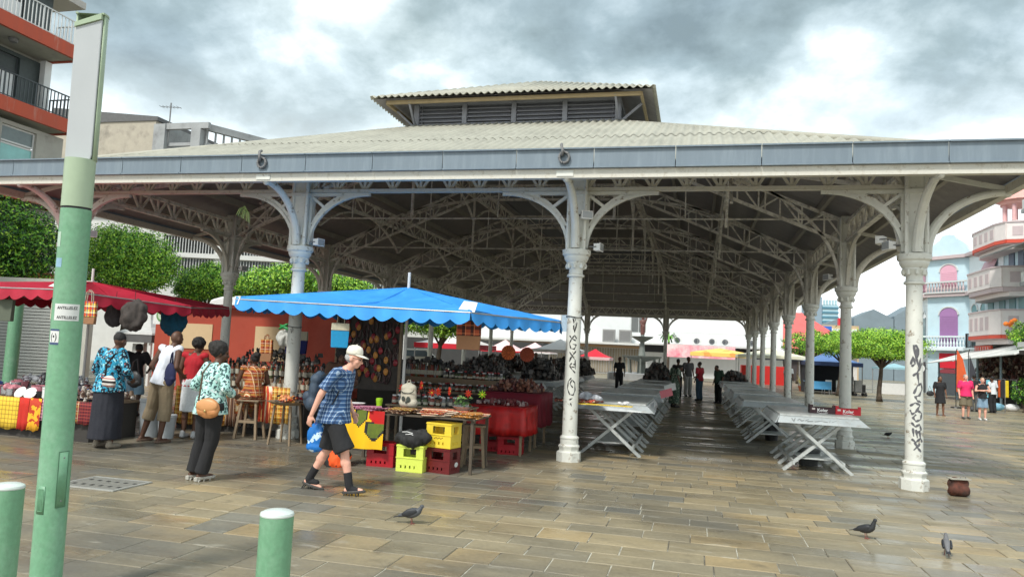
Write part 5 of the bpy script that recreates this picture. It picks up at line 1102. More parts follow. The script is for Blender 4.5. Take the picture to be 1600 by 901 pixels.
# hanging bags
def tote(label, x, y, zt, w, h, m_, m2=None, rz=0, frac=.5, m3=None, hang=.2, d=.08):
    o = thing('tote_bag', label, 'bag', (x,y,zt), rz); f = MB(); z1 = -hang
    def seg(z0, z1_, mm, nm, k0=1., k1=1.):
        q = MB(); q.add([(-w/2*k0,-d/2,z0),(w/2*k0,-d/2,z0),(w/2*k0,d/2,z0),(-w/2*k0,d/2,z0),(-w/2*k1,-d/2*.8,z1_),(w/2*k1,-d/2*.8,z1_),(w/2*k1,d/2*.8,z1_),(-w/2*k1,d/2*.8,z1_)], [(3,2,1,0),(4,5,6,7),(0,1,5,4),(1,2,6,5),(2,3,7,6),(3,0,4,7)]); q.build(nm, mm, o, bevel=.008)
    zm = z1-h*frac
    if m2: seg(z1-h, zm-.0005, m2, 'bag_bottom', .92, 1.0); seg(zm, z1, m_, 'bag_top', 1.0, .97)
    else: seg(z1-h, z1, m_, 'bag_body', .94, 1.0)
    for yy in (-d*.3, d*.3): MB().path([(-w*.22,yy,z1-.02),(-w*.16,yy,-.04),(0,yy,0),(w*.16,yy,-.04),(w*.22,yy,z1-.02)], .02, .005, (0,1,0)).build('handle', m3 or m_, o)
    return o
CREAM = fabric('cream_cotton', hexc(190,182,160)); BRT = fabric('kraft_cloth', hexc(150,108,76)); MADB = plaid('madras_bright', hexc(220,200,90), [('x',.09,0,.35,hexc(190,40,36),.85),('z',.10,.1,.35,hexc(200,50,40),.8),('x',.09,.5,.18,hexc(50,60,130),.8),('z',.10,.6,.1,hexc(240,235,210),.9)]); MADD = plaid('madras_dark_rust', hexc(166,74,44), [('x',.13,0,.35,hexc(40,24,24),.85),('z',.12,.1,.35,hexc(40,24,24),.75),('x',.13,.6,.05,hexc(230,150,100),.8),('z',.12,.6,.05,hexc(230,150,100),.8)])
tote('cream and turquoise tote bag hanging from the front of the blue parasol', -3.10, -2.25, 2.24, .26, .36, CREAM, fabric('turquoise_cotton', hexc(30,140,190)), .5, .3, CREAM)
tote('dark rust madras bag with plain kraft bottom hanging right of the parasol pole', -1.2, -2.0, 2.28, .36, .42, MADD, BRT, .0, .52, BRT, .12)
tote('bright red and yellow madras bag hanging just right of the green lamp post', -7.38, -2.45, 2.40, .26, .36, MADB, BRT, .2, .68, CREAM, .18); tote('cream tote bag hanging left of the green lamp post', -7.98, -2.45, 2.38, .24, .32, CREAM, None, -.2, .5, CREAM, .15); tote('grey green shoulder bag hanging at the left edge of the crimson parasol', -9.05, -2.4, 2.36, .26, .36, fabric('grey_green_cloth', hexc(92,98,84)), None, .1, .5, None, .15)
tote('navy and cream tote beside the white front column', -5.3, .35, 1.98, .42, .42, CREAM, fabric('navy_cotton', hexc(32,40,100)), .2, .4, CREAM, .05); tote('orange check bottle bag left of the white front column', -5.95, .4, 1.85, .24, .42, MAD, BRT, .1, .62, None, .1)
o = crumple('knotted_bag', 'white bag knotted with a bright green ribbon by the white front column', 'bag', (-5.45,.3,1.65), mat('offwhite_bag', (.5,.5,.46), .7, .1), (.2,.14,.3), seed=12)
q = MB(); q.ell((0,-.1,.33), .16,.03,.03, 8, 5, Matrix.Rotation(.4,3,'Y')).ell((-.05,-.1,.36), .12,.03,.03, 8, 5, Matrix.Rotation(-.5,3,'Y')); q.build('ribbon', mat('green_ribbon', hexc(30,140,70), .5, .1), o, smooth=True)
def hat(label, x, y, z, m_, r=.13, tilt=(0,0,0)):
    o = thing('straw_hat', label, 'hat', (x,y,z), 0, 'straw hats'); q = MB(); q.lathe([(r*1.0,0),(r*.98,.006),(r*.55,.012),(r*.52,.07),(r*.4,.09),(.01,.095)], 20); q.build('hat_body', m_, o, smooth=True); o.rotation_euler = tilt; return o
STRAW = mat('orange_straw', hexc(196,98,48), .8, .25, 40, .5)
def fan(label, x, y, z, r, m_):
    o = thing('round_fan', label, 'woven fan', (x,y,z)); MB().lathe([(r,0),(r*1.0,.006),(r*.3,.01),(.01,.01)], 22).build('disc', m_, o).rotation_euler = (pi/2,0,0)
    q = MB()
    for k in range(14): t = k*pi/7; q.beam((r*.2*cos(t),-.012,r*.2*sin(t)),(r*1.03*cos(t),-.012,r*1.03*sin(t)),.008,.008)
    q.build('spoke', mat('straw_dark', hexc(130,60,30), .8, .2), o); return o
fan('orange round straw fan hanging behind the rust madras bag', -1.25, .6, 1.72, .13, STRAW); fan('second round straw fan, browner, just right of the first', -.92, .65, 1.70, .13, mat('rust_straw', hexc(150,66,44), .8, .25, 40, .5))
# necklaces and masks hanging on the dark screen behind the walking man
scr = thing('display_screen', 'dark display screen crowded with hanging trinkets behind the walking man', 'display', (-4.75,.9,0)); MB().box(0,1.35,0,.04,.9,2.3).build('panel', mat('dark_panel', (.07,.06,.052), .8, .4, 8), scr)
for a in (0,1.31): MB().box(a,a+.04,-.05,-.001,0,2.35).build('post', WOOD, scr)
tm = [mat('bead_%d' % i, c, .4, .3, 20, objvar=.3) for i, c in enumerate([hexc(150,40,50), hexc(90,60,60), hexc(40,36,34), hexc(190,130,60), hexc(110,100,90), hexc(70,40,40)])]
for i in range(130):
    x = rr.uniform(.05,1.3); z = rr.uniform(1.1,2.2); q = MB()
    if i % 3: q.tube([(x+.05*cos(t), -.03, z+.09*sin(t)) for t in np.linspace(0,2*pi,11)[:-1]], .012, 5, closed=True)
    else: q.ell((x,-.05,z), .05,.03,.07, 8, 5)
    q.build('trinket', tm[i % 6], scr)
# long counters with dark curios behind the spice stall
def counter(label, x0, x1, y0, y1, h, m_=None):
    o = thing('counter', label, 'table', (x0,y0,0)); MB().box(0,x1-x0,0,y1-y0,h-.04,h).build('counter_top', m_ or WOOD, o); MB().box(.02,x1-x0-.02,.02,y1-y0-.02,0,h-.041).build('skirt_cloth', mat('dark_skirt', (.05,.045,.04), .9, .2), o); return o
counter('long counter of jars and dark curios behind the spice stall', -4.3, -1.9, 2.6, 3.5, .85); counter('second long counter of carved curios deeper in the hall', -6.8, -3.5, 6.2, 7.2, .85)
shelf = MB().box(-4.2,-2.0,3.1,3.45,.851,1.10).build('step_shelf', WOOD); tag(shelf, 'raised wooden step of the long counter carrying rows of bottles', 'shelf')
scatter(bots, 30, -4.2, -3.4, 3.12, 3.42, 1.101, 'in the row on the raised wooden step', 'rum and punch bottles', rows=15, seed=5); scatter(protos, 40, -3.35, -2.0, 3.12, 3.42, 1.101, 'on the raised wooden step of the long counter', 'jars on the long counter', rows=20, seed=6)
scatter(protos, 57, -4.25, -1.95, 2.65, 3.05, .851, 'on the front edge of the long counter', 'jars on the long counter', rows=19, seed=7)
def heap(name, label, x0, x1, y0, y1, z0, zh, cols_, n, sz=.05, seed=1):
    """an uncountable heap of small carved goods"""
    r2 = random.Random(seed); q = MB(); ms = [mat('curio_%d' % int(sum(c)*1e4), c, .45, .3, 20) for c in cols_]
    for i in range(n):
        x = r2.uniform(x0,x1); y = r2.uniform(y0,y1); t = 1-abs((x-(x0+x1)/2)/((x1-x0)/2))**3; z = z0+r2.random()*zh*t; q.cur = r2.randrange(len(ms)); s_ = sz*r2.uniform(.6,1.5)
        if i % 3 == 0: q.lathe([(s_*.5,0),(s_*.6,s_*.5),(s_*.3,s_*1.0),(s_*.45,s_*1.3),(s_*.2,s_*1.55)], 6, (x,y,z))
        elif i % 3 == 1: q.ell((x,y,z+s_*.5), s_*r2.uniform(.4,1), s_*r2.uniform(.4,1), s_*r2.uniform(.5,1), 7, 4)
        else: q.taper((x,y,z), s_*1.3, s_, s_*1.2, r2.uniform(.3,1), 1)
    o = q.build(name, ms, None); tag(o, label, 'curios', kind='stuff'); return o
DK = [(.015,.015,.016),(.04,.035,.03),(.09,.08,.07),(.02,.02,.02),(.16,.15,.14),(.06,.03,.02)]
heap('curio_heap', 'mass of dark carved curios behind the bottles', -3.4, -1.8, 3.46, 3.7, 1.0, .5, DK, 420, .05, 2)
heap('curio_heap', 'heap of dark carved curios on the second counter', -6.7, -3.6, 6.3, 7.1, .86, .55, DK, 700, .06, 3)
heap('curio_heap', 'reddish heap of trinkets on the maroon cloth', -1.75, -.85, 1.3, 2.1, .99, .2, [(.12,.03,.03),(.2,.08,.05),(.07,.03,.03),(.3,.15,.1)], 300, .04, 4)
heap('curio_heap', 'small packets and trinkets on the bright red table', -1.7, -.85, .1, .8, .813, .05, [(.2,.05,.05),(.4,.3,.28),(.1,.03,.03)], 90, .035, 5)
for (x0, x1, y0, y1, sd_, lb) in ((-3.1,-2.1,9.5,11.5,11,'second grey table left of the middle column'),(-6.0,-4.7,13.0,15.2,12,'grey tables deep in the left half of the hall'),(-3.2,-2.1,13,15.3,13,'third grey table left of the middle column'),(.1,1.0,16,18.2,14,'fifth table of the middle row'),(-3.2,-2.1,16.6,19,15,'fourth grey table left of the middle column'),(-6.1,-5.0,17.4,19.8,16,'farthest grey table on the left'),(3.1,4.0,19.8,22.2,17,'sixth table of the right row')):
    heap('curio_heap', 'dark heap of goods on the '+lb, x0, x1, y0, y1, .93, .55 if sd_ != 17 else .3, DK, 420, .085, sd_)
# bread-coloured block on the paving at the right
o = thing('concrete_block', 'rusty brown round-cornered weight block with a grey top on the paving by the rightmost column', 'weight block', (5.66,-.30,0), .15)
blob('block_body', [('f', (-.05,0,.06), (-.05,0,.07), .15, .15)] and [('c', (-.07,-.02,.09), (.06,-.02,.09), .085, .085), ('c', (-.07,.02,.17), (.06,.02,.17), .085, .085), ('c', (-.075,.02,.06), (.06,.02,.06), .07, .07)], .012, mat('rusty_block', hexc(104,58,44), .85, .3, 9, .5, col2=hexc(52,36,30), amt=.5, s2=7), o, 1, wr=.02, wf=7)
MB().poly([(-.15,-.09,.235),(.13,-.09,.235),(.15,.08,.235),(-.14,.09,.235)], (0,0,.018)).build('top_cap', mat('pale_cement', (.36,.34,.28), .8, .15), o, bevel=.006); MB().tube([(.0,-.02,.25),(.02,-.02,.285),(.07,-.02,.285),(.08,-.02,.25)], .006, 5).build('ring', RINGM, o)
# ------------------------------------------------------------------ pigeons
def pigeon(label, x, y, rz, head_up=1.0, m_=None, k=1.0):
    o = thing('pigeon', label, 'pigeon', (x,y,0), rz); m1 = m_ or mat('pigeon_grey', (.075,.08,.09), .6, .25, 20); m2 = mat('pigeon_dark', (.025,.027,.032), .5, .2, 20)
    pr = [('e', (0,0,.10*k), (.042*k,.085*k,.045*k), Matrix.Rotation(-.25,3,'X')), ('c', (0,-.06*k,.12*k), (0,-.085*k,.165*k*head_up), .030*k, .018*k), ('e', (0,-.092*k,.178*k*head_up), (.017*k,.021*k,.018*k)), ('c', (0,.05*k,.09*k), (0,.13*k,.065*k), .03*k, .012*k)]
    blob('body', pr, .006, m1, o, 2); 
    for s_ in (-1, 1): blob('wing', [('e', (s_*.034*k,.02*k,.108*k), (.013*k,.078*k,.032*k), Matrix.Rotation(-.3,3,'X'))], .006, m2, o, 1); MB().tube([(s_*.016*k,.005,.062*k),(s_*.018*k,.0,.02*k),(s_*.018*k,-.004,.006)], .0035, 5).tube([(s_*.018*k,.012,.004),(s_*.018*k,-.03,.004)], .003, 4).build('leg', mat('pigeon_leg', (.25,.07,.06), .6, .1), o)
    MB().tube([(0,-.108*k,.176*k*head_up),(0,-.128*k,.170*k*head_up)], [.005,.0015], 6).build('beak', mat('beak', (.2,.19,.17), .5, .05), o); MB().poly([(-.018*k,.11*k,.068*k),(.018*k,.11*k,.068*k),(.022*k,.175*k,.05*k),(-.022*k,.175*k,.05*k)], (0,0,.005)).build('tail', m2, o); return o
pigeon('grey pigeon walking right in the middle foreground', -.70, -5.19, pi/2+.1, .95, k=1.05); pigeon('dark pigeon seen from the front left of the other two birds on the right', 3.74, -3.78, .9, 1.15, mat('pigeon_black', (.03,.032,.036), .5, .2)); pigeon('pale grey pigeon with back turned nearest the right corner', 4.37, -4.18, pi-.2, 1.0, mat('pigeon_pale', (.16,.16,.165), .7, .25))
pigeon('small dark pigeon farther back just right of the rightmost front column', 6.76, 8.6, .6, .8, mat('pigeon_black', (.03,.032,.036), .5, .2)); 
# ------------------------------------------------------------------ left stall under the crimson parasol
counter('left stall table covered with patterned cloths and enamel ware', -9.9, -7.25, -2.35, -1.3, .62)
lc = [('yellow check cloth at the left end of the left stall front', MADG, -9.75, -9.05), ('yellow madras cloth with crossed bands left of the lamp post', plaid('madras_lemon', hexc(236,196,60), [('x',.07,0,.2,hexc(150,110,30),.7),('z',.07,.1,.2,hexc(150,110,30),.7)]), -9.04, -8.62), ('plain red cloth strip on the left stall front', fabric('red_strip', hexc(196,44,30)), -8.61, -8.42), ('orange fruit print cloth beside the red strip', spots('fruit_print', hexc(190,60,30), [(hexc(246,178,40),9,.46)]), -8.41, -8.18), ('purple and brown madras cloth beside the lamp post', fmats[2], -8.17, -7.9), ('orange madras cloth right of the lamp post', MAD, -7.89, -7.45), ('dark red check cloth at the right end of the left stall', plaid('madras_wine', hexc(110,24,36), [('x',.05,0,.25,hexc(40,20,20),.8),('z',.05,.2,.25,hexc(180,80,60),.6)]), -7.44, -7.2)]
for lb, m_, a, b_ in lc: drape('table_cloth', lb, m_, [(a,-2.38),(b_,-2.38)], .12 if b_ < -7.9 else .28, .635, amp=.012, n=12, seed=int(a*10))
def pot(label, x, y, z, r, m_, h=.10):
    o = thing('enamel_pot', label, 'pot', (x,y,z), rr.random()*6, 'pots and bowls on the left stall'); MB().lathe([(r*.8,0),(r,.02),(r*1.0,h),(r*1.07,h+.004),(r*.94,h),(r*.75,.015)], 18).build('pot_body', m_, o, auto=True); return o
PM = [('white enamel', WHITE), ('blue enamel', mat('blue_enamel', hexc(30,80,150), .3, .1)), ('steel', mat('steel', (.45,.45,.46), .25, .1, metal=.8)), ('dark iron', BLACK), ('pink', mat('pink_enamel', hexc(200,130,140), .4, .1)), ('maroon', MAR)]
for i in range(34):
    nm, m_ = PM[rr.randrange(6)]; x = rr.uniform(-9.7,-7.35); y = rr.uniform(-2.3,-1.4); pot('%s pot or bowl on the left stall, %s' % (nm, ['at the front','in the middle','at the back'][int((y+2.3)/.31)]), x, y, .625+.0*i+(.05 if y > -1.9 else 0)+.08*(y > -1.6), rr.uniform(.05,.13), m_, rr.uniform(.05,.2))
for i, (x, y) in enumerate(((-8.72,-2.28),(-8.50,-2.30))):
    o = thing('enamel_plate', ['left','right'][i]+' one of two tilted white plates with dark rims on the left stall', 'plate', (x,y,.70)); MB().lathe([(.02,0),(.08,.004),(.1,.012),(.102,.014),(.08,.008)], 18).build('dish', WHITE, o, auto=True).rotation_euler = (1.0,0,.2*i)
pink = crumple('pink_hat', 'pale pink sun hat lying on the left stall', 'hat', (-9.0,-2.15,.72), MC['pink_enamel'], (.14,.12,.1), seed=31)
heap('trinket_heap', 'jumble of small wares at the right end of the left stall', -7.9, -7.25, -2.3, -1.4, .63, .16, [(.25,.18,.13),(.35,.3,.25),(.15,.08,.06),(.5,.45,.4),(.1,.05,.05)], 260, .04, 21)
heap('trinket_heap', 'jumble of cups and wares filling the left stall table', -9.85, -7.9, -1.7, -1.35, .63, .3, [(.1,.1,.11),(.35,.36,.38),(.05,.05,.06),(.2,.2,.22)], 260, .05, 22)
# hanging clutter under the crimson parasol
for i, (x, y, w, h, c, lb) in enumerate(((-7.35,-1.5,.5,.55,(.06,.05,.045),'dark net of baskets hanging at the right of the crimson parasol'),(-8.0,-1.2,.35,.5,(.05,.045,.05),'dark garments hanging behind the madras bag'),(-8.9,-.9,.45,.42,(.07,.06,.05),'brown baskets hanging inside the crimson parasol'),(-7.9,.2,.55,.6,hexc(30,88,116),'blue cloth hanging at the back of the left stall'))):
    o = thing('hanging_goods', lb, 'hanging goods', (x,y,2.32)); blob('goods', [('e', (0,0,-h*.5), (w/2,w*.3,h/2)), ('e', (w*.2,0,-h*.3), (w*.3,w*.25,h*.3)), ('e', (-w*.25,0,-h*.6), (w*.25,w*.25,h*.3))], .025, mat('hang_%d' % i, c, .9, .35, 14, .6), o, 1, wr=.05, wf=9); MB().tube([(0,0,-.1),(0,0,.15)], .006, 4).build('string', BLACK, o)
# middle stall between lamp and front column, behind the customers
counter('stall table behind the customers with a long madras front', -7.6, -4.9, .1, 1.1, .78); drape('table_cloth', 'long yellow and orange madras front of the customers\' stall', MADG, [(-7.6,.07),(-6.5,.07)], .1, .80, amp=.02); drape('table_cloth', 'brown madras cloth right of the khaki trousers', fmats[3], [(-6.48,.06),(-6.05,.06)], .12, .80, amp=.02, seed=4); drape('table_cloth', 'grey cloth front behind the seated woman', fabric('grey_front', (.2,.2,.19)), [(-6.0,.06),(-4.95,.06)], .12, .80, amp=.02, seed=9)
scatter(bots, 60, -7.5, -5.0, .45, .95, .781, 'on the stall before the red wall', 'bottles on the stall before the red wall', rows=20, seed=15)
st2 = MB().box(-7.5,-5.0,.7,1.08,.79,1.0).build('step_shelf', WOOD); tag(st2, 'raised wooden step on the stall before the red wall', 'shelf')
scatter(bots, 40, -7.5, -5.0, .72, 1.05, 1.001, 'on the raised step before the red wall', 'bottles on the stall before the red wall', rows=20, seed=16)
heap('curio_heap', 'dark mass of goods behind the bottles before the red wall', -7.6, -4.9, 1.1, 1.7, .9, .65, DK, 520, .05, 25)
for (x, y, c, lb, rz_) in ((-5.05,-.35,MADG,'yellow madras apron hanging left of the white front column',0),(-5.35,-.25,fmats[4],'red and yellow madras cloth hanging lower by the stool',.1)):
    drape('apron', lb, c, [(x-.22,y-.05),(x+.1,y)], .28, .92, amp=.04, n=14, cat='apron', seed=3)
o = thing('wicker_tray', 'wide tray of orange spice packets tied round the white front column', 'tray', (-4.75,-.75,.66)); MB().lathe([(.2,0),(.33,.05),(.34,.06),(.32,.055),(.19,.012)], 22).build('tray_body', WOOD, o, auto=True)
for i in range(40):
    a = rr.random()*6.3; r_ = rr.random()*.28; q = MB(); q.taper((0,0,0), .08, .05, .03, .7, .6); l = q.build('packet', tm[rr.randrange(6)] if i % 2 else fmats[4] if i % 4 else mat('peach_packet', hexc(240,160,110), .5, .2, objvar=.3), o); l.location = (r_*cos(a), r_*sin(a), .03+rr.random()*.1); l.rotation_euler = (rr.uniform(-.6,.6), rr.uniform(-.6,.6), a)
o = thing('tray_stand', 'small wooden stand under the tray of orange packets', 'stand', (-4.75,-.75,0)); [MB().beam((.15*a,.15*b_,.655),(.2*a,.2*b_,0),.03,.03).build('leg', WOOD, o) for a in (-1,1) for b_ in (-1,1)]
crumple('orange_bundle', 'orange and black bundle on the ground behind the walking man', 'bundle', (-3.0,-2.35,0), spots('orange_black', (.02,.02,.02), [(hexc(240,90,30),7,.5)]), (.3,.2,.34), seed=17, vox=.02)
bucket('pale grey plastic bin beside the woman in turquoise', -7.05, -1.25, mat('pale_bin', hexc(150,156,160), .5, .1), .18, .60); bucket('white plastic tub standing against the pale bin', -6.75, -1.2, mat('white_tub', hexc(185,190,192), .5, .1), .15, .35)
text_mesh('0', .01, 'dummy', WHITE, None, Matrix.Identity(4)) if False else None

hp_ = thing('hanging_plant', 'small pale green fern sprouting high on the bracket left of the white front column', 'plant', (-6.28,-.05,4.05))
for k in range(9):
    q = MB(); a = -.9+.22*k; q.path([(0,-.02,.1),(.03*a,-.06,.17-.01*k),(.12*a,-.10,.12-.01*k),(.17*a,-.12,.0-.02*k)], .016, .004, (cos(k),sin(k),0)); q.build('frond', mat('fern_green', hexc(170,195,120), .6, .15), hp_)
# ------------------------------------------------------------------ buildings
def facade(par, p, q, z0, z1, ops, m_, th=.25, name='wall', side=1):
    """wall from p to q (plan), openings (u0,u1,v0,v1) left free; side = +1: outside is to the right when walking p->q. Returns a point function"""
    p = Vector((*p, 0)); q = Vector((*q, 0)); L_ = (q-p).length; d = (q-p)/L_; n = Vector((d.y, -d.x, 0))*side
    us = sorted(set([0, L_]+[o[0] for o in ops]+[o[1] for o in ops])); vs = sorted(set([z0, z1]+[o[2] for o in ops]+[o[3] for o in ops])); b = MB()
    for i in range(len(us)-1):
        k = 0
        while k < len(vs)-1:
            def free(kk): 
                cu_, cv = (us[i]+us[i+1])/2, (vs[kk]+vs[kk+1])/2; return any(o[0] < cu_ < o[1] and o[2] < cv < o[3] for o in ops)
            if free(k): k += 1; continue
            j = k
            while j+1 < len(vs)-1 and not free(j+1): j += 1
            a0 = p+d*us[i]; a1 = p+d*us[i+1]; h0, h1 = vs[k], vs[j+1]; t = -n*th
            P = [a0, a1, a1+t, a0+t]; b.add([(v.x,v.y,h0) for v in P]+[(v.x,v.y,h1) for v in P], [(3,2,1,0),(4,5,6,7),(0,1,5,4),(1,2,6,5),(2,3,7,6),(3,0,4,7)]); k = j+1
    w = b.build(name, m_, par)
    def at(u, z, out=0.0): v = p+d*u+n*out; return Vector((v.x, v.y, z))
    return w, at, d, n, L_
GLASS = mat('window_glass', (.10,.14,.16), .08, .2, 2, spec=.8); FRW = mat('white_frame', (.62,.63,.62), .5, .05)
def pbox(b, at, u0, u1, z0, z1, o0, o1):
    P = [at(u0,z0,o0), at(u1,z0,o0), at(u1,z0,o1), at(u0,z0,o1), at(u0,z1,o0), at(u1,z1,o0), at(u1,z1,o1), at(u0,z1,o1)]
    return b.add(P, [(3,2,1,0),(4,5,6,7),(0,1,5,4),(1,2,6,5),(2,3,7,6),(3,0,4,7)])
def window(par, at, u0, u1, z0, z1, frame=FRW, pane=GLASS, mull=1, kind='glass', t=.06, back=.15):
    b = MB(); f = -back+.04
    pbox(b, at, u0+.001, u0+t, z0+.001, z1-.001, f-.04, f); pbox(b, at, u1-t, u1-.001, z0+.001, z1-.001, f-.04, f); pbox(b, at, u0+t+.001, u1-t-.001, z1-t, z1-.001, f-.04, f); pbox(b, at, u0+t+.001, u1-t-.001, z0+.001, z0+t, f-.04, f)
    for k in range(mull): c = u0+(u1-u0)*(k+1)/(mull+1); pbox(b, at, c-t*.4, c+t*.4, z0+t+.001, z1-t-.001, f-.039, f-.001)
    o = b.build('window', frame, par)
    if kind == 'glass': c = MB(); pbox(c, at, u0+t, u1-t, z0+t, z1-t, f-.03, f-.02); c.build('pane', pane, o)
    else:
        n = max(4, int((z1-z0)/.12))
        c = MB()
        for k in range(n): zz = z0+t+(z1-z0-2*t)*k/n; pbox(c, at, u0+t, u1-t, zz+.004, zz+(z1-z0-2*t)/n-.012, f-.03, f-.012)
        pbox(c, at, u0+t, u1-t, z0+t, z1-t, f-.05, f-.035); c.build('shutter', pane, o)
    return o
def arched(par, at, u0, u1, z0, z1, m_, sm, trim=None):
    """round-headed shuttered window standing slightly proud of the wall"""
    c = (u0+u1)/2; r = (u1-u0)/2; zs = z1-r*.75; pts = [at(u0,z0,.02), at(u1,z0,.02)]+[at(c+r*cos(t), zs+r*.75*sin(t), .02) for t in np.linspace(0,pi,11)]; n = at(0,0,1)-at(0,0,0)
    o = MB().poly(pts, n*.03).build('window', m_, par)
    b = MB(); ns = max(5, int((zs-z0)/.13))
    for k in range(ns): a = z0+.05+(zs-z0-.05)*k/ns; pbox(b, at, u0+.05, u1-.05, a, a+(zs-z0)/ns*.7, .055, .07)
    b.build('louvre_panel', sm, o)
    q = MB(); q.path([at(c+(r+.06)*cos(t), zs+(r+.06)*.8*sin(t), .05) for t in np.linspace(0,pi,13)], .08, .10, at(0,0,1)-at(0,0,0)); q.build('arch_moulding', trim or FRW, o); return o
def railing(par, pts, z0, h, m_, sp=.14, name='railing', bar=.02, mid=False):
    o = None; q = MB()
    for a, b_ in zip(pts, pts[1:]):
        a = Vector((*a, z0)); b_ = Vector((*b_, z0)); q.beam(a+Vector((0,0,h)), b_+Vector((0,0,h)), .05, .04); q.beam(a+Vector((0,0,.06)), b_+Vector((0,0,.06)), .03, .03)
        n = int((b_-a).length/sp)
        for k in range(n+1): p = a.lerp(b_, k/max(n,1)); q.beam(p+Vector((0,0,.0)), p+Vector((0,0,h)), bar*(2.2 if k % 8 == 0 else 1), bar)
    return q.build(name, m_, par)
def slab(par, pts, z0, z1, m_, name='slab'): return MB().poly([(*p, z0) for p in pts], (0,0,z1-z0)).build(name, m_, par)
# --- apartment block on the left, balconies facing the market
AP = thing('apartment_block', 'concrete apartment block with weathered orange balcony bands behind the green lamp post', 'building')
APW = mat('ap_concrete', (.36,.35,.31), .8, .12, 2, .1, col2=(.2,.19,.17), amt=.35, s2=1.5); ORG = mat('weathered_orange', hexc(176,78,54), .75, .15, 3, .1, col2=(.42,.36,.30), amt=.33, s2=2.2, streak=True); APD = mat('dark_green_panel', (.045,.06,.06), .5, .3, 8)
AX, AY0, AY1 = -22, -6, 11.25
for k, z in enumerate((3.35, 6.35, 9.36, 12.3)):
    slab(AP, [(AX-2,AY0),(AX-.01,AY0),(AX-.01,AY1),(AX-2,AY1)], z+.05, z+.28, APW, 'balcony_slab')
    MB().box(AX,AX+.12,AY0,AY1+.05,z,z+.52).box(AX-1.4,AX-.001,AY1-.07,AY1+.05,z+.001,z+.519).build('balcony_band', ORG, AP)
    if k == 0: continue
    if k >= 2:
        railing(AP, [(AX+.04,AY0),(AX+.04,AY1),(AX-1.2,AY1)], z+.52, .95 if k == 3 else .9, FRW if k == 3 else mat('dark_rail', (.05,.06,.065), .5, .1), .16, bar=.028)
ops = []
def apw(z0, z1, X, frame, glass, n0=-5.5, w=1.45, gap=.14, trans=True):
    ops = []; u = .3
    while u+w < (AY1-AY0)-.2: ops.append((u, u+w, z0, z1)); u += w+gap
    wl, at, d, n, L_ = facade(AP, (X, AY0), (X, AY1), z0-.35, z1+.15, ops, APD if trans else APW, .15)
    for i, o_ in enumerate(ops):
        if o_[1] < 8.5: continue
        if trans:
            zt = z1-.62; window(AP, at, o_[0], o_[1], zt+.02, z1, mat('dark_frame', (.05,.06,.065), .5, .1), APD, 0); window(AP, at, o_[0], o_[1], z0, zt, MC['dark_frame'], mat('curtain_blue', (.45,.58,.62), .3, .15, 3) if i % 3 else mat('curtain_pale', (.68,.70,.70), .4, .1, 3), 0)
        else: window(AP, at, o_[0], o_[1], z0+1.5, z1, FRW, MC['glass_grey'], 0); window(AP, at, o_[0], o_[1], z0, z0+1.47, FRW, mat('turquoise_glass', (.22,.50,.48), .12, .15, 2), 0)
mat('glass_grey', (.14,.18,.18), .15, .2, 3)
apw(9.95, 12.05, -23.5, None, None); apw(12.95, 14.9, -23.5, None, None); apw(6.95, 9.05, -22.35, None, None, trans=False); apw(3.95, 6.1, -22.35, None, None, trans=False)
MB().box(-34,-22.5,AY0,AY1-.2,0,3.34).box(-34,-23.67,AY0,AY1-.2,3.35,15.0).build('core_wall', APW, AP); MB().box(-23.45,-23.2,AY1-.35,AY1-.05,9.9,12.28).build('corner_pillar', FRW, AP)
MB().box(-34,-23.0,AY0-1,AY1+1.1,15.02,15.3).build('roof_slab', mat('ap_roof', (.42,.40,.37), .8, .1), AP)
MB().lathe([(.13,-.14),(.17,-.06),(.17,0)], 10, (-22.7,9.0,12.34)).build('ceiling_lamp', RINGM, AP)
# --- beige building further back, with open concrete frame
BG = thing('beige_building', 'old beige rendered building with stained parapet and open concrete roof frame', 'building')
BGM = mat('beige_render', (.40,.36,.29), .85, .12, 2, .1, col2=(.20,.18,.15), amt=.36, s2=.7); CON = mat('grey_concrete', (.33,.34,.34), .85, .15, 2, .1, col2=(.18,.18,.18), amt=.4, s2=1)
MB().box(-47,-37.6,34,44,0,17.6).build('wall', BGM, BG); MB().poly([(-47.1,33.9,17.605),(-37.4,33.9,17.605),(-37.4,33.9,17.9),(-47.1,33.9,18.9)], (0,10,0)).build('parapet', mat('dark_parapet', (.12,.12,.12), .9, .2), BG)
MB().box(-37.58,-36.6,33.8,40,0,17.3).build('pier', CON, BG)
MB().box(-36.55,-34.4,34.8,40,0,15.7).build('wall', BGM, BG); MB().box(-36.55,-34.4,34.2,34.4,15.71,15.95).box(-36.59,-33.0,33.9,34.2,16.9,17.35).build('beam', CON, BG); MB().box(-34.38,-33.6,33.85,34.6,0,16.89).build('pier', CON, BG)
q = MB(); q.beam((-33.5,34.2,17.1),(-27.0,46,17.05),.35,.5); q.beam((-33.5,34.3,15.2),(-27.0,46,15.2),.3,1.3); q.build('beam', CON, BG)
for k in range(22): t = k/21; MB().beam((-33.4+6.4*t,34.4+11.6*t,15.86),(-33.4+6.4*t,34.4+11.6*t,16.84),.12,.12).build('baluster', CON, BG)
MB().box(-36.6,-28,40.5,46,0,15.5).build('wall', BGM, BG)
an = thing('tv_antenna', 'thin television antenna standing on the beige building', 'antenna', (-36.5,34.1,15.96)); MB().tube([(0,0,0),(0,0,3.0)], .05, 6).build('mast', RINGM, an); q = MB(); q.tube([(-.9,0,2.75),(.9,0,2.6)], .02, 4)
for k in range(6): q.tube([(-.8+.3*k,-.3,2.74-.02*k),(-.8+.3*k,.3,2.74-.02*k)], .015, 4)
q.build('element', RINGM, an)
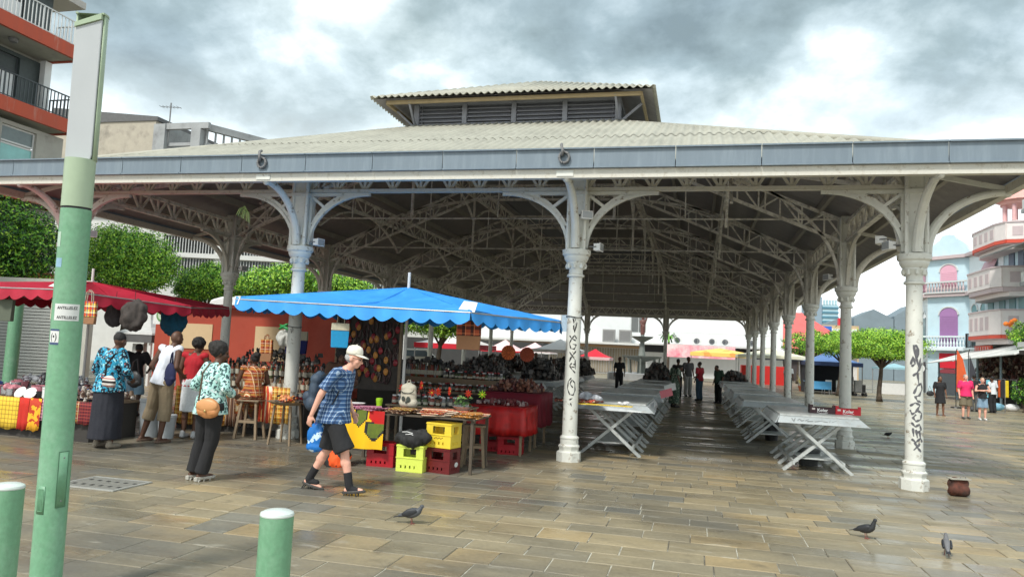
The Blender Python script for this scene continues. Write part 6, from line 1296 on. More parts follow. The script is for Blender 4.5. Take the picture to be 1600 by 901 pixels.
# --- white building with grilles behind the clipped trees
WB = thing('white_grille_building', 'white building with barred galleries behind the clipped trees on the left', 'building'); WBM = mat('white_render', (.66,.66,.64), .7, .08, 2, col2=(.5,.5,.47), amt=.3)
A_, B_ = (-38, 24.5), (-15.5, 31); ops = []; 
for k in range(6):
    u = .6+k*3.8; ops += [(u,u+3.2,5.0,6.55),(u,u+3.2,6.85,7.9)]
wl, at, d, n, L_ = facade(WB, A_, B_, 0, 9.0, ops, WBM, .4)
for o_ in ops:
    for j in range(18): u = o_[0]+3.2*(j+.5)/18; b = MB(); pbox(b, at, u-.02, u+.02, o_[2]+.01, o_[3]-.01, -.12, -.08); b.build('grille_bar', FRW, WB)
b = MB(); pbox(b, at, 0, L_, 4.9, 9, -2.0, -1.9); b.build('back_wall', mat('grey_inside', (.2,.21,.22), .8, .1), WB); b = MB(); pbox(b, at, -.3, L_+.3, 9.001, 9.3, -3, .3); b.build('roof_slab', WBM, WB); b = MB(); pbox(b, at, 0, L_, 6.56, 6.84, .001, .1); b.build('string_course', WBM, WB)
# --- roller shutter block at the left edge
SH = thing('shuttered_shop', 'white shop front with a closed ribbed roller shutter at the left edge', 'building'); SHM = mat('shutter_white', (.46,.47,.44), .5, .06)
wl, at, d, n, L_ = facade(SH, (-27, 6.2), (-17.3, 8.0), 0, 3.4, [(2.2,5.2,0,2.75),(6.0,8.9,0,2.75)], mat('shop_cream', (.5,.49,.43), .7, .08, 3), .3)
for u0 in (2.2, 6.0):
    for k in range(26): z = k*.105; b = MB(); pbox(b, at, u0, u0+3.0 if u0 < 5 else u0+2.9, z+.004, z+.085, -.16, -.11); b.build('shutter_slat', SHM, SH)
    b = MB(); pbox(b, at, u0, u0+2.9, 0, 2.74, -.25, -.2); b.build('shutter_back', mat('shutter_gap', (.2,.2,.19), .7, .05), SH)
o = thing('street_lamp', 'second green lamp pole behind the left stall', 'street lamp', (-14.75,3,0)); MB().lathe([(.16,0),(.155,2.42)], 18).build('pole', GREEN, o, auto=True); MB().lathe([(.165,2.421),(.165,2.46),(.05,2.50),(.01,2.505)], 18).build('cap', GREEN, o, auto=True)
# --- red kiosk with beige boards
KR = thing('red_kiosk', 'long red painted kiosk wall with two blank beige boards behind the bottles', 'kiosk'); KRM = mat('brick_red_paint', hexc(168,70,50), .7, .08, 2, .05, col2=hexc(146,56,40), amt=.4, s2=1)
MB().box(-15.2,-8.6,8.6,11.5,0,2.68).build('wall', KRM, KR); MB().box(-14.9,-10.4,8.4,11.7,2.681,2.78).build('roof_edge', mat('dark_red_edge', hexc(110,30,28), .7, .1), KR)
for a in (-14.6, -11.5): MB().box(a,a+1.55,8.57,8.597,1.1 if a > -12 else 1.35,2.15).build('board', mat('kraft_board', hexc(205,178,140), .8, .05, 6), KR)
o = thing('white_van_roof', 'long white rounded roof of a parked van showing above the red kiosk', 'van', (-16.4,12.6,0)); MB().poly([(0,0,2.6),(.25,0,3.18),(.7,0,3.30),(3.9,0,3.30),(4.3,0,3.1),(4.3,0,.5),(0,0,.5)], (0,1.9,0)).build('body', WHITE, o, bevel=.08); MB().poly([(.1,-.012,2.66),(.27,-.012,3.0),(4.2,-.012,2.98),(4.2,-.012,2.66)], (0,.01,0)).build('side_window', GLASS, o)
for x in (.9, 3.5): MB().lathe([(.33,0),(.33,.2)], 16, (0,0,0)).build('wheel', BLACK, o, loc=(x,.05,.34)).rotation_euler = (-pi/2,0,0)
# signs etc.
o = thing('shop_sign', 'white box sign with a green round emblem above the small grey kiosk', 'sign', (-13.5,6.4,2.05)); MB().box(0,.85,0,.12,0,.5).build('sign_box', WHITE, o); MB().lathe([(.19,0),(.19,.012)], 24).build('emblem', mat('sign_green', hexc(110,150,96), .5, .1), o, loc=(.3,-.002,.26)).rotation_euler = (pi/2,0,0); MB().lathe([(.13,0),(.13,.006)], 24).build('emblem_centre', mat('sign_pale', hexc(190,205,180), .5, .1), o, loc=(.3,-.0145,.26)).rotation_euler = (pi/2,0,0)
o = thing('pagoda_kiosk', 'small kiosk with pale pointed pagoda roof between the turquoise blouse and the tank top', 'kiosk', (-16.6,10,0)); MB().lathe([(1.05,1.72),(1.0,1.78),(.5,1.98),(.2,2.25),(.05,2.45)], 4, a0=pi/4).build('roof', mat('kiosk_roof', (.5,.5,.48), .6, .1), o); MB().box(-.72,.72,-.72,.72,1.45,1.715).build('fascia', mat('kiosk_fascia', (.12,.12,.12), .6, .1), o)
for a in (-.6,.6):
    for b_ in (-.6,.6): MB().tube([(a,b_,0),(a,b_,1.445)], .06, 8).build('post', WHITE, o)
MB().box(-.2,.25,-.5,-.4,0,1.4).build('panel', mat('lace_panel', (.45,.45,.43), .7, .25, 20), o)
# ------------------------------------------------------------------ trees
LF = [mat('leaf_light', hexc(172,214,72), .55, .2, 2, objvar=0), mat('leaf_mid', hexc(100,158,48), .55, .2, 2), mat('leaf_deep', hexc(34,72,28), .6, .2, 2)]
BARK = mat('bark', hexc(96,84,72), .9, .25, 6, .5, col2=hexc(60,52,44), amt=.5, s2=4)
def leaves(name, ells, n, size, par, seed=1, squash=1.0, dens=(.75,1.02), flat=0.0, mix=(.35,.4,.25)):
    g_ = np.random.default_rng(seed); w = np.array([e[1][0]*e[1][1]+e[1][1]*e[1][2] for e in ells]); w = w/w.sum(); ei = g_.choice(len(ells), n, p=w)
    C_ = np.array([e[0] for e in ells])[ei]; Rr = np.array([e[1] for e in ells])[ei]; dv = g_.normal(size=(n,3)); dv /= np.linalg.norm(dv,axis=1)[:,None]
    # clumps: points gather round random centres on each ellipsoid so gaps open between them
    nc = max(20, n//55); cd_ = g_.normal(size=(nc,3)); cd_ /= np.linalg.norm(cd_,axis=1)[:,None]; ci = g_.integers(0, nc, n); tgt = cd_[ci]; dv = tgt+g_.normal(size=(n,3))*.11; dv /= np.linalg.norm(dv,axis=1)[:,None]
    rad = g_.uniform(dens[0], dens[1], n)*(1+.13*np.sin(ci*12.9)); P = C_+dv*Rr*rad[:,None]
    P += g_.normal(size=(n,3))*size*.5
    nrm = dv*.7+g_.normal(size=(n,3))*.6+np.array([0,0,.35+flat]); nrm /= np.linalg.norm(nrm,axis=1)[:,None]; a = np.cross(nrm, g_.normal(size=(n,3))); a /= np.linalg.norm(a,axis=1)[:,None]; b = np.cross(nrm, a); s_ = size*g_.uniform(.6,1.4,n)[:,None]
    V = np.empty((n,4,3)); V[:,0] = P-a*s_; V[:,1] = P-b*s_*.45; V[:,2] = P+a*s_; V[:,3] = P+b*s_*.45
    me = bpy.data.meshes.new(name); me.vertices.add(n*4); me.vertices.foreach_set('co', V.ravel()); me.loops.add(n*4); me.loops.foreach_set('vertex_index', np.arange(n*4)); me.polygons.add(n); me.polygons.foreach_set('loop_start', np.arange(0,n*4,4)); me.polygons.foreach_set('loop_total', np.full(n,4))
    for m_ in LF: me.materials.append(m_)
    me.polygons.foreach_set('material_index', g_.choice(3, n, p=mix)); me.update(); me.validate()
    o = bpy.data.objects.new(name, me); COL.objects.link(o); o.parent = par; tag(o, kind='stuff'); return o
def tree(label, x, y, th, ells, n, size, tr=.14, seed=1, mix=(.35,.4,.25), lean=(0,0), group=None, dens=(.72,1.02)):
    o = thing('tree', label, 'tree', (x,y,0), 0, group); r2 = random.Random(seed)
    pts = [(lean[0]*t*t+.05*sin(t*5+seed), lean[1]*t*t, th*t) for t in np.linspace(0,1,7)]; q = MB(); q.tube(pts, [tr*1.35]+[tr*(1-.35*t) for t in np.linspace(.15,1,6)], 10)
    q.build('trunk', BARK, o, smooth=True)
    for e in ells:
        for k in range(3):
            c = Vector(e[0])+Vector((r2.uniform(-.6,.6)*e[1][0], r2.uniform(-.6,.6)*e[1][1], r2.uniform(-.3,.4)*e[1][2])); a = Vector(pts[-2 if k else -1]); m2 = a.lerp(c, .5)+Vector((0,0,.15)); MB().tube([a, m2, c], [tr*.5, tr*.32, tr*.1], 6).build('limb', BARK, o, smooth=True)
    leaves('crown', ells, n, size, o, seed, mix=mix, dens=dens); return o
g_ = 'clipped trees behind the left stalls'
tree('dark dense tree at the left edge behind the crimson parasol', -21.7, 9.0, 3.2, [((-.6,0,4.95),(1.9,1.6,1.75)),((.6,.3,4.6),(1.2,1.2,1.2)),((-1.9,0,4.4),(1.6,1.4,1.3)),((-1,-.3,3.9),(1.8,1.2,.8))], 26000, .062, .16, 3, (.15,.40,.45), dens=(.5,1.03))
tree('large bright green clipped tree right of the green lamp post', -23.0, 16, 3.0, [((0,0,5.25),(2.0,1.9,1.4)),((-1.1,0,5.5),(1.2,1.4,1.1)),((1.0,.2,4.8),(1.2,1.3,1.15)),((0,-.3,4.3),(2.1,1.6,.85))], 32000, .062, .17, 4, (.45,.38,.17), dens=(.6,1.03))
tree('low rounded green tree left of the second left column', -21.7, 20, 2.8, [((0,0,4.4),(1.6,1.5,.85)),((-.8,0,4.1),(1.0,1.1,.7)),((1,0,4.3),(1.1,1.1,.8)),((.2,0,5.0),(.8,.8,.5))], 21000, .06, .15, 5, (.35,.4,.25), dens=(.6,1.03))
tree('green tree between the second left column and the white front column', -18.2, 20, 2.8, [((0,0,4.45),(1.5,1.3,.85)),((1,0,4.7),(1.2,1.1,.8)),((-1,0,4.3),(.9,.9,.65))], 18000, .06, .15, 6, (.4,.4,.2), dens=(.6,1.03))
tree('green tree whose top shows right of the white front column', -15.6, 21, 2.9, [((0,0,4.5),(1.4,1.2,.8)),((1.2,0,4.3),(1.1,1,.7))], 12000, .06, .14, 7, (.4,.4,.2))
tree('tree with a thick trunk seen under the blue parasol left of its pole', -14.9, 27, 2.4, [((0,0,3.9),(1.7,1.5,1.0)),((-1.2,0,3.6),(1.2,1.1,.9)),((1.3,0,3.4),(1.2,1.1,.9)),((0,0,2.9),(1.6,1.2,.6))], 15000, .065, .2, 8, (.4,.35,.25), dens=(.4,1.03))
tree('bright green tree seen under the blue parasol right of its pole', -12.2, 28, 2.2, [((0,0,3.8),(1.9,1.6,1.1)),((1.4,0,3.5),(1.2,1.1,.9)),((0,0,2.9),(1.7,1.2,.7))], 15000, .065, .16, 9, (.5,.35,.15), dens=(.4,1.03))
tree('flat topped green tree standing on the square between the last two right columns', 11.45, 31, 2.1, [((-.2,0,2.95),(2.1,1.8,.62)),((-1.5,0,3.05),(1.3,1.2,.6)),((1.3,0,3.0),(1.2,1.2,.55)),((.1,0,3.45),(1.7,1.4,.45)),((.2,0,2.5),(1.8,1.4,.3))], 30000, .048, .13, 10, (.55,.33,.12), dens=(.45,1.04))
tree('second green tree just behind the flat topped one, thinner trunk', 10.3, 36, 2.4, [((0,0,3.0),(1.7,1.5,.7)),((-1.1,0,3.1),(1.0,1.1,.6)),((1.2,0,3.2),(1.2,1.1,.6))], 9000, .06, .12, 11, (.5,.35,.15), dens=(.45,1.03), lean=(.1,0))
for i, (x, y) in enumerate(((12.6,50),(13.6,53),(11.4,54),(10.9,60))): tree('%s of the distant street trees left of the pale awning stall' % ['nearest','second','third','farthest'][i], x, y, 2.4, [((0,0,3.6),(1.5,1.4,1.0)),((1,.2,3.2),(1.1,1,.7))], 2600, .10, .11, 20+i, (.3,.4,.3), group='distant street trees')
# leafy top at the far right edge above the terraces
tree('dark roof garden bush at the top right corner above the terraces', 22.9, 38.5, 11.2, [((0,0,12.4),(1.1,1,1.1)),((.9,0,12.9),(.9,.9,1.0))], 2600, .09, .10, 31, (.1,.3,.6))
# ------------------------------------------------------------------ far side of the square behind the hall
FB = thing('white_market_street_building', 'long white building behind the hall with shutters, railings and air conditioners', 'building'); FBM = mat('bright_white_render', (.74,.76,.76), .7, .05, 2, col2=(.6,.64,.66), amt=.3)
ops = [(9.6,10.4,3.9,6.4),(11.0,11.7,3.9,6.4),(16.6,18.1,4.1,6.3)]
wl, at, d, n, L_ = facade(FB, (-21, 62), (9.8, 62), 0, 9, ops, FBM, .3)
for o_ in ops[:2]: window(FB, at, *o_, FRW, mat('pale_blue_glass', (.35,.45,.55), .2, .15, 3), 0)
window(FB, at, *ops[2], FRW, mat('grey_shutter', (.16,.17,.17), .6, .1), 1, 'shutter')
b = MB(); pbox(b, at, 0, 17.6, 2.85, 3.05, .001, 1.6); b.build('canopy_slab', WBM, FB); b = MB(); pbox(b, at, 17.7, 30.8, 2.98, 3.14, .001, 2.2); b.build('canopy_slab', FRW, FB); b = MB(); pbox(b, at, 17.7, 30.8, 2.3, 2.95, -.1, .06); b.build('dark_beam', mat('dark_navy_beam', (.03,.035,.045), .6, .1), FB)
for k in range(48): u = 5+k*.26; b = MB(); pbox(b, at, u, u+.22, 0.1, 2.5, .01, .07); b.build('shutter_slat', mat('beige_slat', hexc(150,140,124), .6, .05, objvar=.08), FB)
b = MB(); pbox(b, at, 4.9, 17.5, 2.55, 2.8, .01, .12); b.build('shop_fascia', mat('tan_fascia', hexc(180,150,120), .6, .1), FB)
railing(FB, [(-1.0,60.4),(8.7,60.4)], 3.14, 1.1, FRW, .5, bar=.02)
for i, u in enumerate((21.2, 23.0, 24.4, 25.6, 28.0)):
    o = thing('air_conditioner', '%s round-fan air conditioner on the white balcony behind the hall' % ['first','second','third','fourth','fifth'][i], 'air conditioner', (-21+u, 61.2, 3.18)); MB().box(-.42,.42,-.18,.18,0,.68).build('casing', WHITE, o, bevel=.02); MB().lathe([(.27,0),(.27,.02),(.22,.022)], 18).build('fan_grille', mat('fan_dark', (.12,.13,.14), .5, .1), o, loc=(-.05,-.182,.34)).rotation_euler = (pi/2,0,0)
    MB().lathe([(.09,0),(.09,.03)], 12).build('fan_hub', GREYC, o, loc=(-.05,-.2,.34)).rotation_euler = (pi/2,0,0)
for i, u in enumerate((14.6, 16.2)):
    o = thing('air_conditioner', '%s grey square air conditioner on the canopy left of the fountain' % ['left','right'][i], 'air conditioner', (-21+u, 61.0, 3.06)); MB().box(-.6,.6,-.3,.3,0,1.25).build('casing', mat('ac_grey', (.30,.30,.29), .5, .1), o, bevel=.02); MB().box(-.5,.5,-.31,-.301,.12,1.1).build('grille', mat('ac_slats', (.2,.2,.2), .6, .1), o)
# fountain
FT = thing('fountain', 'grey cast iron fountain with basins and a reddish statue behind the hall', 'fountain', (-2.1,46,0)); FM = mat('fountain_iron', (.20,.22,.20), .6, .2, 5)
MB().lathe([(2.6,0),(2.6,.5),(2.4,.55),(2.3,.4),(.3,.35)], 24).build('lower_basin', CON, FT, auto=True); MB().lathe([(.35,.36),(.3,1.4),(1.5,1.75),(1.55,1.85),(.3,1.7),(.2,2.4),(.16,2.9)], 20).build('middle_basin', FM, FT, auto=True); MB().lathe([(.17,2.9),(.8,3.25),(.85,3.33),(.15,3.25),(.14,3.5)], 18).build('upper_basin', FM, FT, auto=True)
blob('statue', [('c', (0,0,3.55), (0,0,4.1), .17, .2), ('e', (0,0,4.4), (.24,.16,.26)), ('e', (0,0,4.78), (.13,.13,.15)), ('c', (.2,0,4.5), (.3,-.05,4.8), .07,.06), ('c', (-.2,0,4.5), (-.1,-.15,4.2), .07,.06)], .035, mat('statue_red', hexc(110,72,66), .6, .2), FT, 1)
for a in range(8): t = a*pi/4; MB().tube([(1.2*cos(t),1.2*sin(t),.4),(1.35*cos(t),1.35*sin(t),1.7)], .07, 6).build('pillar', FM, FT)
# potted palm by the fountain
PL = thing('palm', 'spiky green palm against the white building right of the fountain', 'palm', (1.05-1.6,57,0)); MB().tube([(0,0,0),(.05,0,3.4)], [.14,.1], 8).build('trunk', BARK, PL)
for k in range(18): t = k*2.4; q = MB(); q.path([(0,0,3.4),(.5*cos(t),.5*sin(t),3.9+.2*sin(k)),(1.0*cos(t),1.0*sin(t),3.8-.3*(k%3))], .13, .01, (-sin(t),cos(t),0)); q.build('frond', LF[2 if k % 2 else 1], PL)
# gazebos and awnings
def gazebo(label, x, y, w, d, ze, zp, top, val, m_leg=None, rz=0, vh=.3, walls=None, conc=.35):
    o = thing('gazebo', label, 'gazebo', (x,y,0), rz); a, b_ = w/2, d/2; c4 = [(-a,-b_),(a,-b_),(a,b_),(-a,b_)]
    for k in range(4):
        p = Vector((*c4[k], ze)); r = Vector((*c4[(k+1)%4], ze)); ap = Vector((0,0,zp)); q = MB(); G = []
        for i in range(7):
            t = i/6; tt = t; G.append([ (lambda e: Vector((e.x*(1-tt), e.y*(1-tt), ze+(zp-ze)*(t**(1+conc)))))(p.lerp(r, j/6)) for j in range(7)])
        q.grid(G[::-1]); q.build('roof_panel', top, o, smooth=True)
        q = MB(); q.grid([[p.lerp(r, j/10)*1.004 for j in range(11)], [p.lerp(r, j/10)*1.004-Vector((0,0,vh+.02*(j%2))) for j in range(11)]]); q.build('valance', val, o, solid=.01)
        MB().tube([(c4[k][0]*.98,c4[k][1]*.98,0),(c4[k][0]*.98,c4[k][1]*.98,ze-.02)], .03, 6).build('leg', m_leg or MC['frame_grey'], o)
    if walls:
        q = MB(); q.box(-a*.97,a*.97,b_*.95,b_*.96,.05,ze-.03).box(-a*.97,-a*.96,-b_*.94,b_*.94,.05,ze-.03); q.build('back_sheet', walls, o)
    return o
RG = mat('gazebo_red', hexc(214,34,54), .7, .06); PW = mat('gazebo_white', (.80,.78,.76), .6, .04); PWP = mat('gazebo_pinkish', hexc(245,205,205), .6, .05)
gazebo('white peaked gazebo with a red valance behind the blue parasol pole', -13.5, 35, 4.4, 4.0, 2.03, 2.95, PW, RG, vh=.32); gazebo('smaller pink and white gazebo right of the red valance one', -12.2, 43, 3.0, 3.0, 1.75, 2.6, PWP, RG, vh=.1); gazebo('third pink and white gazebo farther right behind the straw fans', -10.2, 44.5, 3.0, 3.0, 1.75, 2.5, PWP, PW, vh=.1)
gazebo('white gazebo left of the middle column with pale blue shading', -7.4, 40, 3.4, 3.2, 1.98, 2.78, PW, PW, vh=.2); gazebo('small pink gazebo just right of the middle front column', -5.3, 43, 2.4, 2.4, 1.6, 2.2, RG, PWP, vh=.2)
YA = spots('yellow_awning', hexc(240,206,110), [(hexc(240,170,90),1.2,.56)]); gazebo('flat yellow awning behind the aisle', 3.8, 50, 4.6, 3.4, 2.35, 2.75, YA, YA, vh=.28, conc=-.1)
o = MB().box(-.6,5.2,55,55.08,1.9,3.0).build('awning_banner', mat('pink_banner', hexc(240,130,150), .7, .1, 2, col2=hexc(250,220,220), amt=.5, s2=.8)); tag(o, 'pink and white banner hanging above the yellow awning', 'banner')
o = MB().box(5.6,9.2,52,54,0,1.5).build('red_booth', mat('booth_red', hexc(196,36,30), .6, .1)); tag(o, 'low red booth right of the yellow awning', 'booth')
gazebo('cream flat gazebo between the right row columns', 6.9, 42, 4.4, 3.6, 2.25, 2.75, mat('gazebo_cream', hexc(226,222,196), .6, .05), MC['gazebo_cream'], vh=.18, conc=0); gazebo('dark edged white gazebo behind the right row columns', 7.9, 47, 3.4, 3.0, 2.3, 2.9, PW, mat('navy_valance', (.03,.035,.05), .7, .1), vh=.3)
gazebo('slate blue gazebo with dark walls by the white chairs', 10.35, 39.5, 3.3, 3.0, 2.0, 2.78, mat('gazebo_blue', hexc(96,128,180), .65, .06), mat('gazebo_blue_edge', hexc(40,58,100), .65, .06), vh=.24, walls=mat('gazebo_dark', (.03,.035,.045), .8, .1))
gazebo('pale awning stall beyond the flat topped tree', 15.4, 45, 2.4, 2.0, 1.85, 2.15, mat('awning_teal_white', hexc(150,190,200), .6, .1), MC['awning_teal_white'], vh=.12); o = MB().box(14.4,16.3,44.6,45.4,0,.75).build('stall_counter', WHITE); tag(o, 'white counter under the pale awning stall', 'counter')
for i, (x, y, rz) in enumerate(((10.75,38.0,.3),(9.9,37.8,-.5))):
    o = thing('plastic_chair', '%s white plastic chair by the slate blue gazebo' % ['right','left'][i], 'chair', (x,y,0), rz)
    MB().box(-.22,.22,-.22,.2,.40,.43).build('seat', WHITE, o, bevel=.01); MB().poly([(-.22,.2,.431),(.22,.2,.431),(.19,.27,.88),(-.19,.27,.88)], (0,.02,0)).build('backrest', WHITE, o)
    for a in (-.2,.2):
        for b_ in (-.2,.18): MB().beam((a,b_,.399),(a*1.15,b_*1.15,0),.04,.04).build('leg', WHITE, o)
o = thing('folding_table', 'table under a light blue cloth at the slate blue gazebo', 'table', (9.3,37.6,0)); MB().box(-.75,.75,-.4,.4,.72,.76).build('table_top', WHITE, o); MB().box(-.76,.76,-.42,-.405,.3,.765).box(-.77,.77,-.40,.42,.761,.772).build('table_cloth', mat('sky_blue_cloth', hexc(90,170,225), .7, .08), o); [MB().beam((a,b_,.719),(a,b_,0),.03,.03).build('leg', GREYC, o) for a in (-.7,.7) for b_ in (-.35,.35)]
o = thing('hand_cart', 'loaded dark hand cart parked beside the tree on the square', 'cart', (11.7,37.5,0)); MB().box(-.35,.35,-.4,.4,.2,.26).build('platform', GREYC, o); MB().box(-.28,.1,-.3,.3,.261,.95).build('box', mat('cart_box', (.3,.3,.3), .6, .2), o); MB().box(.11,.3,-.3,.2,.261,.7).build('box', BLACK, o); MB().tube([(-.36,-.4,.25),(-.42,-.4,1.15),(-.42,.4,1.15),(-.36,.4,.25)], .02, 6).build('handle', GREYC, o); [MB().lathe([(.1,0),(.1,.05)], 12).build('wheel', BLACK, o, loc=(a,b_,.1)).__setattr__('rotation_euler', (pi/2,0,0)) for a in (-.28,.28) for b_ in (-.35,.4)]
o = thing('planter', 'terracotta planter of dry yellow grass between the right columns', 'planter', (8.9,41.0,0)); MB().lathe([(.22,0),(.3,.3),(.32,.34)], 14).build('pot', mat('terracotta', hexc(150,80,50), .8, .1), o); q = MB()
for k in range(60): a = rr.random()*6.3; r_ = rr.random()*.3; q.tube([(r_*.4*cos(a), r_*.4*sin(a), .33), (r_*1.3*cos(a), r_*1.3*sin(a), .6+rr.random()*.5)], [.012,.004], 3)
tag(q.build('grass', mat('dry_grass', hexc(190,180,90), .8, .2), o), kind='stuff')
# car under the parasol, information post
CAR = thing('parked_car', 'pale beige parked vehicle seen between the trunks under the blue parasol', 'car', (-17.2,37,0), .3)
prof = [(-2.0,.35),(-2.0,.95),(-1.5,1.05),(-.9,1.58),(.9,1.62),(1.5,1.02),(2.0,.9),(2.05,.35)]; MB().poly([(x,-.8,z) for x, z in prof], (0,1.6,0)).build('body', mat('car_beige', hexc(200,198,185), .3, .04), CAR, bevel=.06); MB().poly([(-.95,-.812,1.08),(1.3,-.812,1.08),(.8,-.812,1.5),(-.8,-.812,1.48)], (0,.011,0)).build('side_window', GLASS, CAR)
for x in (-1.25,1.3): w = MB().lathe([(.18,0),(.33,.01),(.33,.18)], 16).build('wheel', BLACK, CAR, loc=(x,-.66,.33)); w.rotation_euler = (pi/2,0,0)
o = thing('information_post', 'small white information post with a red top behind the jars', 'sign', (-13.7,24.5,0)); MB().box(-.18,.18,-.05,.05,0,1.55).build('post', WHITE, o, bevel=.02); MB().lathe([(.19,0),(.19,.1)], 18).build('round_top', mat('sign_red', hexc(200,40,50), .5, .1), o, loc=(0,.05,1.6)).rotation_euler = (pi/2,0,0); MB().box(-.08,.08,-.06,-.051,.3,1.0).build('stripe', mat('sign_orange', hexc(240,110,60), .5, .1), o)
o = MB().box(-24,-11,52,54,0,2.6).build('low_shop_row', mat('dark_shops', (.045,.045,.045), .8, .3, 2)); tag(o, 'dark open shop fronts far behind the trees under the blue parasol', 'shop')
o = MB().box(-40,-21.3,60,64,0,8).build('cream_building', mat('cream_far', (.6,.6,.56), .8, .08, 1)); tag(o, 'plain pale building at the far left behind the hall', 'building')
# red roofed market to the right of the hall end
RM = thing('red_roofed_market', 'market building with a tall faded red hipped roof beyond the right columns', 'building'); RRM = mat('faded_red_roof', hexc(216,104,100), .7, .08, 2, col2=hexc(190,84,80), amt=.4, s2=1)
MB().box(7.2,18.2,72,84,0,3.4).build('wall', mat('rm_wall', (.6,.58,.55), .8, .1), RM); q = MB(); q.add([(6.6,71.4,3.41),(18.6,71.4,3.41),(18.6,84.6,3.41),(6.6,84.6,3.41),(11.8,77.5,7.6),(13.4,77.5,7.6)], [(0,1,5,4),(1,2,5),(2,3,4,5),(3,0,4),(3,2,1,0)]); q.build('roof', RRM, RM)
for k in range(4): u = 8.4+k*2.5; MB().poly([(u,71.98,0),(u+1.5,71.98,0),(u+1.5,71.98,2.2),(u+1.1,71.98,2.75),(u+.4,71.98,2.75),(u,71.98,2.2)], (0,.015,0)).build('archway', mat('arch_dark', (.06,.05,.05), .8, .1), RM)
MB().box(6.9,18.3,71.0,71.9,2.9,3.2).build('pink_band', mat('pink_band', hexc(224,140,140), .7, .1), RM)
o = MB().box(16.4,18.3,88,92,0,6.7).build('blue_box_building', mat('blue_box', hexc(52,104,196), .6, .06)); tag(o, 'small bright blue rooftop block beside the red roof', 'building')
o = MB().box(13.8,15.6,88,92,0,7.0).build('brick_stack', mat('brick_dark_red', hexc(120,50,44), .8, .1)); tag(o, 'dark red block between the red roof and the blue one', 'building')
TW = thing('glass_tower', 'distant pale blue glass office tower seen between two right columns', 'building'); MB().box(25.8,29.2,168,176,0,17.2).build('left_block', mat('tower_grey', hexc(130,150,165), .6, .08, .3), TW)
MB().box(29.3,32.6,168,176,0,15.5).build('right_block', mat('tower_pale', hexc(165,195,205), .4, .1, .5), TW)
for k in range(12): MB().box(29.2,32.7,167.8,167.99,3+k*1.05,3.45+k*1.05).build('glass_band', mat('tower_glass', hexc(70,120,140), .2, .15, 1), TW)
for k in range(5): MB().box(29.5+k*.6,29.9+k*.6,167.9,168.5,15.51,16.6).build('crown_fin', MC['tower_pale'], TW)
HR = thing('grey_gabled_house', 'grey roofed houses in the distance above the flat topped tree', 'building'); GRF = mat('far_grey_roof', hexc(120,134,142), .8, .15, .5)
for (a, b_, h, pk) in ((20.5,24.8,8.0,8.9),(25.0,30.5,9.2,10.6),(30.6,36.5,9.6,11.6)): MB().poly([(a,110,0),(b_,110,0),(b_,110,h),((a+b_)/2,110,pk),(a,110,h)], (0,9,0)).build('house_block', GRF, HR)
o = thing('far_ochre_house', 'distant ochre and white house with a red roof box left of the grey roofs', 'building'); MB().box(18.3,22.8,95,100,0,7.2).build('wall', mat('ochre_far', hexc(190,165,130), .8, .15, .6), o); MB().box(20.3,21.2,95,96,7.21,8.2).build('roof_box', RG, o)
for k in range(3): MB().box(18.6,22.5,94.8,94.99,4.6+k*.9,4.95+k*.9).build('balcony_strip', WHITE, o)
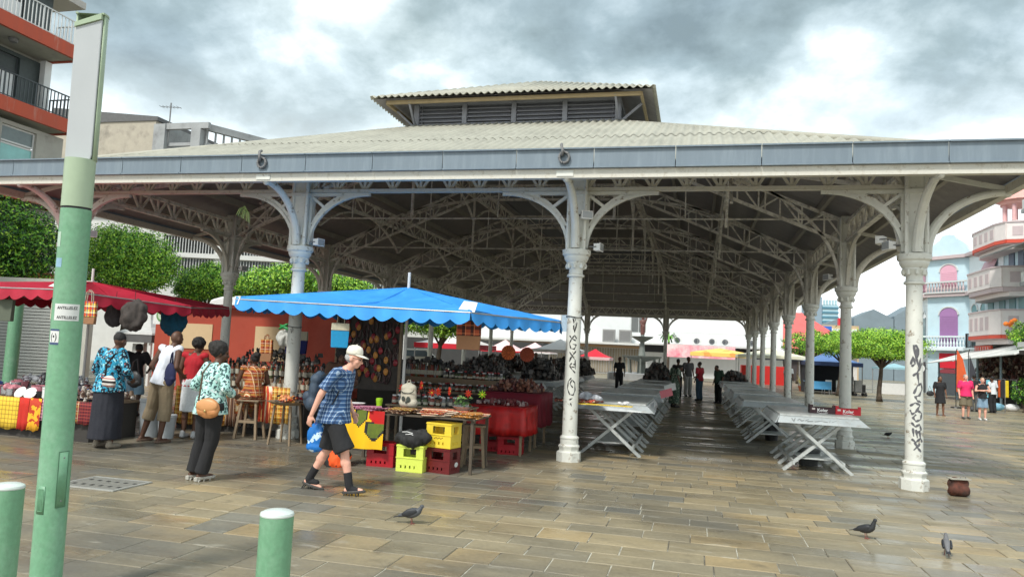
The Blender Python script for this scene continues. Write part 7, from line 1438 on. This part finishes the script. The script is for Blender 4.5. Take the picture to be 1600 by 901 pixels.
# ------------------------------------------------------------------ colonial street on the right
LB = mat('pale_blue_render', hexc(196,220,230), .75, .05, 2, col2=hexc(205,228,236), amt=.4, s2=.8); LW = mat('white_blue_render', hexc(226,236,240), .75, .04, 2); PK = mat('pink_shutter', hexc(222,170,188), .6, .05); VI = mat('violet_shutter', hexc(166,122,172), .6, .06); GB = mat('greige_balcony', hexc(226,216,212), .75, .06, 3); CRN = mat('grey_pink_cornice', hexc(196,178,178), .75, .08); TEAL = mat('teal_shutter', hexc(120,160,165), .6, .08)
mat('door_dark', (.08,.09,.10), .6, .1)
C1 = thing('colonial_corner_house', 'pale blue colonial corner house with pink and violet arched shutters', 'building')
A0, A1, A2, A3 = (20.0,57.5), (19.2,51.2), (21.3,48.7), (21.3,44.3)
for (p, q_, nm) in ((A0,A1,'s'),(A1,A2,'c'),(A2,A3,'r')):
    wl, at, d, n, L_ = facade(C1, p, q_, 0, 10.2, [], LW if nm != 'c' else LB, .3); 
    b = MB(); pbox(b, at, -.1, L_+.1, 7.35, 7.6, .001, .35); b.build('cornice', CRN, C1); b = MB(); pbox(b, at, -.1, L_+.1, 10.201, 10.45, -.3, .35); b.build('cornice', CRN, C1); b = MB(); pbox(b, at, -.05, L_+.05, 3.3, 3.5, .001, .5); b.build('balcony_slab', LW, C1)
    if nm == 'c':
        arched(C1, at, 1.0, 2.4, 3.55, 6.5, VI, VI); arched(C1, at, 1.05, 2.35, 8.0, 9.75, PK, PK); 
        pts = [at(-.1,10.451,0)]+[at(L_*t, 10.45+1.35*(sin(pi*min(max(t,0),1)))**.45+ (.25 if .3 < t < .7 else 0), 0) for t in np.linspace(.02,.98,15)]+[at(L_+.1,10.451,0)]; MB().poly(pts, -n*.3).build('parapet', LB, C1)
        MB().tube([at(L_/2,12.0,-.15), at(L_/2,14.6,-.15)], .03, 5).build('flagpole', CRN, C1)
        b = MB(); pbox(b, at, 1.0, 2.4, 2.0, 3.1, .02, .12); sg = b.build('shop_sign', RG, C1); [pbox(bb, at, 1.15+k*.15, 1.15+k*.15+.10, 2.52+.02*(k%2), 2.60+.02*((k+1)%3), .121, .13).build('sign_mark', WHITE, sg) for k, bb in enumerate([MB() for _ in range(7)])]
        b = MB(); pbox(b, at, .9, 2.5, .05, 1.6, .01, .08); b.build('doorway', mat('door_dark', (.08,.09,.10), .6, .1), C1); pts = [at(1.7+.85*cos(t), 1.62+.35*sin(t), .06) for t in np.linspace(0,pi,9)]; MB().poly(pts, n*.02).build('fanlight', mat('fan_red', hexc(140,60,70), .6, .1), C1)
    if nm == 's':
        for u in (1.6, 4.2):
            arched(C1, at, u, u+1.2, 3.6, 6.3, GLASS, TEAL); arched(C1, at, u, u+1.2, 7.9, 9.6, PK, PK); b = MB(); pbox(b, at, u, u+1.2, .05, 2.4, .01, .05); b.build('doorway', MC['door_dark'], C1)
    if nm == 'r': arched(C1, at, .6, 1.7, 3.7, 6.6, TEAL, TEAL); arched(C1, at, 2.4, 3.6, 3.7, 6.6, TEAL, TEAL)
    for zz in (3.5, 7.6):
        if nm == 'r': continue
        b = MB(); pbox(b, at, 0, L_, zz+.78, zz+.9, .25, .45); pbox(b, at, 0, L_, zz+.0, zz+.1, .25, .45); b.build('balustrade_rail', LW if zz < 5 else FRW, C1)
        for k in range(int(L_/.24)):
            u = .15+k*.24
            
            pp = at(u, zz+.1, .35); MB().lathe([(.04,0),(.07,.12),(.085,.22),(.04,.42),(.05,.6),(.06,.68)], 6, tuple(pp)).build('baluster', LW if zz < 5 else CRN, C1)
q = MB(); 
railing(C1, [(21.0,48.3),(20.7,47.6),(20.8,45.4),(21.2,44.9)], 3.5, 1.0, BLACK, .14, bar=.03); b = MB().poly([(21.25,48.3,3.35),(20.7,48.0,3.35),(20.7,45.1,3.35),(21.25,44.9,3.35)], (0,0,.14)).build('balcony_slab', LW, C1)
MB().poly([(20.4,58,0),(19.6,51.3,0),(21.6,49.0,0),(21.6,44.4,0),(30,44.4,0),(30,58,0)], (0,0,10)).build('core', LW, C1)
o = thing('street_clock', 'round white clock sign on the corner house wall', 'sign', (18.6,51.0,1.9)); MB().lathe([(.32,0),(.32,.12)], 20).build('disc', WHITE, o).rotation_euler = (pi/2,0,0); MB().tube([(.3,.1,0),(.6,.3,0)], .03, 5).build('arm', BLACK, o)
# house with the rounded balconies
C2 = thing('balcony_house', 'white house with three polygonal greige balconies and a pink cupola', 'building')
wl, at, d, n, L_ = facade(C2, (20.8,44.2), (20.8,36.9), 0, 9.6, [], LB, .3); MB().box(21.12,30,36.9,44.2,0,9.5).build('core', LW, C2)
def pbal(z0, h, reach, u0, u1, band=False, pillars=False):
    P = [(0.0,u0),(reach*.75,u0+.5),(reach,u0+1.5),(reach,u1-1.2),(reach*.8,u1-.3),(0,u1)]; pts = [at(u, z0, r_+.002) for r_, u in P]
    MB().poly([p-Vector((0,0,.28)) for p in pts][::-1], (0,0,.27)).build('balcony_slab', CRN, C2); MB().poly([at(u, z0-.55, r_*.72+.002) for r_, u in P][::-1], (0,0,.26)).build('balcony_soffit', GB, C2)
    for a, b_ in zip(pts, pts[1:]):
        dd = (b_-a).normalized(); q = MB(); q.beam(a+Vector((0,0,h/2)), b_+Vector((0,0,h/2)), .14, h-.004, (0,0,1)); q.build('parapet_panel', GB, C2); q = MB(); q.beam(a+Vector((0,0,h+.05)), b_+Vector((0,0,h+.05)), .24, .09); q.build('coping', CRN, C2)
        L2 = (b_-a).length; nn = Vector((dd.y,-dd.x,0)); nn = nn if nn.dot(n) > 0 else -nn
        if L2 > 1.0:
            k2 = max(1, int(L2/.9))
            for k in range(k2): c = a.lerp(b_, (k+.5)/k2)+Vector((0,0,h*.5))+nn*.075; MB().beam(c-dd*.26, c+dd*.26, .03, h*.55).build('relief_panel', CRN if not pillars else mat('slot_dark', (.05,.05,.06), .8, .1), C2)
    if band:
        for a, b_ in zip(pts, pts[1:]): MB().beam(a+Vector((0,0,-.12)), b_+Vector((0,0,-.12)), .2, .2).build('red_band', mat('orange_red_band', hexc(206,82,62), .7, .08), C2)
pbal(4.1, 1.45, 1.4, .1, 6.4, band=True); pbal(6.95, 1.15, 1.5, .2, 6.8); pbal(9.75, 1.0, 1.3, .6, 7.0, band=True)
b = MB(); pbox(b, at, 1.2, 4.0, 2.75, 3.5, .9, 1.02); sg = b.build('shop_sign', MC['orange_red_band'], C2); [pbox(bb, at, 1.45+k*.42, 1.50+k*.42, 2.82, 3.42, 1.021, 1.04).build('sign_mark', WHITE, sg) for k, bb in enumerate([MB() for _ in range(6)])]
for u in (.7, 2.6, 4.2, 5.6):
    b = MB(); pbox(b, at, u, u+.9, 4.2, 6.4, .01, .06); b.build('shutter', TEAL, C2); b = MB(); pbox(b, at, u, u+.8, 7.1, 9.2, .01, .06); b.build('shutter', mat('blue_grey_shutter', hexc(90,105,125), .6, .08) if u > 3 else LW, C2)
q = MB(); q.add([tuple(at(.1,9.2,.02)), tuple(at(2.3,9.2,.02)), tuple(at(2.5,7.1,.9)), tuple(at(-.1,7.1,.9))], [(0,1,2,3)]); q.build('pink_awning', mat('dusty_pink', hexc(205,170,180), .7, .06), C2, solid=.04)
cx_, cy_ = 21.0, 38.6
MB().lathe([(1.2,0),(1.2,.15),(1.0,.2)], 8, (cx_,cy_,10.8)).build('cupola_base', GB, C2)
for k in range(8): t = k*pi/4; MB().tube([(cx_+.95*cos(t), cy_+.95*sin(t), 11.0), (cx_+.95*cos(t), cy_+.95*sin(t), 12.0)], .12, 6).build('cupola_column', mat('cupola_pink', hexc(222,176,176), .7, .06), C2)
MB().lathe([(1.15,12.0),(1.15,12.2),(1.4,12.25),(1.0,12.6),(.5,13.1),(.15,13.6),(.03,13.9)], 12, (cx_,cy_,0)).build('cupola_roof', mat('cupola_rose', hexc(214,160,150), .7, .08), C2)
# light blue house with terraces at the right edge
C3 = thing('terraced_house', 'pale blue house with stacked concrete terraces at the right edge', 'building'); wl, at, d, n, L_ = facade(C3, (20.6,36.8), (20.6,22), 0, 12.6, [(.9,2.0,3.9,6.3),(2.4,3.6,3.9,6.3),(4.2,5.4,3.9,6.3)], LB, .3); MB().box(20.92,30,22,36.75,0,12).build('core', LB, C3)
for o_ in ((.9,2.0,3.9,6.3),(2.4,3.6,3.9,6.3),(4.2,5.4,3.9,6.3)): window(C3, at, *o_, mat('blue_frame', hexc(90,140,180), .5, .05), mat('pale_blue_pane', hexc(170,205,225), .3, .08), 0)
for z, r_ in ((6.75,1.0),(8.7,.8),(10.9,.9)):
    b = MB(); pbox(b, at, 1.5, 14, z, z+.2, .001, r_); b.build('terrace_slab', CON, C3); b = MB(); pbox(b, at, 1.6, 14, z+.201, z+.75, r_-.15, r_-.03); b.build('terrace_parapet', mat('terrace_white', (.66,.66,.63), .8, .15, 2, col2=(.3,.3,.28), amt=.4), C3)
b = MB(); pbox(b, at, 1.2, 14, 8.3, 8.9, .4, .46); b.build('green_blind', mat('green_blind', hexc(50,110,84), .7, .1), C3)
q = MB(); q.add([tuple(at(-.6,8.6,2.3)), tuple(at(-.6,9.5,.01)), tuple(at(8,9.5,.01)), tuple(at(8,8.6,2.3))], [(0,1,2,3)]); q.build('sloping_canopy', CON, C3, solid=.06)
# shop row: ground-floor awning, sheets and goods
SR = thing('clothes_shop', 'dark clothes shop open to the square under a long white awning', 'shop'); q = MB(); q.add([(17.3,44.5,2.25),(17.3,29.8,2.75),(20.5,29.8,3.75),(20.5,44.5,3.35)], [(0,1,2,3)]); q.build('awning', mat('awning_white', (.66,.66,.63), .6, .05, 2), SR, solid=.05)
for y in (44.2, 40.6, 37, 33.5, 30): MB().tube([(17.35,y,2.28+(44.5-y)*.034),(20.4,y,3.3+(44.5-y)*.027)], .03, 6).build('awning_arm', WHITE, SR); MB().tube([(18.0,y,0),(18.0,y,2.4+(44.5-y)*.034)], .06, 8).build('awning_post', mat('post_bluegrey', hexc(130,150,160), .6, .05), SR)
MB().box(20.3,20.5,22,44,0,3.2).build('shop_interior', mat('shop_dark', (.05,.045,.04), .8, .4, 3), SR)
MB().box(17.4,20.2,22.5,29.5,2.75,2.95).build('flat_canopy', mat('dark_timber', (.08,.06,.05), .8, .2), SR); MB().box(17.3,17.38,26,29.4,3.1,3.35).build('name_board', STK, SR)
heap('hanging_clothes', 'dense dark clothes hanging inside the shop under the white awning', 19.2, 20.2, 28, 42, .4, 2.3, [(.05,.04,.04),(.12,.05,.04),(.25,.2,.16),(.04,.05,.07),(.3,.3,.3),(.08,.1,.06)], 900, .13, 41)
def rack(label, x, y, cols_, rz=0):
    o = thing('clothes_rack', label, 'clothes rack', (x,y,0), rz); MB().tube([(-.7,0,0),(-.7,0,1.5),(.7,0,1.5),(.7,0,0)], .02, 6).build('frame', RINGM, o)
    for i, c in enumerate(cols_): u = -.6+1.2*i/(len(cols_)-1); q = MB(); q.box(u-.09,u+.07,-.05,.05,.62,1.44); w_ = q.build('garment', mat('gar_%d_%d' % (int(c[0]*1e3), int(c[2]*1e3)), c, .85, .15, 6), o, bevel=.03)
    return o
rack('rack of pale blue and white t-shirts outside the shop', 15.3, 27.3, [hexc(110,180,200), hexc(90,170,195), hexc(120,190,205), hexc(200,205,205), hexc(40,40,44)]); rack('rack of maroon, black and yellow garments by the green bush', 16.35, 28.9, [hexc(90,30,30), hexc(40,30,30), hexc(190,80,30), hexc(230,200,40), hexc(60,90,50)])
tree('dark green potted bush beside the rack with the yellow garment', 16.95, 27.9, .5, [((0,0,1.0),(.45,.45,.6)),((.3,0,.8),(.4,.4,.5))], 2500, .05, .04, 44, (.1,.4,.5)); tree('flowering bush trailing over the balcony above the shop', 19.2, 33.6, 3.3, [((0,0,4.1),(.8,.9,.55)),((.2,1,3.9),(.6,.7,.5)),((-.3,-.6,3.7),(.5,.8,.5))], 3000, .06, .05, 45, (.3,.4,.3))
for k in range(8): o = MB().ell((18.9+rr.random()*.4, 34.6+rr.random()*1.2, 4.5+rr.random()*.3), .14,.14,.12, 8, 5).build('orange_blossom', mat('orange_blossom', hexc(240,130,50), .7, .1)); tag(o, 'orange blossom in the flowering bush above the shop', 'flower', 'orange blossoms above the shop')
for i, (x, y) in enumerate(((16.0,28.3),(16.6,28.2))): o = thing('display_ball', ['pale blue','white'][i]+' beach toy on the ground under the rack of yellow garments', 'toy', (x,y,0)); MB().ell((0,0,.18), .35,.2,.18, 14, 8).build('ball', mat('toy_%d' % i, (hexc(150,205,230), (.7,.7,.7))[i], .4, .05), o, smooth=True)
for i, (x, y, m_, lb) in enumerate(((14.3,28.5,mat('flag_orange', hexc(214,92,44), .7, .15, 3),'tall orange feather flag behind the pink t-shirt'),(14.95,28.8,mat('flag_dark', (.04,.04,.05), .7, .1),'tall black feather flag beside the orange one'))):
    o = thing('feather_flag', lb, 'flag', (x,y,0), -.1); MB().tube([(0,0,0),(0,0,2.7),(.06,0,2.9)], .02, 6).build('flag_pole', BLACK, o); pts = [(0.02,0,.8),(.5,0,.7),(.46,0,1.6),(.30,0,2.4),(.05,0,2.85)] if i == 0 else [(0.02,0,1.0),(.34,0,.9),(.3,0,1.8),(.05,0,2.6)]; MB().poly(pts, (0,.012,0)).build('banner_cloth', m_, o); MB().lathe([(.25,0),(.22,.06)], 12).build('flag_foot', BLACK, o)
MB_ = None
